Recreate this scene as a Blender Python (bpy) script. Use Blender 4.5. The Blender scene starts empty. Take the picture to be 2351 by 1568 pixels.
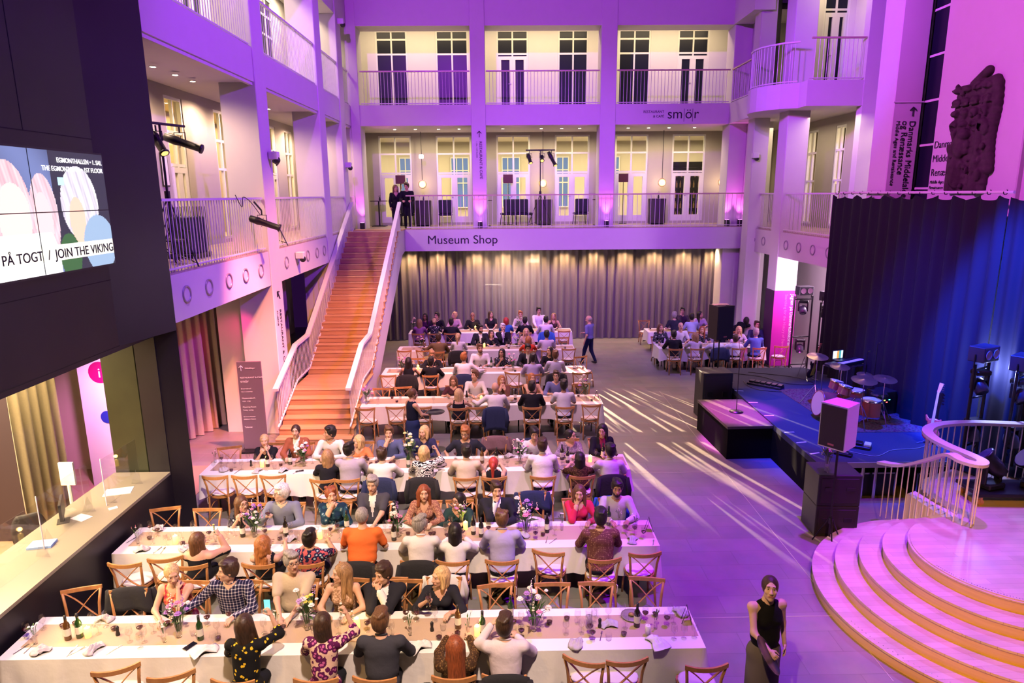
import bpy, math, random
import numpy as np
from mathutils import Matrix, Vector
random.seed(7)
C = bpy.context.scene.collection
sc = bpy.context.scene
# ---------------------------------------------------------------- camera, world, exposure
RW = np.array([[0.99984046, -0.0108767, 0.01416858], [-0.01617136, -0.21434974, 0.9766231], [-0.0075854, -0.97669641, -0.21449144]])
H = 5.82
FPX = 1540.0
cam_d = bpy.data.cameras.new('camera')
cam = bpy.data.objects.new('camera', cam_d)
C.objects.link(cam)
cam_d.sensor_width = 36.0
cam_d.lens = FPX / 2351 * 36.0
cam_d.clip_end = 200
cm = Matrix([[RW[r][0], -RW[r][1], -RW[r][2], (0, 0, H)[r]] for r in range(3)] + [[0, 0, 0, 1]])
cam.matrix_world = cm
sc.camera = cam
w = bpy.data.worlds.new('hall_air')
sc.world = w
w.use_nodes = True
w.node_tree.nodes['Background'].inputs[0].default_value = (0.10, 0.02, 0.20, 1)
w.node_tree.nodes['Background'].inputs[1].default_value = 0.16
sc.view_settings.view_transform = 'Standard'
sc.view_settings.look = 'None'
sc.view_settings.exposure = 0.0
sc.view_settings.gamma = 1.0
sc.view_settings.use_curve_mapping = False
cy = sc.cycles
cy.max_bounces = 5
cy.diffuse_bounces = 1
cy.glossy_bounces = 2
cy.transmission_bounces = 3
cy.transparent_max_bounces = 8
cy.caustics_reflective = False
cy.caustics_refractive = False
cy.sample_clamp_indirect = 4.0
cy.use_adaptive_sampling = True
cy.adaptive_threshold = 0.02
try:
    cy.use_light_tree = True
    cy.use_denoising = True
except Exception:
    pass


def at(px, py, z=None, Y=None, X=None):
    """the point of a real plane of the hall (z, Y or X given) seen at this pixel of the photograph"""
    v = RW @ np.array([px - 1175.5, py - 784.0, FPX])
    t = (z - H) / v[2] if z is not None else (Y / v[1] if Y is not None else X / v[0])
    return np.array([0, 0, H]) + t * v


def lamp(kind, loc, color, power, target=None, angle=60, blend=0.5, radius=0.1, size=(1, 1), name='spot_light'):
    d = bpy.data.lights.new(name, kind)
    d.color = color
    d.energy = power
    if kind == 'SPOT':
        d.spot_size = math.radians(angle)
        d.spot_blend = blend
        d.shadow_soft_size = radius
    elif kind == 'POINT':
        d.shadow_soft_size = radius
    elif kind == 'AREA':
        d.shape = 'RECTANGLE'
        d.size, d.size_y = size
    o = bpy.data.objects.new(name, d)
    C.objects.link(o)
    o.location = loc
    if target is not None and (abs(target[0] - loc[0]) + abs(target[1] - loc[1]) > 1e-4):
        o.rotation_euler = (Vector(target) - Vector(loc)).to_track_quat('-Z', 'Y').to_euler()
    return o


VIO = (0.42, 0.13, 1.0)
MAG = (0.95, 0.12, 0.85)
WARM = (1.0, 0.62, 0.30)
CREAM = (1.0, 0.78, 0.50)
PINK = (1.0, 0.45, 0.75)
BLUE = (0.05, 0.10, 1.0)
# floods of the hall: violet and magenta washes from the second floor gallery edges
# violet wash over the left galleries and black wall, from the right second floor edge
lamp('SPOT', (8.3, 12.0, 12.5), (0.30, 0.03, 1.0), 9000, (-5.5, 17.0, 7.6), 60, 0.7, 0.25)
lamp('SPOT', (-3.5, 4.0, 14.5), (0.44, 0.04, 1.0), 12500, (2.0, 26, 11.0), 60, 0.8, 0.25)
lamp('SPOT', (2.0, 8.0, 15.0), (0.36, 0.08, 1.0), 10000, (2.0, 25.6, 4.8), 40, 0.9, 0.25)
lamp('SPOT', (-4.8, 9.0, 12.5), (0.85, 0.10, 0.95), 9500, (9.4, 14.8, 8.5), 56, 0.8, 0.25)
# floor washes
lamp('SPOT', (5.5, 9.0, 15.5), (0.30, 0.0, 1.0), 19000, (3.9, 9.2, 0), 40, 1.0, 0.2)
lamp('SPOT', (8.5, 6.0, 14.0), (1.0, 0.05, 0.85), 2200, (3.6, 10.5, 0), 26, 0.6, 0.1)
lamp('SPOT', (1.0, 23.0, 14.0), (1.0, 0.40, 0.42), 6500, (3.8, 16.5, 0), 40, 1.0, 0.2)
# key over the guest tables
lamp('SPOT', (0.5, 1.5, 13.5), (1.0, 0.72, 0.58), 11500, (-2.8, 8.0, 0.8), 44, 0.7, 0.25)
lamp('SPOT', (-4.5, 2.5, 10.5), (1.0, 0.55, 0.18), 1500, (-3.0, 7.8, 0.8), 50, 0.8, 0.15)
lamp('SPOT', (-1.0, 9.0, 15.0), (1.0, 0.55, 0.82), 9500, (-1.8, 14.2, 0.8), 42, 0.8, 0.25)
lamp('SPOT', (0.0, 17.0, 15.0), (0.95, 0.45, 0.95), 7000, (-0.5, 22.0, 0.8), 40, 0.8, 0.25)
lamp('SPOT', (4.0, 17.0, 12.0), (0.45, 0.22, 1.0), 4500, (7.2, 22.5, 0.8), 32, 0.8, 0.2)
# red-orange wash on the stairs and the floor at their foot
lamp('SPOT', (0.5, 12.0, 13.0), (1.0, 0.38, 0.12), 13000, (-4.7, 18.6, 1.0), 36, 0.8, 0.2)
lamp('SPOT', (-2.5, 13.0, 9.0), (1.0, 0.22, 0.18), 9000, (-6.4, 15.4, 0.0), 30, 0.8, 0.2)
lamp('SPOT', (-5.9, 15.4, 3.3), (1.0, 0.03, 0.22), 60, (-7.3, 16.6, 1.2), 80, 0.9, 0.1)
# stage and platform
lamp('SPOT', (5.0, 13.0, 13.5), (0.01, 0.03, 1.0), 30000, (8.0, 14.4, 0.8), 28, 0.7, 0.2)
lamp('SPOT', (5.5, 9.5, 10.5), (0.01, 0.05, 1.0), 60000, (9.2, 12.3, 3.2), 20, 0.7, 0.2)
lamp('SPOT', (2.5, 15.5, 12.5), (0.85, 0.05, 0.8), 26000, (5.5, 15.0, 0.8), 10, 0.5, 0.1)
lamp('SPOT', (8.6, 10.6, 6.5), (0.26, 0.16, 1.0), 1200, (7.8, 8.0, 0.85), 66, 0.7, 0.15)
lamp('SPOT', (2.0, 0.5, 7.5), (1.0, 0.40, 0.0), 5200, (6.4, 7.0, 0.3), 32, 0.6, 0.1)
lamp('POINT', (8.9, 11.75, 2.6), (0.3, 0.35, 1.0), 160, radius=0.1, name='tower_lamp')
lamp('POINT', (10.4, 20.6, 3.1), (1.0, 0.62, 0.95), 420, radius=0.15, name='tower_lamp')
lamp('SPOT', (8.2, 19.5, 2.6), (1.0, 0.55, 1.0), 160, (9.3, 22.2, 2.9), 70, 0.8, 0.1, name='tower_lamp')
lamp('SPOT', (8.4, 18.6, 2.4), (1.0, 0.02, 0.6), 220, (9.4, 22.2, 0.6), 60, 0.8, 0.1, name='tower_lamp')
# lobby
lamp('SPOT', (-7.2, 11.6, 3.3), (1.0, 0.30, 0.95), 700, (-8.0, 13.0, 0.8), 90, 0.9, 0.1, name='lobby_lamp')
for x in (-4.4, -2.9, -1.6, 0.6, 1.6, 2.9, 5.0, 6.5, 7.8):
    lamp('SPOT', (x, 27.6, 8.28), CREAM, 85, (x, 28.0, 4.6), 165, 0.6, 0.05, name='downlight_lamp')
for x in (-3.4, 1.6, 6.6):
    lamp('AREA', (x, 27.6, 12.4), (1.0, 0.76, 0.44), 105, (x, 28.3, 9), size=(4.2, 0.5), name='downlight_lamp')
for y in (12.6, 14.6, 17.6, 19.6, 23.0, 25.0):
    lamp('SPOT', (-6.9, y, 8.22), (1.0, 0.66, 0.45), 280, (-7.0, y, 4.6), 165, 0.6, 0.05, name='downlight_lamp')
for y in (13, 18.5, 23.5):
    lamp('AREA', (-7.0, y, 12.4), CREAM, 200, (-7, y, 0), size=(0.5, 3.5), name='downlight_lamp')
lamp('AREA', (10.3, 22.0, 12.4), CREAM, 45, (10.3, 22.0, 0), size=(1.0, 2.5), name='downlight_lamp')
lamp('AREA', (10.2, 22.5, 8.1), CREAM, 80, (10.2, 22.5, 0), size=(1.0, 6), name='downlight_lamp')
lamp('AREA', (2, 31.5, 8.2), (1.0, 0.80, 0.45), 900, (2, 31.5, 0), size=(18, 3), name='restaurant_ceiling_light')
lamp('AREA', (-9.1, 19, 8.2), (1.0, 0.70, 0.28), 500, (-9.1, 19, 0), size=(1.5, 16), name='museum_ceiling_light')
lamp('AREA', (12.7, 21, 8.2), CREAM, 300, (12.7, 21, 0), size=(1.5, 8), name='museum_ceiling_light')
lamp('AREA', (-8.5, 8, 3.6), (1.0, 0.70, 0.38), 1500, (-8.5, 8, 0), size=(3, 6), name='lobby_ceiling_light')
lamp('AREA', (0.4, 28.0, 2.6), (1.0, 0.85, 0.65), 160, (0.4, 27, 2.0), size=(2.2, 1.4), name='shop_light')
lamp('AREA', (7.0, 28.2, 3.0), (0.8, 0.7, 1.0), 18, (7, 27, 1.8), size=(1.6, 0.8), name='shop_light')
# lamp behind the balcony; its floor stripes are noise painted into the emission
gob = lamp('SPOT', (-0.2, 28.3, 7.3), (1.0, 0.70, 0.42), 75000, (4.3, 15.6, 0.0), 21, 0.6, 0.008)
gob.data.use_nodes = True
gn = gob.data.node_tree
ge = [n for n in gn.nodes if n.type == 'EMISSION'][0]
gt = gn.nodes.new('ShaderNodeTexCoord')
gm_ = gn.nodes.new('ShaderNodeMapping')
gm_.inputs['Scale'].default_value = (90, 7, 7)
gx = gn.nodes.new('ShaderNodeTexNoise')
gx.inputs['Scale'].default_value = 1.0
gx.inputs['Detail'].default_value = 1.0
gr = gn.nodes.new('ShaderNodeValToRGB')
gr.color_ramp.elements[0].position = 0.55
gr.color_ramp.elements[1].position = 0.66
gn.links.new(gt.outputs['Normal'], gm_.inputs['Vector'])
gn.links.new(gm_.outputs[0], gx.inputs['Vector'])
gn.links.new(gx.outputs['Fac'], gr.inputs[0])
gn.links.new(gr.outputs[0], ge.inputs['Strength'])
lamp('SPOT', (-3.0, 10.0, 13.0), (0.20, 0.05, 1.0), 9000, (9.0, 19.2, 9.5), 30, 0.8, 0.2)
lamp('SPOT', (-1.0, 1.0, 9.5), (1.0, 0.60, 0.28), 2600, (2.85, 6.45, 1.3), 13, 0.8, 0.1)
lamp('SPOT', (-2.0, 9.0, 13.0), (0.25, 0.10, 1.0), 2600, (-5.8, 9.0, 3.0), 50, 0.8, 0.2)


# ---------------------------------------------------------------- materials
MATS = {}


def mat(name, col=(0.8, 0.8, 0.8), rough=0.6, metal=0.0, noise=0.0, nscale=8.0, bump=0.0, bscale=40.0, emit=None, estr=0.0, spec=0.5, sheen=0.0):
    if name in MATS:
        return MATS[name]
    m = bpy.data.materials.new(name)
    m.use_nodes = True
    nt = m.node_tree
    b = nt.nodes['Principled BSDF']
    b.inputs['Base Color'].default_value = (*col, 1)
    b.inputs['Roughness'].default_value = rough
    b.inputs['Metallic'].default_value = metal
    b.inputs['Specular IOR Level'].default_value = spec
    if sheen:
        b.inputs['Sheen Weight'].default_value = sheen
    if emit is not None:
        b.inputs['Emission Color'].default_value = (*emit, 1)
        b.inputs['Emission Strength'].default_value = estr
    if noise or bump:
        tc = nt.nodes.new('ShaderNodeTexCoord')
    if noise:
        n = nt.nodes.new('ShaderNodeTexNoise')
        n.inputs['Scale'].default_value = nscale
        n.inputs['Detail'].default_value = 4
        nt.links.new(tc.outputs['Object'], n.inputs['Vector'])
        r = nt.nodes.new('ShaderNodeMix')
        r.data_type = 'RGBA'
        r.inputs[6].default_value = (*[c * (1 - noise) for c in col], 1)
        r.inputs[7].default_value = (*[min(1, c * (1 + noise)) for c in col], 1)
        nt.links.new(n.outputs['Fac'], r.inputs[0])
        nt.links.new(r.outputs[2], b.inputs['Base Color'])
    if bump:
        n2 = nt.nodes.new('ShaderNodeTexNoise')
        n2.inputs['Scale'].default_value = bscale
        n2.inputs['Detail'].default_value = 3
        nt.links.new(tc.outputs['Object'], n2.inputs['Vector'])
        bp = nt.nodes.new('ShaderNodeBump')
        bp.inputs['Strength'].default_value = bump
        bp.inputs['Distance'].default_value = 0.02
        nt.links.new(n2.outputs['Fac'], bp.inputs['Height'])
        nt.links.new(bp.outputs[0], b.inputs['Normal'])
    MATS[name] = m
    return m


def glassy(name, tint=(1, 1, 1), gloss=0.12, rough=0.03, ior=1.5):
    if name in MATS:
        return MATS[name]
    m = bpy.data.materials.new(name)
    m.use_nodes = True
    nt = m.node_tree
    nt.nodes.remove(nt.nodes['Principled BSDF'])
    out = nt.nodes['Material Output']
    t = nt.nodes.new('ShaderNodeBsdfTransparent')
    t.inputs[0].default_value = (*tint, 1)
    g = nt.nodes.new('ShaderNodeBsdfGlossy')
    g.inputs['Roughness'].default_value = rough
    fr = nt.nodes.new('ShaderNodeFresnel')
    fr.inputs[0].default_value = ior
    ad = nt.nodes.new('ShaderNodeMath')
    ad.operation = 'ADD'
    ad.inputs[1].default_value = gloss
    bf = nt.nodes.new('ShaderNodeNewGeometry')
    iv = nt.nodes.new('ShaderNodeMath')
    iv.operation = 'SUBTRACT'
    iv.inputs[0].default_value = 1.0
    nt.links.new(bf.outputs['Backfacing'], iv.inputs[1])
    ml = nt.nodes.new('ShaderNodeMath')
    ml.operation = 'MULTIPLY'
    nt.links.new(fr.outputs[0], ml.inputs[0])
    nt.links.new(iv.outputs[0], ml.inputs[1])
    nt.links.new(ml.outputs[0], ad.inputs[0])
    mx = nt.nodes.new('ShaderNodeMixShader')
    nt.links.new(ad.outputs[0], mx.inputs[0])
    nt.links.new(t.outputs[0], mx.inputs[1])
    nt.links.new(g.outputs[0], mx.inputs[2])
    nt.links.new(mx.outputs[0], out.inputs[0])
    MATS[name] = m
    return m


def nodes(m):
    nt = m.node_tree
    return nt, nt.nodes['Principled BSDF']


def ramp(nt, stops, interp='LINEAR'):
    r = nt.nodes.new('ShaderNodeValToRGB')
    r.color_ramp.interpolation = interp
    e = r.color_ramp.elements
    while len(e) < len(stops):
        e.new(0.5)
    for i, (p, c) in enumerate(stops):
        e[i].position = p
        e[i].color = (*c, 1)
    return r


def tcoord(nt, kind='Object', scale=(1, 1, 1), rot=(0, 0, 0)):
    tc = nt.nodes.new('ShaderNodeTexCoord')
    mp = nt.nodes.new('ShaderNodeMapping')
    mp.inputs['Scale'].default_value = scale
    mp.inputs['Rotation'].default_value = rot
    nt.links.new(tc.outputs[kind], mp.inputs['Vector'])
    return mp.outputs[0]


def wood(name, c1, c2, rough=0.45, scale=(3, 30, 30)):
    m = mat(name, c1, rough)
    nt, b = nodes(m)
    n = nt.nodes.new('ShaderNodeTexNoise')
    n.inputs['Scale'].default_value = 1.0
    n.inputs['Detail'].default_value = 5
    nt.links.new(tcoord(nt, scale=scale), n.inputs['Vector'])
    r = ramp(nt, [(0.3, c1), (0.7, c2)])
    nt.links.new(n.outputs['Fac'], r.inputs[0])
    nt.links.new(r.outputs[0], b.inputs['Base Color'])
    return m


def brickmat(name, c1, c2, mortar, bw, bh, rough=0.4, offset=0.5, msize=0.006, kind='Object', rot=(0, 0, 0), spec=0.5):
    m = mat(name, c1, rough, spec=spec)
    nt, b = nodes(m)
    t = nt.nodes.new('ShaderNodeTexBrick')
    t.offset = offset
    t.inputs['Color1'].default_value = (*c1, 1)
    t.inputs['Color2'].default_value = (*c2, 1)
    t.inputs['Mortar'].default_value = (*mortar, 1)
    t.inputs['Scale'].default_value = 1.0
    t.inputs['Mortar Size'].default_value = msize
    t.inputs['Brick Width'].default_value = bw
    t.inputs['Row Height'].default_value = bh
    nt.links.new(tcoord(nt, kind, rot=rot), t.inputs['Vector'])
    n = nt.nodes.new('ShaderNodeTexNoise')
    n.inputs['Scale'].default_value = 2.5
    n.inputs['Detail'].default_value = 6
    nt.links.new(tcoord(nt, kind), n.inputs['Vector'])
    mx = nt.nodes.new('ShaderNodeMix')
    mx.data_type = 'RGBA'
    mx.blend_type = 'OVERLAY'
    mx.inputs[0].default_value = 0.35
    nt.links.new(t.outputs['Color'], mx.inputs[6])
    nt.links.new(n.outputs['Color'], mx.inputs[7])
    hs = nt.nodes.new('ShaderNodeHueSaturation')
    hs.inputs['Saturation'].default_value = 0.6
    nt.links.new(mx.outputs[2], hs.inputs['Color'])
    nt.links.new(hs.outputs[0], b.inputs['Base Color'])
    return m


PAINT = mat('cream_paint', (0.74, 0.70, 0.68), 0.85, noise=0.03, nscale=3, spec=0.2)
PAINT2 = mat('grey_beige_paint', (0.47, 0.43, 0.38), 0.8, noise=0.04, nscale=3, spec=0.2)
PAINTW = mat('white_lacquer', (0.82, 0.80, 0.76), 0.45)
RAILM = mat('white_rail_lacquer', (0.82, 0.78, 0.74), 0.4)
FLOORM = brickmat('grey_stone_tiles', (0.235, 0.21, 0.20), (0.19, 0.17, 0.165), (0.15, 0.135, 0.13), 1.25, 0.42, 0.38, msize=0.004)
OAK = brickmat('oak_floorboards', (0.55, 0.33, 0.17), (0.42, 0.24, 0.12), (0.2, 0.1, 0.05), 1.6, 0.12, 0.4, msize=0.002)
OAKS = wood('oak_stair_board', (0.50, 0.26, 0.12), (0.62, 0.36, 0.18), 0.5, (1.0, 14, 14))
PALE = brickmat('pale_ash_boards', (0.60, 0.44, 0.29), (0.52, 0.37, 0.23), (0.3, 0.2, 0.12), 1.4, 0.11, 0.3, msize=0.0015)
BLACKM = mat('black_plastic', (0.012, 0.012, 0.014), 0.45)
STEELB = mat('black_steel', (0.015, 0.015, 0.018), 0.35, 0.5)
CHROME = mat('chrome', (0.7, 0.7, 0.72), 0.2, 1.0)
INK = mat('black_print', (0.01, 0.01, 0.02), 0.6)
WHITEP = mat('white_print', (0.85, 0.85, 0.85), 0.6)
GLASS = glassy('clear_glass', (0.96, 0.97, 0.97))
PANE = glassy('window_glass', (0.95, 0.96, 0.96), 0.02, ior=1.4)
DARKPANE = mat('dark_window_glass', (0.012, 0.014, 0.03), 0.3, spec=0.25)
LEDW = mat('lit_downlight', (1, 0.9, 0.7), 0.4, emit=(1, 0.80, 0.5), estr=30)


# ---------------------------------------------------------------- mesh helpers
class MB:
    def __init__(s):
        s.v, s.f, s.m = [], [], []

    def add(s, v, f, m=0):
        o = len(s.v)
        s.v += [tuple(map(float, p)) for p in v]
        s.f += [tuple(int(i) + o for i in q) for q in f]
        s.m += [m] * len(f)
        return s

    def box(s, x0, x1, y0, y1, z0, z1, m=0):
        v = [(x, y, z) for z in (z0, z1) for y in (y0, y1) for x in (x0, x1)]
        return s.add(v, [(0, 2, 3, 1), (4, 5, 7, 6), (0, 1, 5, 4), (2, 6, 7, 3), (0, 4, 6, 2), (1, 3, 7, 5)], m)

    def bbox(s, x0, x1, y0, y1, z0, z1, b=0.01, m=0, M=None):
        """box with chamfered edges, optionally turned by M"""
        xs, ys, zs = (x0, x1), (y0, y1), (z0, z1)
        v, idx = [], {}
        for i in (0, 1):
            for j in (0, 1):
                for k in (0, 1):
                    sx, sy, sz = (1 - 2 * i), (1 - 2 * j), (1 - 2 * k)
                    for a in range(3):
                        d = [b, b, b]
                        d[a] = 0
                        idx[(i, j, k, a)] = len(v)
                        v.append((xs[i] + sx * d[0], ys[j] + sy * d[1], zs[k] + sz * d[2]))
        f = []
        for a in range(3):
            for e in (0, 1):
                q = []
                for (p, r) in ((0, 0), (1, 0), (1, 1), (0, 1)):
                    c = [p, r]
                    c.insert(a, e)
                    q.append(idx[(c[0], c[1], c[2], a)])
                f.append(q if (e == 1) ^ (a == 1) else q[::-1])
        for a in range(3):
            o1, o2 = [t for t in range(3) if t != a]
            for p in (0, 1):
                for r in (0, 1):
                    c0, c1 = [0, 0, 0], [0, 0, 0]
                    c0[a], c1[a] = 0, 1
                    c0[o1] = c1[o1] = p
                    c0[o2] = c1[o2] = r
                    f.append([idx[(*c0, o1)], idx[(*c1, o1)], idx[(*c1, o2)], idx[(*c0, o2)]])
        for i in (0, 1):
            for j in (0, 1):
                for k in (0, 1):
                    f.append([idx[(i, j, k, a)] for a in range(3)])
        if M is not None:
            v = [tuple(M @ Vector(p)) for p in v]
        return s.add(v, f, m)

    def tube(s, pts, r, n=8, m=0, closed=False, ry=None, cap=True):
        pts = [np.array(p, float) for p in pts]
        k = len(pts)
        rs = r if isinstance(r, (list, tuple)) else [r] * k
        v, f = [], []
        ref = None
        for i, p in enumerate(pts):
            if closed:
                d = pts[(i + 1) % k] - pts[i - 1]
            else:
                d = pts[min(i + 1, k - 1)] - pts[max(i - 1, 0)]
            d = d / (np.linalg.norm(d) + 1e-9)
            if ref is None:
                ref = np.array([0, 0, 1.0]) if abs(d[2]) < 0.9 else np.array([0, 1.0, 0])
            a = np.cross(d, ref)
            a /= np.linalg.norm(a) + 1e-9
            b = np.cross(a, d)
            ref = b
            for j in range(n):
                t = 2 * math.pi * (j + 0.5) / n
                v.append(p + a * math.cos(t) * rs[i] + b * math.sin(t) * (rs[i] if ry is None else ry))
        for i in range(k if closed else k - 1):
            for j in range(n):
                i2 = (i + 1) % k
                f.append((i * n + j, i * n + (j + 1) % n, i2 * n + (j + 1) % n, i2 * n + j))
        if cap and not closed:
            f.append(tuple(range(n))[::-1])
            f.append(tuple(range((k - 1) * n, k * n)))
        return s.add(v, f, m)

    def lathe(s, prof, n=16, c=(0, 0, 0), m=0, M=None, cap=True):
        v, f = [], []
        for (r, z) in prof:
            for j in range(n):
                t = 2 * math.pi * j / n
                v.append((r * math.cos(t), r * math.sin(t), z))
        for i in range(len(prof) - 1):
            for j in range(n):
                f.append((i * n + j, i * n + (j + 1) % n, (i + 1) * n + (j + 1) % n, (i + 1) * n + j))
        if cap:
            f.append(tuple(range(n))[::-1])
            f.append(tuple(range((len(prof) - 1) * n, len(prof) * n)))
        if M is not None:
            v = [tuple(M @ Vector(p)) for p in v]
        return s.add([(a + c[0], b + c[1], d + c[2]) for a, b, d in v], f, m)

    def prism(s, poly, z0, z1, m=0, axis='z'):
        n = len(poly)
        v = [(x, y, z0) for x, y in poly] + [(x, y, z1) for x, y in poly]
        f = [tuple(range(n))[::-1], tuple(range(n, 2 * n))] + [(i, (i + 1) % n, n + (i + 1) % n, n + i) for i in range(n)]
        if axis == 'y':
            v = [(x, z, y) for x, y, z in v]
        elif axis == 'x':
            v = [(z, x, y) for x, y, z in v]
        return s.add(v, f, m)

    def sweep(s, pts, w_, h_, m=0, closed=False):
        """flat rectangular section (w wide, h high) along a path, kept level"""
        pts = [np.array(p, float) for p in pts]
        k = len(pts)
        v, f = [], []
        for i, p in enumerate(pts):
            d = pts[min(i + 1, k - 1)] - pts[max(i - 1, 0)] if not closed else pts[(i + 1) % k] - pts[i - 1]
            d[2] = 0
            d /= np.linalg.norm(d) + 1e-9
            a = np.array([d[1], -d[0], 0]) * w_ / 2
            u = np.array([0, 0, h_ / 2])
            v += [p - a - u, p + a - u, p + a + u, p - a + u]
        for i in range(k if closed else k - 1):
            j = (i + 1) % k
            for q in range(4):
                f.append((i * 4 + q, i * 4 + (q + 1) % 4, j * 4 + (q + 1) % 4, j * 4 + q))
        if not closed:
            f += [(3, 2, 1, 0), tuple(range(4 * k - 4, 4 * k))]
        return s.add(v, f, m)

    def build(s, name, mats, parent=None, smooth=False, fix=True):
        me = bpy.data.meshes.new(name)
        me.from_pydata(s.v, [], s.f)
        if not isinstance(mats, (list, tuple)):
            mats = [mats]
        for q in mats:
            me.materials.append(q)
        if len(mats) > 1:
            me.polygons.foreach_set('material_index', s.m)
        if smooth:
            me.polygons.foreach_set('use_smooth', [True] * len(me.polygons))
        if fix:
            import bmesh
            bm = bmesh.new()
            bm.from_mesh(me)
            bmesh.ops.recalc_face_normals(bm, faces=bm.faces)
            bm.to_mesh(me)
            bm.free()
        me.update()
        o = bpy.data.objects.new(name, me)
        C.objects.link(o)
        if parent is not None:
            o.parent = parent
        return o


def np_mesh(name, V, F, mats, midx=None, parent=None, smooth=True):
    me = bpy.data.meshes.new(name)
    F = np.asarray(F)
    me.vertices.add(len(V))
    me.vertices.foreach_set('co', np.asarray(V, np.float32).ravel())
    k = F.shape[1]
    me.loops.add(F.size)
    me.loops.foreach_set('vertex_index', F.astype(np.int32).ravel())
    me.polygons.add(len(F))
    me.polygons.foreach_set('loop_start', np.arange(0, F.size, k, dtype=np.int32))
    for q in mats:
        me.materials.append(q)
    if midx is not None:
        me.polygons.foreach_set('material_index', np.asarray(midx, np.int32))
    me.polygons.foreach_set('use_smooth', np.full(len(F), smooth))
    me.update(calc_edges=True)
    o = bpy.data.objects.new(name, me)
    C.objects.link(o)
    if parent is not None:
        o.parent = parent
    return o


def tag(o, label=None, cat=None, group=None, kind=None):
    if label:
        o['label'] = label
    if cat:
        o['category'] = cat
    if group:
        o['group'] = group
    if kind:
        o['kind'] = kind
    return o


def thing(name, label, cat, loc=(0, 0, 0), rz=0.0, group=None):
    o = bpy.data.objects.new(name, None)
    C.objects.link(o)
    o.location = loc
    o.rotation_euler = (0, 0, rz)
    o.empty_display_size = 0.1
    return tag(o, label, cat, group)


def struct(name, mb, m, label=None, smooth=False):
    o = mb.build(name, m, smooth=smooth)
    o['kind'] = 'structure'
    if label:
        o['label'] = label
    return o


def recenter(root):
    """move a thing's Empty to the middle of its base; its parts stay where they are"""
    lo, hi = np.full(3, 1e9), np.full(3, -1e9)

    def walk(o, off):
        nonlocal lo, hi
        off = off + np.array(o.location)
        if o.type == 'MESH':
            co = np.array([v.co for v in o.data.vertices]) + off
            if len(co):
                lo, hi = np.minimum(lo, co.min(0)), np.maximum(hi, co.max(0))
        for c in o.children:
            walk(c, off)
    for c in root.children:
        walk(c, np.zeros(3))
    c0 = np.array([(lo[0] + hi[0]) / 2, (lo[1] + hi[1]) / 2, lo[2]])
    root.location = c0
    for c in root.children:
        c.location = np.array(c.location) - c0


def copy_tree(o, parent=None):
    c = o.copy()
    C.objects.link(c)
    if parent is not None:
        c.parent = parent
    for ch in list(o.children):
        copy_tree(ch, c)
    return c


def holed(u0, u1, z0, z1, holes, t0, t1, plane):
    """a wall slab with rectangular holes; plane 'Y': u=x, thickness in y; plane 'X': u=y, thickness in x"""
    mb = MB()
    us = sorted({u0, u1, *[max(u0, min(u1, h[i])) for h in holes for i in (0, 1)]})
    for a, b in zip(us[:-1], us[1:]):
        if b - a < 1e-4:
            continue
        mid = (a + b) / 2
        cut = sorted([(h[2], h[3]) for h in holes if h[0] < mid < h[1]])
        z = z0
        segs = []
        for c0, c1 in cut:
            if c0 > z:
                segs.append((z, c0))
            z = max(z, c1)
        if z < z1:
            segs.append((z, z1))
        for s0, s1 in segs:
            if plane == 'Y':
                mb.box(a, b, t0, t1, s0, s1)
            else:
                mb.box(t0, t1, a, b, s0, s1)
    return mb


def text(name, body, size, loc, rot, m, parent=None, align='LEFT', extr=0.002, bold=False, serif=False, sx=1.0):
    cu = bpy.data.curves.new(name, 'FONT')
    cu.body = body
    cu.size = size
    cu.align_x = align
    cu.extrude = extr
    if bold:
        cu.offset = size * 0.005
    cu.materials.append(m)
    o = bpy.data.objects.new(name, cu)
    dg = bpy.context.evaluated_depsgraph_get()
    C.objects.link(o)
    dg.update()
    me = bpy.data.meshes.new_from_object(o.evaluated_get(dg))
    bpy.data.objects.remove(o)
    me.name = name
    o = bpy.data.objects.new(name, me)
    C.objects.link(o)
    if not me.materials:
        me.materials.append(m)
    o.location = loc
    o.rotation_euler = rot
    o.scale = (sx, 1, 1)
    if parent is not None:
        o.parent = parent
    return o


TEXT_BACK = (math.pi / 2, 0, 0)            # read from -Y
TEXT_LEFT = (math.pi / 2, 0, math.pi / 2)   # on a wall facing +X
TEXT_RIGHT = (math.pi / 2, 0, -math.pi / 2)  # on a wall facing -X

# ================================================================ THE SETTING
XL, XR, YB = -5.5, 9.1, 26.0
YF = 25.58
Z1, B1, Z2, B2, TOP = 4.57, 3.74, 9.05, 8.32, 11.75
WN = [0]
CN = [0]


def wname():
    WN[0] += 1
    return 'window_%d' % WN[0]


struct('floor', MB().box(-12, 14, -4, 30, -0.2, 0), FLOORM, 'grey stone tiled hall floor')
seam = MB()
seam.box(4.70, 4.712, 7.0, 19.3, 0.0, 0.003)
seam.box(2.6, 4.7, 13.3, 13.312, 0.0, 0.003)
seam.box(2.6, 4.7, 8.3, 8.312, 0.0, 0.003)
struct('trim_1', seam, mat('steel_strip', (0.6, 0.55, 0.5), 0.3, 0.6), 'thin steel joint strips in the stone floor')
struct('ceiling', MB().box(-12, 14, -4, 36, 17.0, 17.2), PAINT, 'high hall ceiling')
struct('wall_front', MB().box(-12, 14, -4.2, -4, -0.2, 17), PAINT)

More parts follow.
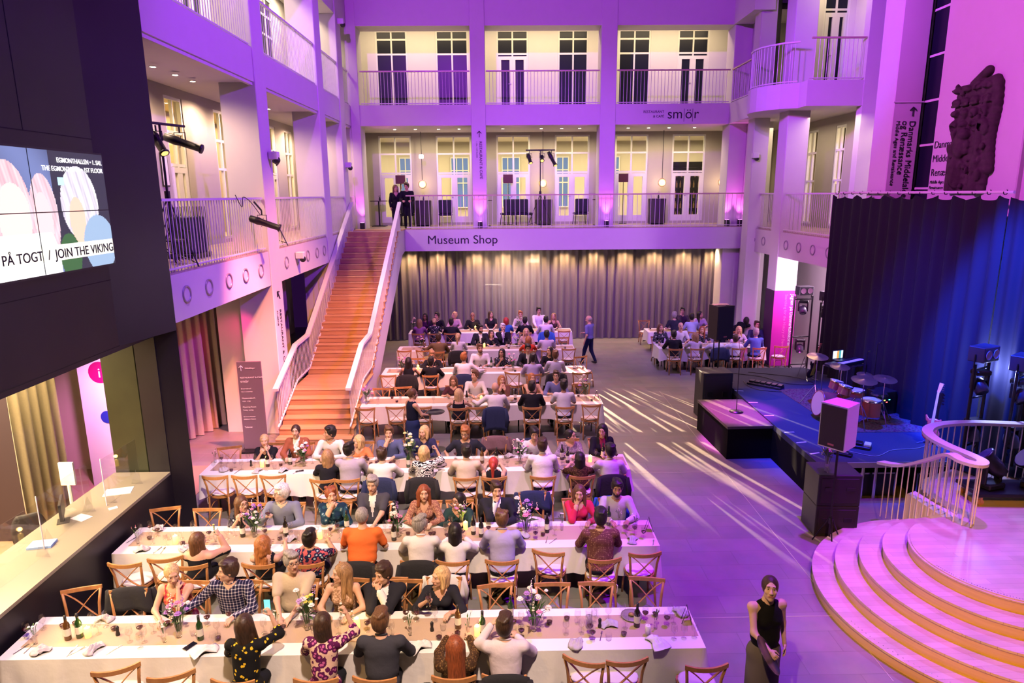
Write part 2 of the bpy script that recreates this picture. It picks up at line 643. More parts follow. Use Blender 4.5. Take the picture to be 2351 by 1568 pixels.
# ---- gallery slabs with their fascias
Z1S = MB().box(-9.3, -7.7, 14.1, 29, B1, Z1 - 0.06).box(-7.7, XL, 11.2, 29, B1, Z1 - 0.03).box(XL, XR + 0.1, YF, 29, B1, Z1 - 0.03).box(XR, 12, 15.0, 29, B1, Z1 - 0.03)
struct('wall_gallery_first_floor', Z1S, PAINT, 'white fascia and slab of the first floor gallery')
fb = MB().box(-7.7, XL - 0.02, 11.2, 29, Z1 - 0.03, Z1).box(XL - 0.02, XR + 0.1, YF + 0.02, 29, Z1 - 0.03, Z1).box(XR + 0.1, 12, 15.0, 29, Z1 - 0.03, Z1)
o = struct('floor_first_gallery', fb, OAK, 'oak board floor of the first floor gallery')
cv = [(8.5, 26.0), (8.5, 23.9), (8.32, 23.5), (8.14, 23.1), (8.08, 22.7), (8.14, 22.3), (8.32, 21.95), (8.6, 21.6), (9.1, 21.4), (9.1, 20.85), (10.8, 20.85), (12, 20.85), (12, 29), (8.5, 29)]
Z2S = MB().box(-7.7, XL, 11.2, 29, B2, Z2).box(XL, 8.5, YB, 29, B2, Z2).prism(cv, B2, Z2)
struct('wall_gallery_second_floor', Z2S, PAINT, 'white fascia and slab of the second floor gallery')
# upper walls above the second floor openings
UW = MB().box(-6.3, XL, 11.2, 26.85, TOP, 17).box(XL, 9.2, YB, 26.85, TOP, 17).box(8.5, 9.2, 24.0, 26.0, TOP, 17).box(9.1, 12, 23.4, 23.6, TOP + 1.3, 17)
struct('wall_upper_back', UW, PAINT, 'tall blank wall above the second floor openings')
# ceilings strips of the galleries
struct('trim_2', MB().box(-5.62, -5.54, 11.2, 26, 8.25, B2).box(-7.6, -5.62, 11.2, 29, B2 - 0.01, B2), PAINT)

# ---- columns
cols = []
for y0, y1 in ((16.0, 16.72), (21.42, 22.12), (24.25, 24.95)):
    cols.append((-6.3, XL + 0.03, y0, y1, 0 if y0 < 24 else Z1, 17))
cols.append((-6.3, XL + 0.03, 26.0, 26.7, 0, 17))
for x0, x1 in ((-5.5, -5.16), (-1.07, -0.53), (3.70, 4.28), (8.55, 9.2)):
    cols.append((x0, x1, YB - 0.03, YB + 0.82, Z1 if -5 < x0 < 8 else 0, 17))
cols.append((XR - 0.03, 9.78, 22.0, 22.7, 0, 17))
cols.append((9.2, 9.95, 25.35, 26.0, 0, 17))
for i, c in enumerate(cols):
    struct('column', MB().bbox(*c, b=0.015), PAINT, 'white square column of the hall')
struct('column', MB().bbox(8.8, 9.35, 24.15, 24.75, 0, 17, b=0.015), PAINT, 'white square column of the hall')

# ---- back walls with their window holes
BW = 28.9
w1 = [(-5.04, -3.69), (-2.67, -1.21), (-0.17, 1.23), (2.26, 3.71), (4.77, 6.15), (7.16, 8.55)]
h1 = [(a, b, Z1 + 0.1, 8.2) for a, b in w1]
h2 = [(a, b, Z2 + 0.1, 12.25) for a, b in [(-4.98, -3.7), (-2.57, -1.25), (-0.12, 1.17), (2.36, 3.6), (4.81, 6.12), (7.21, 8.49)]]
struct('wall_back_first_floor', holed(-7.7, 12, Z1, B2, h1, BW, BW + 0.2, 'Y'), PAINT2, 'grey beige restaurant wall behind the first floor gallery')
struct('wall_back_second_floor', holed(-7.7, 12, Z2, 13.2, h2, BW, BW + 0.2, 'Y'), PAINT, 'cream wall behind the second floor gallery')
struct('ceiling_second_gallery', MB().box(-7.6, 12, YB + 0.8, BW, 12.45, 12.6).box(-7.6, -6.3, 9.0, BW, 12.45, 12.6), PAINT)
struct('wall_back_ground', MB().box(-7.7, 12, 28.9, 29.1, 0, B1), mat('dark_shop_wall', (0.16, 0.13, 0.14), 0.7))
# ---- left gallery walls
LW = -7.65
hl1 = [(16.2, 17.1, 4.67, 8.1), (18.9, 19.8, 4.67, 8.1), (22.9, 23.9, 4.67, 8.1), (24.9, 25.8, 4.67, 8.1), (12.6, 13.6, 4.67, 8.1)]
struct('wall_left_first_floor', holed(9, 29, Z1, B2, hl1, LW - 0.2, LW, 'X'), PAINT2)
hl2 = [(a, b, Z2 + 0.1, 12.2) for a, b in ((12.6, 13.8), (15.0, 16.2), (17.6, 19.0), (20.4, 21.6), (23.4, 24.6))]
struct('wall_left_second_floor', holed(9, 29, Z2, 13.2, hl2, LW - 0.2, LW, 'X'), PAINT)
struct('wall_left_ground', MB().box(-9.3, -9.1, 14.1, 29, 0, B1), mat('ground_wall', (0.55, 0.45, 0.38), 0.8))
# pale wall piece left of the stairs and inner piers of the left galleries
struct('wall_left_pier', MB().box(-6.95, -6.3, 16.2, 16.6, 0, B1).box(-6.9, -5.5, 23.8, 24.2, 0, B1), PAINT)

# ---- right side walls
hr1 = [(22.9, 23.6, 4.67, 8.0), (19.6, 20.9, 4.67, 7.9), (24.9, 25.7, 4.67, 8.0), (17.0, 18.0, 4.67, 7.9)]
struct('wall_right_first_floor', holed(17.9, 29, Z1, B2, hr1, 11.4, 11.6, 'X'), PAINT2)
hr2 = [(21.5, 22.6, Z2 + 0.1, 12.2), (23.6, 25.2, Z2 + 0.1, 12.2), (26.2, 27.2, Z2 + 0.1, 12.2)]
struct('wall_right_second_floor', holed(20.8, 29, Z2, 17, hr2, 11.6, 11.8, 'X'), PAINT)
struct('wall_right_ground', holed(12.2, 29, 0, B1, [(20.2, 21.1, 1.6, 3.4)], 11.4, 11.6, 'X'), PAINT)
# long right wall of the hall behind the drape, with tall arched windows
tw = [(15.55, 16.35, 4.3, 16.2)]
struct('wall_right', holed(-4, 18.0, 0, 17, tw, 9.75, 10.05, 'X'), PAINT, 'tall white right wall of the hall')
struct('wall_right_pier', MB().bbox(9.12, 9.78, 16.2, 17.0, 0, 17, b=0.02), PAINT, 'wide wall pier carrying the gallery sign')
struct('wall_right_return', holed(10.05, 12, 0, 17, [(10.06, 11.35, 0, 2.9), (10.06, 11.9, Z1, B2)], 17.8, 18.0, 'Y'), PAINT)
struct('trim_3', MB().bbox(9.65, 9.77, 12.75, 13.05, 0, 17, b=0.02), PAINT, 'slim vertical wall rib beside the stone relief')


def window(u0, u1, z0, z1, pos, plane, splits, door=None, pane=PANE, cols_=2, fw=0.07, depth=0.09, fmat=PAINTW):
    """window frame with glazing bars and panes; the panes and bars stay in two meshes"""
    n = wname()
    mb, gl = MB(), MB()

    def bx(m_, a, b, c, d, t0, t1):
        if plane == 'Y':
            m_.box(a, b, pos + t0, pos + t1, c, d)
        else:
            m_.box(pos + t0, pos + t1, a, b, c, d)
    bx(mb, u0, u0 + fw, z0, z1, 0, depth)
    bx(mb, u1 - fw, u1, z0, z1, 0, depth)
    bx(mb, u0 + fw, u1 - fw, z1 - fw, z1, 0, depth)
    bx(mb, u0 + fw, u1 - fw, z0, z0 + fw, 0, depth)
    for k in range(1, cols_):
        c = u0 + (u1 - u0) * k / cols_
        bx(mb, c - fw * 0.45, c + fw * 0.45, z0 + fw, z1 - fw, 0.01, depth - 0.01)
    for s_ in splits:
        bx(mb, u0 + fw, u1 - fw, s_ - fw * 0.5, s_ + fw * 0.5, 0.012, depth - 0.012)
    if door is not None:
        for k in range(2):
            a = u0 + fw + (u1 - u0 - 2 * fw) * k / 2
            b = a + (u1 - u0 - 2 * fw) / 2
            bx(mb, a, a + 0.12, z0 + 0.003, door - 0.13, -0.012, depth + 0.012)
            bx(mb, b - 0.12, b - 0.001, z0 + 0.003, door - 0.13, -0.012, depth + 0.012)
            bx(mb, a, b - 0.001, door - 0.13, door, -0.014, depth + 0.014)
            bx(mb, a + 0.12, b - 0.12, z0 + 0.004, z0 + 0.25, -0.010, depth + 0.010)
    bx(gl, u0 + fw * 0.5, u1 - fw * 0.5, z0 + fw * 0.5, z1 - fw * 0.5, depth * 0.45, depth * 0.55)
    f = mb.build(n, fmat)
    f['kind'] = 'structure'
    g = gl.build('pane', pane, f)
    if door is not None:
        c = (u0 + u1) / 2
        hb = MB()
        if plane == 'Y':
            hb.tube([(c - 0.05, pos - 0.03, z0 + 1.05), (c - 0.17, pos - 0.03, z0 + 1.05)], 0.012, 6)
        else:
            hb.tube([(pos - 0.03, c - 0.05, z0 + 1.05), (pos - 0.03, c - 0.17, z0 + 1.05)], 0.012, 6)
        hb.build('handle', CHROME, f)
    return f


for a, b in w1:
    window(a, b, Z1 + 0.1, 8.2, BW + 0.02, 'Y', [7.48, 6.7], door=6.64)
for i, (a, b, z0, z1) in enumerate(h2):
    window(a, b, z0, z1, BW + 0.02, 'Y', [11.9, 11.35], door=11.25 if i in (2, 5) else None, pane=DARKPANE)
for i, (a, b, z0, z1) in enumerate(hl1):
    window(a, b, z0, z1, LW - 0.11, 'X', [7.3, 6.55], door=6.5 if i in (0, 2) else None)
for i, (a, b, z0, z1) in enumerate(hl2):
    window(a, b, z0, z1, LW - 0.11, 'X', [11.6, 11.0], door=11.0 if i == 2 else None, pane=DARKPANE)
for i, (a, b, z0, z1) in enumerate(hr1):
    window(a, b, z0, z1, 11.42, 'X', [7.2, 6.2])
for i, (a, b, z0, z1) in enumerate(hr2):
    window(a, b, z0, z1, 11.62, 'X', [11.7, 11.2], door=11.1 if i < 2 else None, pane=DARKPANE)
window(20.2, 21.1, 1.6, 3.4, 11.42, 'X', [3.0])
window(15.55, 16.35, 4.3, 16.2, 9.85, 'X', [4.9 + 0.98 * k for k in range(12)], pane=DARKPANE, cols_=1, fw=0.05)
# wall facing the hall behind the camera-facing second floor bay: tall arched window and door
struct('wall_right_bay', holed(9.9, 12, Z2, 17, [(10.55, 11.4, Z2 + 0.1, 13.0)], 23.4, 23.6, 'Y'), PAINT)
window(10.55, 11.4, Z2 + 0.1, 13.0, 23.42, 'Y', [11.6, 12.3], door=11.5, pane=DARKPANE)
struct('wall_right_bay_side', MB().box(10.78, 11.6, 20.83, 21.15, B2 - 4.0, 17), PAINT)

# ---- rooms behind the first floor windows, lit warm
room = MB().box(-8, 12, 34, 34.2, Z1, B2).box(-8, 12, 29.1, 34, Z1 - 0.05, Z1).box(-8, 12, 29.1, 34, B2, B2 + 0.1)
struct('wall_restaurant_interior', room, mat('restaurant_paint', (0.72, 0.64, 0.52), 0.8))
roomL = MB().box(-10.2, LW, 29, 29.2, Z1, B2).box(-10.2, -10.0, 9, 29, Z1, B2).box(-10.2, LW - 0.2, 9, 29, Z1 - 0.05, Z1).box(-10.2, LW - 0.2, 9, 29, B2, B2 + 0.1)
struct('wall_museum_room_interior', roomL, mat('museum_room_paint', (0.78, 0.64, 0.42), 0.8))
roomR = MB().box(11.5, 14, 29, 29.2, 0, B2).box(13.8, 14, 16, 29, 0, B2).box(11.6, 14, 16, 29, Z1 - 0.05, Z1).box(11.6, 14, 16, 29, B2, B2 + 0.1)
struct('wall_right_room_interior', roomR, mat('museum_room_paint', (0.78, 0.64, 0.42), 0.8))
for k, x in enumerate((-4.4, -1.9, 0.6, 3.0, 5.5, 7.9)):
    window(x - 0.55, x + 0.35, Z1 + 0.6, 7.6, 33.9, 'Y', [Z1 + 0.6 + 0.6 * j for j in range(1, 5)], pane=mat('evening_window_glass', (0.10, 0.16, 0.32), 0.2, emit=(0.2, 0.35, 0.8), estr=0.35), cols_=3, fw=0.05)

# ---- black metal box with the video wall and ticket counter
BX = -5.8
BLK = mat('blackened_steel', (0.010, 0.008, 0.014), 0.38, 0.0, noise=0.5, nscale=1.2, spec=0.35)
bk = holed(-4, 11.8, 0, 17, [(4.4, 11.0, 1.10, 3.55), (1.5, 11.0, 0.0, 0.001)], BX - 0.35, BX, 'X')
struct('wall_left', bk, BLK, 'blackened steel clad wall with the video screen and ticket counter opening')
struct('wall_left_return', MB().box(-6.9, BX - 0.02, 11.55, 11.8, 0, 17), BLK)
sm = MB()
for z in (6.62, 4.62, 3.62, 9.4, 12.2):
    sm.box(BX - 0.002, BX + 0.003, -4, 11.8, z, z + 0.012)
for y in (5.4, 7.0, 8.6, 10.2):
    sm.box(BX - 0.002, BX + 0.003, y, y + 0.012, 6.62, 17)
for y in (4.5, 10.2):
    sm.box(BX - 0.002, BX + 0.003, y, y + 0.012, 3.62, 6.62)
struct('trim_4', sm, mat('steel_seam_shadow_gap', (0.002, 0.002, 0.003), 0.9))
# lobby behind the counter
lob = MB().box(-13, -12.8, -4, 14, 0, 3.7).box(-13, BX - 0.35, -4, 14, 3.7, 3.9).box(-13, -7.76, 13.9, 14.1, 0, 3.7)
struct('wall_lobby', lob, mat('lobby_paint', (0.62, 0.5, 0.38), 0.8))
lc = MB().box(-13, BX - 0.35, -4, 14, -0.001, 0.012)
struct('floor_lobby', lc, mat('lobby_floor', (0.42, 0.24, 0.16), 0.5))
struct('column', MB().bbox(-8.45, -7.75, 13.0, 13.85, 0, 3.7, b=0.01), PAINT, 'white pillar with pictograms behind the ticket counter')
struct('wall_lobby_jamb', MB().bbox(-6.75, -6.17, 11.02, 11.5, 0, 3.6, b=0.01), mat('dark_green_steel', (0.03, 0.035, 0.02), 0.35, 0.3, noise=0.4, nscale=2))

# black edge plate closing the end of the gallery slab beside the steel wall
struct('wall_left_edge', MB().prism([(-5.8, 10.0), (-5.5, 11.19), (-5.8, 11.19)], 3.62, 17).prism([(-5.8, 11.03), (-5.5, 11.19), (-5.8, 11.19)], 0, 3.62), BLK)


# ================================================================ RAILINGS
def resample(pts, step):
    pts = [np.array(p, float) for p in pts]
    seg = [np.linalg.norm((b - a)[:2]) for a, b in zip(pts[:-1], pts[1:])]
    L = sum(seg)
    n = max(1, int(round(L / step)))
    out = []
    for k in range(n + 1):
        d = L * k / n
        i = 0
        while i < len(seg) - 1 and d > seg[i]:
            d -= seg[i]
            i += 1
        out.append(pts[i] + (pts[i + 1] - pts[i]) * (d / max(seg[i], 1e-9)))
    return out


BALM = {}


def baluster_mesh(h):
    k = round(h, 3)
    if k not in BALM:
        o = MB().tube([(0, 0, 0), (0, 0, h)], 0.0095, 6).build('baluster', RAILM, smooth=False, fix=False)
        BALM[k] = o.data
        bpy.data.objects.remove(o)
    return BALM[k]


def railing(label, pts, h, step=0.125, hw=0.075, hh=0.045, group='balcony railings', cat='railing', name='balcony_railing', bottom=True, hm=None):
    t = thing(name, label, cat, group=group)
    t.location = pts[0]
    off = np.array(pts[0], float)
    P_ = [np.array(p, float) - off for p in pts]
    MB().sweep([p + [0, 0, h] for p in P_], hw, hh).build('handrail', hm or RAILM, t)
    if bottom:
        MB().sweep([p + [0, 0, 0.055] for p in P_], 0.04, 0.03).build('bottom_rail', RAILM, t)
    r = resample(P_, step)
    me = baluster_mesh(h - 0.02)
    for p in r[1:-1][:99]:
        b = bpy.data.objects.new('baluster', me)
        C.objects.link(b)
        b.parent = t
        b.location = p
    return t


PINKRAIL = mat('oak_handrail', (0.62, 0.45, 0.34), 0.35)
railing('long white railing of the first floor balcony above the shop sign', [(-3.55, YF + 0.06, Z1), (9.2, YF + 0.06, Z1)], 1.22, 0.17, hm=PINKRAIL)
LY = [(11.25, 15.97), (16.75, 21.4), (22.15, 24.25), (24.98, 25.95)]
wh = ['the bay beside the black wall', 'the second bay from the black wall', 'the bay behind the stair top', 'the corner by the stair head']
for i, (a, b) in enumerate(LY):
    railing('white baluster railing of the left first floor gallery, ' + wh[i], [(XL - 0.06, a, Z1), (XL - 0.06, b, Z1)], 1.2)
for i, (a, b) in enumerate([(11.0, 15.97), (16.75, 21.4), (22.15, 24.25), (24.98, 25.95)]):
    railing('white baluster railing of the left second floor gallery, ' + ['bay beside the black wall', 'long bay with glass doors behind', 'bay before the corner', 'narrow corner bay'][i], [(XL - 0.06, a, Z2), (XL - 0.06, b, Z2)], 1.17)
for i, (a, b) in enumerate([(-5.1, -1.1), (-0.5, 3.67), (4.31, 8.48)]):
    railing('white railing on the second floor of the back wall, ' + ['above the stair head', 'middle bay', 'bay above the restaurant lettering'][i], [(a, 26.06, Z2), (b, 26.06, Z2)], 1.17, hm=PINKRAIL)
railing('short slanted railing beside the curved second floor balcony', [(8.56, 26.0, Z2), (8.56, 24.0, Z2)], 1.17, hm=PINKRAIL)
railing('curved railing of the rounded second floor balcony', [(x, y, Z2) for x, y in [(8.56, 23.95), (8.38, 23.5), (8.2, 23.1), (8.14, 22.7), (8.2, 22.3), (8.38, 21.98), (8.65, 21.65), (9.05, 21.46)]], 1.17)
railing('railing of the second floor bay facing the hall with glass door', [(9.15, 20.9, Z2), (10.75, 20.9, Z2)], 1.17, hm=PINKRAIL)
railing('short railing of the right first floor gallery before the column', [(XR + 0.08, 25.3, Z1), (XR + 0.08, 22.75, Z1)], 1.2)
railing('railing of the right first floor gallery beside the black drape', [(XR + 0.08, 21.95, Z1), (XR + 0.08, 18.1, Z1)], 1.2)

# ================================================================ STAIRS
SX0, SX1 = -5.44, -3.62
st = thing('staircase', 'wide oak staircase with a landing rising to the first floor gallery', 'staircase')
prof = [(15.2, 0)]
treads = []
z, y = 0.0, 15.2
for k in range(6):
    z += 0.95 / 6
    prof += [(y, z)]
    ny = y + (0.3 if k < 5 else 1.5)
    treads.append((y, ny, z))
    y = ny
    prof += [(y, z)]
for k in range(22):
    z += (Z1 - 0.95) / 22
    prof += [(y, z)]
    ny = y + 6.0 / 22
    treads.append((y, ny, z))
    y = ny
    prof += [(y, z)]
prof += [(YF, Z1), (YF, Z1 - 0.8), (24.9, 3.7), (18.4, 0.15), (18.2, 0)]
prof = [(a, b - 0.03) if b > 0 else (a, b) for a, b in prof]
prof2 = []
for p in prof:
    if not prof2 or abs(p[0] - prof2[-1][0]) + abs(p[1] - prof2[-1][1]) > 1e-4:
        prof2.append(p)
MB().prism(prof2, SX0 + 0.03, SX1 - 0.03, axis='x').build('stair_body', PAINT, st)
for i, (a, b, z) in enumerate(treads):
    MB().bbox(SX0, SX1, a - 0.02, b + 0.01, z - 0.035, z, b=0.006).build('landing_deck' if i == 5 else 'tread', OAKS, st)
    MB().box(SX0 + 0.01, SX1 - 0.01, a - 0.012, a + 0.01, z - 0.95 / 6 + 0.002, z - 0.036).build('riser', OAKS, st)
MB().box(SX0, SX1, 24.85, YF + 0.02, Z1 - 0.03, Z1).build('landing_deck', OAKS, st)
recenter(st)
for lab, x in (('left balustrade of the oak staircase, beside the wall column', SX0 + 0.05), ('right balustrade of the oak staircase, on the side of the tables', SX1 - 0.05)):
    railing(lab, [(x, 15.3, 0.25), (x, 16.7, 0.98), (x, 18.35, 0.98), (x, 24.9, Z1 + 0.05)] if False else [(x, 15.35, 0.35), (x, 17.1, 1.05), (x, 18.25, 1.08), (x, 24.8, Z1)], 0.98, 0.115, 0.13, 0.06, None, 'balustrade', 'stair_balustrade')


# ================================================================ CURTAINS
def curtain_mat(name, col, tr=0.0, noise=0.1):
    m = mat(name, col, 0.85, noise=noise, nscale=30, bump=0.15, bscale=150, spec=0.15, sheen=0.2)
    if tr:
        nt = m.node_tree
        b = nt.nodes['Principled BSDF']
        out = nt.nodes['Material Output']
        t = nt.nodes.new('ShaderNodeBsdfTransparent')
        tl = nt.nodes.new('ShaderNodeBsdfTranslucent')
        tl.inputs[0].default_value = (*col, 1)
        m1 = nt.nodes.new('ShaderNodeMixShader')
        m1.inputs[0].default_value = 0.3
        m2 = nt.nodes.new('ShaderNodeMixShader')
        m2.inputs[0].default_value = tr
        nt.links.new(b.outputs[0], m1.inputs[1])
        nt.links.new(tl.outputs[0], m1.inputs[2])
        nt.links.new(m1.outputs[0], m2.inputs[1])
        nt.links.new(t.outputs[0], m2.inputs[2])
        nt.links.new(m2.outputs[0], out.inputs[0])
    return m


def curtain(name, label, cat, p0, p1, z0, z1, m, period=0.26, amp=0.07, rows=10, seed=1, scallop=0.0, gather=None, gz=None):
    rng = random.Random(seed)
    L = math.hypot(p1[0] - p0[0], p1[1] - p0[1])
    d = np.array([p1[0] - p0[0], p1[1] - p0[1]]) / L
    nn = np.array([-d[1], d[0]])
    k = int(L / period * 12)
    ph = [rng.uniform(-0.8, 0.8) for _ in range(int(L / period) + 3)]
    am = [rng.uniform(0.6, 1.25) for _ in range(int(L / period) + 3)]
    V, F = [], []
    for s_ in range(2):
        for r in range(rows + 1):
            fz = r / rows
            for i in range(k + 1):
                u = L * i / k
                q = u / period
                j = int(q)
                fr = q - j
                a = am[j] * (1 - fr) + am[j + 1] * fr
                p = ph[j] * (1 - fr) + ph[j + 1] * fr
                w_ = math.sin(2 * math.pi * q + p * (0.4 + 0.6 * (1 - fz))) * amp * a * (0.75 + 0.5 * (1 - fz))
                w_ += 0.02 * math.sin(u * 1.7 + fz * 3) * (1 - fz)
                uu = u
                if gather:
                    uu = u + gather * (1 - fz) * math.sin(math.pi * u / L) * 0.5
                zz = z0 + (z1 - z0) * fz
                if scallop and r == rows:
                    zz -= scallop * abs(math.sin(math.pi * u / 0.62)) ** 0.8
                xy = np.array(p0) + d * uu + nn * (w_ + (0.006 if s_ else 0))
                V.append((xy[0], xy[1], zz))
    st_ = (rows + 1) * (k + 1)
    for s_ in range(2):
        for r in range(rows):
            for i in range(k):
                a = s_ * st_ + r * (k + 1) + i
                q = (a, a + 1, a + k + 2, a + k + 1)
                F.append(q if s_ else q[::-1])
    o = np_mesh(name, V, F, [m])
    c0 = np.array([(p0[0] + p1[0]) / 2, (p0[1] + p1[1]) / 2, z0])
    o.data.transform(Matrix.Translation(-Vector(c0)))
    o.location = c0
    return tag(o, label, cat)


CUR = curtain_mat('grey_sheer_curtain', (0.36, 0.31, 0.30), 0.25)
CURL = curtain_mat('beige_curtain', (0.50, 0.40, 0.30))
DRAPE = mat('black_velvet', (0.006, 0.007, 0.012), 0.8, spec=0.3, bump=0.1, bscale=120)
curtain('curtain', 'long grey sheer curtain closing off the shop beneath the balcony', 'curtain', (-5.1, 26.95), (8.75, 26.95), 0.02, B1 - 0.03, CUR, 0.29, 0.075, seed=3)
curtain('curtain', 'beige floor-length curtain beside the black wall, left of the stairs', 'curtain', (-8.35, 13.6), (-6.95, 17.9), 0.02, B1 - 0.02, CURL, 0.26, 0.08, seed=5)
curtain('curtain', 'beige curtain in the second ground floor bay, behind the stairs', 'curtain', (-7.0, 18.2), (-6.9, 21.3), 0.02, B1 - 0.02, CURL, 0.24, 0.07, seed=8)
curtain('stage_drape', 'black velvet drape hung behind the stage from the gallery rail', 'drape', (9.0, 18.45), (9.05, 12.1), 0.81, 5.74, DRAPE, 0.42, 0.06, rows=14, seed=11, scallop=0.10)
curtain('stage_drape', 'end of the black drape turned back to the wall beside the truss tower', 'drape', (9.1, 12.1), (9.3, 11.4), 0.85, 5.7, DRAPE, 0.3, 0.05, rows=10, seed=12, scallop=0.06)
curtain('curtain', 'grey curtain gathered beside the dark screen in the ticket lobby', 'curtain', (-8.0, 10.5), (-7.88, 11.5), 0.03, 3.6, curtain_mat('olive_curtain', (0.22, 0.19, 0.12)), 0.2, 0.05, seed=9)
t = thing('drape_rail', 'pink and white pole with hooks carrying the black drape', 'rail')
MB().tube([(9.03, 18.1, 5.79), (9.08, 12.0, 5.79)], 0.03, 8).build('pole', RAILM, t)
for k in range(16):
    y = 18.3 - k * 0.41
    MB().tube([(9.03 + 0.04 * math.sin(a), y, 5.77 + 0.045 * math.cos(a) + 0.02) for a in [0.4 + 0.5 * j for j in range(10)]], 0.008, 5).build('hook', STEELB, t)
recenter(t)

# shop lights and shelves glimpsed through the sheer curtain
for i, (x, wd, hh) in enumerate([(-3.0, 1.6, 1.7), (-0.6, 1.2, 2.1), (2.6, 1.8, 1.5), (5.4, 1.6, 1.9), (7.6, 1.2, 2.2)]):
    t = thing('display_shelf', ['low', 'narrow', 'wide', 'tall', 'corner'][i] + ' shop display shelf dimly seen through the grey curtain', 'shelf', (x, 28.3, 0))
    MB().box(-wd / 2, wd / 2, -0.2, 0.2, 0, 0.05).box(-wd / 2, -wd / 2 + 0.04, -0.2, 0.2, 0.05, hh).box(wd / 2 - 0.04, wd / 2, -0.2, 0.2, 0.05, hh).build('frame', PAINTW, t)
    for k in range(1, 5):
        MB().box(-wd / 2 + 0.04, wd / 2 - 0.04, -0.19, 0.19, hh * k / 4 - 0.03, hh * k / 4).build('shelf', PAINTW, t)
t = thing('exit_sign', 'lit white exit sign glowing behind the curtain', 'sign', (1.35, 28.2, 3.0))
MB().box(-0.22, 0.22, -0.03, 0.03, 0, 0.16).build('light_box', mat('lit_sign_face', (0.9, 1, 0.95), 0.5, emit=(0.85, 1, 0.95), estr=5), t)
MB().tube([(0, 0, 0.16), (0, 0, 0.7)], 0.008, 6).build('rod', CHROME, t)


# ================================================================ SIGNS
def sign(name, label, parts, cat='lettering', m=INK):
    t = thing(name, label, cat)
    for (body, size, loc, rot, al, kw) in parts:
        text('lettering', body, size, loc, rot, m, t, al, **kw)
    recenter(t)
    return t


def arrow(u, v, s, plane_m, parent, name='arrow', m=INK, ang=0):
    """simple outline arrow pointing up in its own plane, placed by the matrix plane_m"""
    mb = MB()
    for a, b in (((0, -0.5), (0, 0.5)), ((0, 0.5), (-0.36, 0.12)), ((0, 0.5), (0.36, 0.12))):
        ca, sa = math.cos(ang), math.sin(ang)
        q = [plane_m @ Vector((u + s * (x * ca - y * sa), v + s * (x * sa + y * ca), 0.002)) for x, y in (a, b)]
        mb.tube(q, s * 0.06, 6)
    return mb.build(name, m, parent)


sign('shop_sign', 'black lettering Museum Shop on the fascia above the curtain', [('Museum Shop', 0.45, (-2.80, YF - 0.005, 4.01), TEXT_BACK, 'LEFT', dict(sx=1.04))])
t = sign('restaurant_sign', 'black lettering naming the restaurant on the upper fascia', [('sm', 0.50, (6.2, 25.995, 8.52), TEXT_BACK, 'LEFT', {}), ('ö', 0.50, (6.86, 25.995, 8.52), TEXT_BACK, 'LEFT', {}), ('r', 0.50, (7.18, 25.995, 8.52), TEXT_BACK, 'LEFT', {}), ('RESTAURANT', 0.125, (6.08, 25.995, 8.72), TEXT_BACK, 'RIGHT', dict(bold=True)), ('& CAFÉ', 0.125, (6.08, 25.995, 8.56), TEXT_BACK, 'RIGHT', dict(bold=True)), ('|', 0.5, (6.80, 25.995, 8.52), TEXT_BACK, 'LEFT', dict(sx=0.4)), ('|', 0.5, (7.12, 25.995, 8.52), TEXT_BACK, 'LEFT', dict(sx=0.4))])
vert = (math.pi / 2, math.pi / 2, 0)


def vtext(body, size, x, y, z, m=INK, face='Y', parent=None, al='LEFT', **kw):
    """lettering turned a quarter so that it reads downwards"""
    if face == 'Y':
        M = Matrix(((0, 1, 0, x), (0, 0, -1, y), (-1, 0, 0, z), (0, 0, 0, 1)))
    elif face == '+X':
        M = Matrix(((0, 0, 1, x), (0, 1, 0, y), (-1, 0, 0, z), (0, 0, 0, 1)))
    else:
        M = Matrix(((0, 0, -1, x), (0, -1, 0, y), (-1, 0, 0, z), (0, 0, 0, 1)))
    o = text('lettering', body, size, (0, 0, 0), (0, 0, 0), m, parent, al, **kw)
    o.data.transform(M)
    o.scale = (1, 1, 1)
    return o


def plane_at(x, y, z, face):
    if face == 'Y':
        return Matrix(((1, 0, 0, x), (0, 0, -1, y), (0, 1, 0, z), (0, 0, 0, 1)))
    if face == '+X':
        return Matrix(((0, 0, 1, x), (1, 0, 0, y), (0, 1, 0, z), (0, 0, 0, 1)))
    return Matrix(((0, 0, -1, x), (-1, 0, 0, y), (0, 1, 0, z), (0, 0, 0, 1)))


t = thing('direction_sign', 'dark arrow and downward restaurant lettering on the back column', 'sign')
arrow(0, 0, 0.22, plane_at(-0.78, 25.965, 8.0, 'Y'), t, ang=-0.0)
vtext('RESTAURANT & CAFÉ', 0.14, -0.78, 25.965, 7.75, parent=t, bold=True)
vtext('1. SAL / 1ST FLOOR', 0.07, -0.90, 25.965, 7.75, parent=t)
recenter(t)
t = thing('direction_sign', 'dark arrow and downward lettering on the column left of the stairs', 'sign')
arrow(0, 0, 0.25, plane_at(XL + 0.035, 16.36, 3.45, '+X'), t, ang=0.7)
vtext('RESTAURANT & CAFÉ', 0.16, XL + 0.035, 16.35, 3.1, face='+X', parent=t, bold=True)
vtext('STUERNE', 0.09, XL + 0.035, 16.15, 3.1, face='+X', parent=t)
recenter(t)
GS = 16.19
t = thing('gallery_sign', 'dark vertical lettering for the Middle Ages galleries on the wide pier', 'sign')
arrow(0, 0, 0.2, plane_at(9.58, GS, 7.62, 'Y'), t)
vtext('Danmarks Middelalder', 0.2, 9.53, GS, 7.42, parent=t)
vtext('og Renæssance', 0.2, 9.36, GS, 7.42, parent=t)
vtext('Middle Ages and Renaissance', 0.125, 9.22, GS, 7.42, parent=t)
MB().box(9.1, 9.8, 16.17, 16.19, 7.82, 7.85).build('fixing_strip', PAINTW, t)
recenter(t)
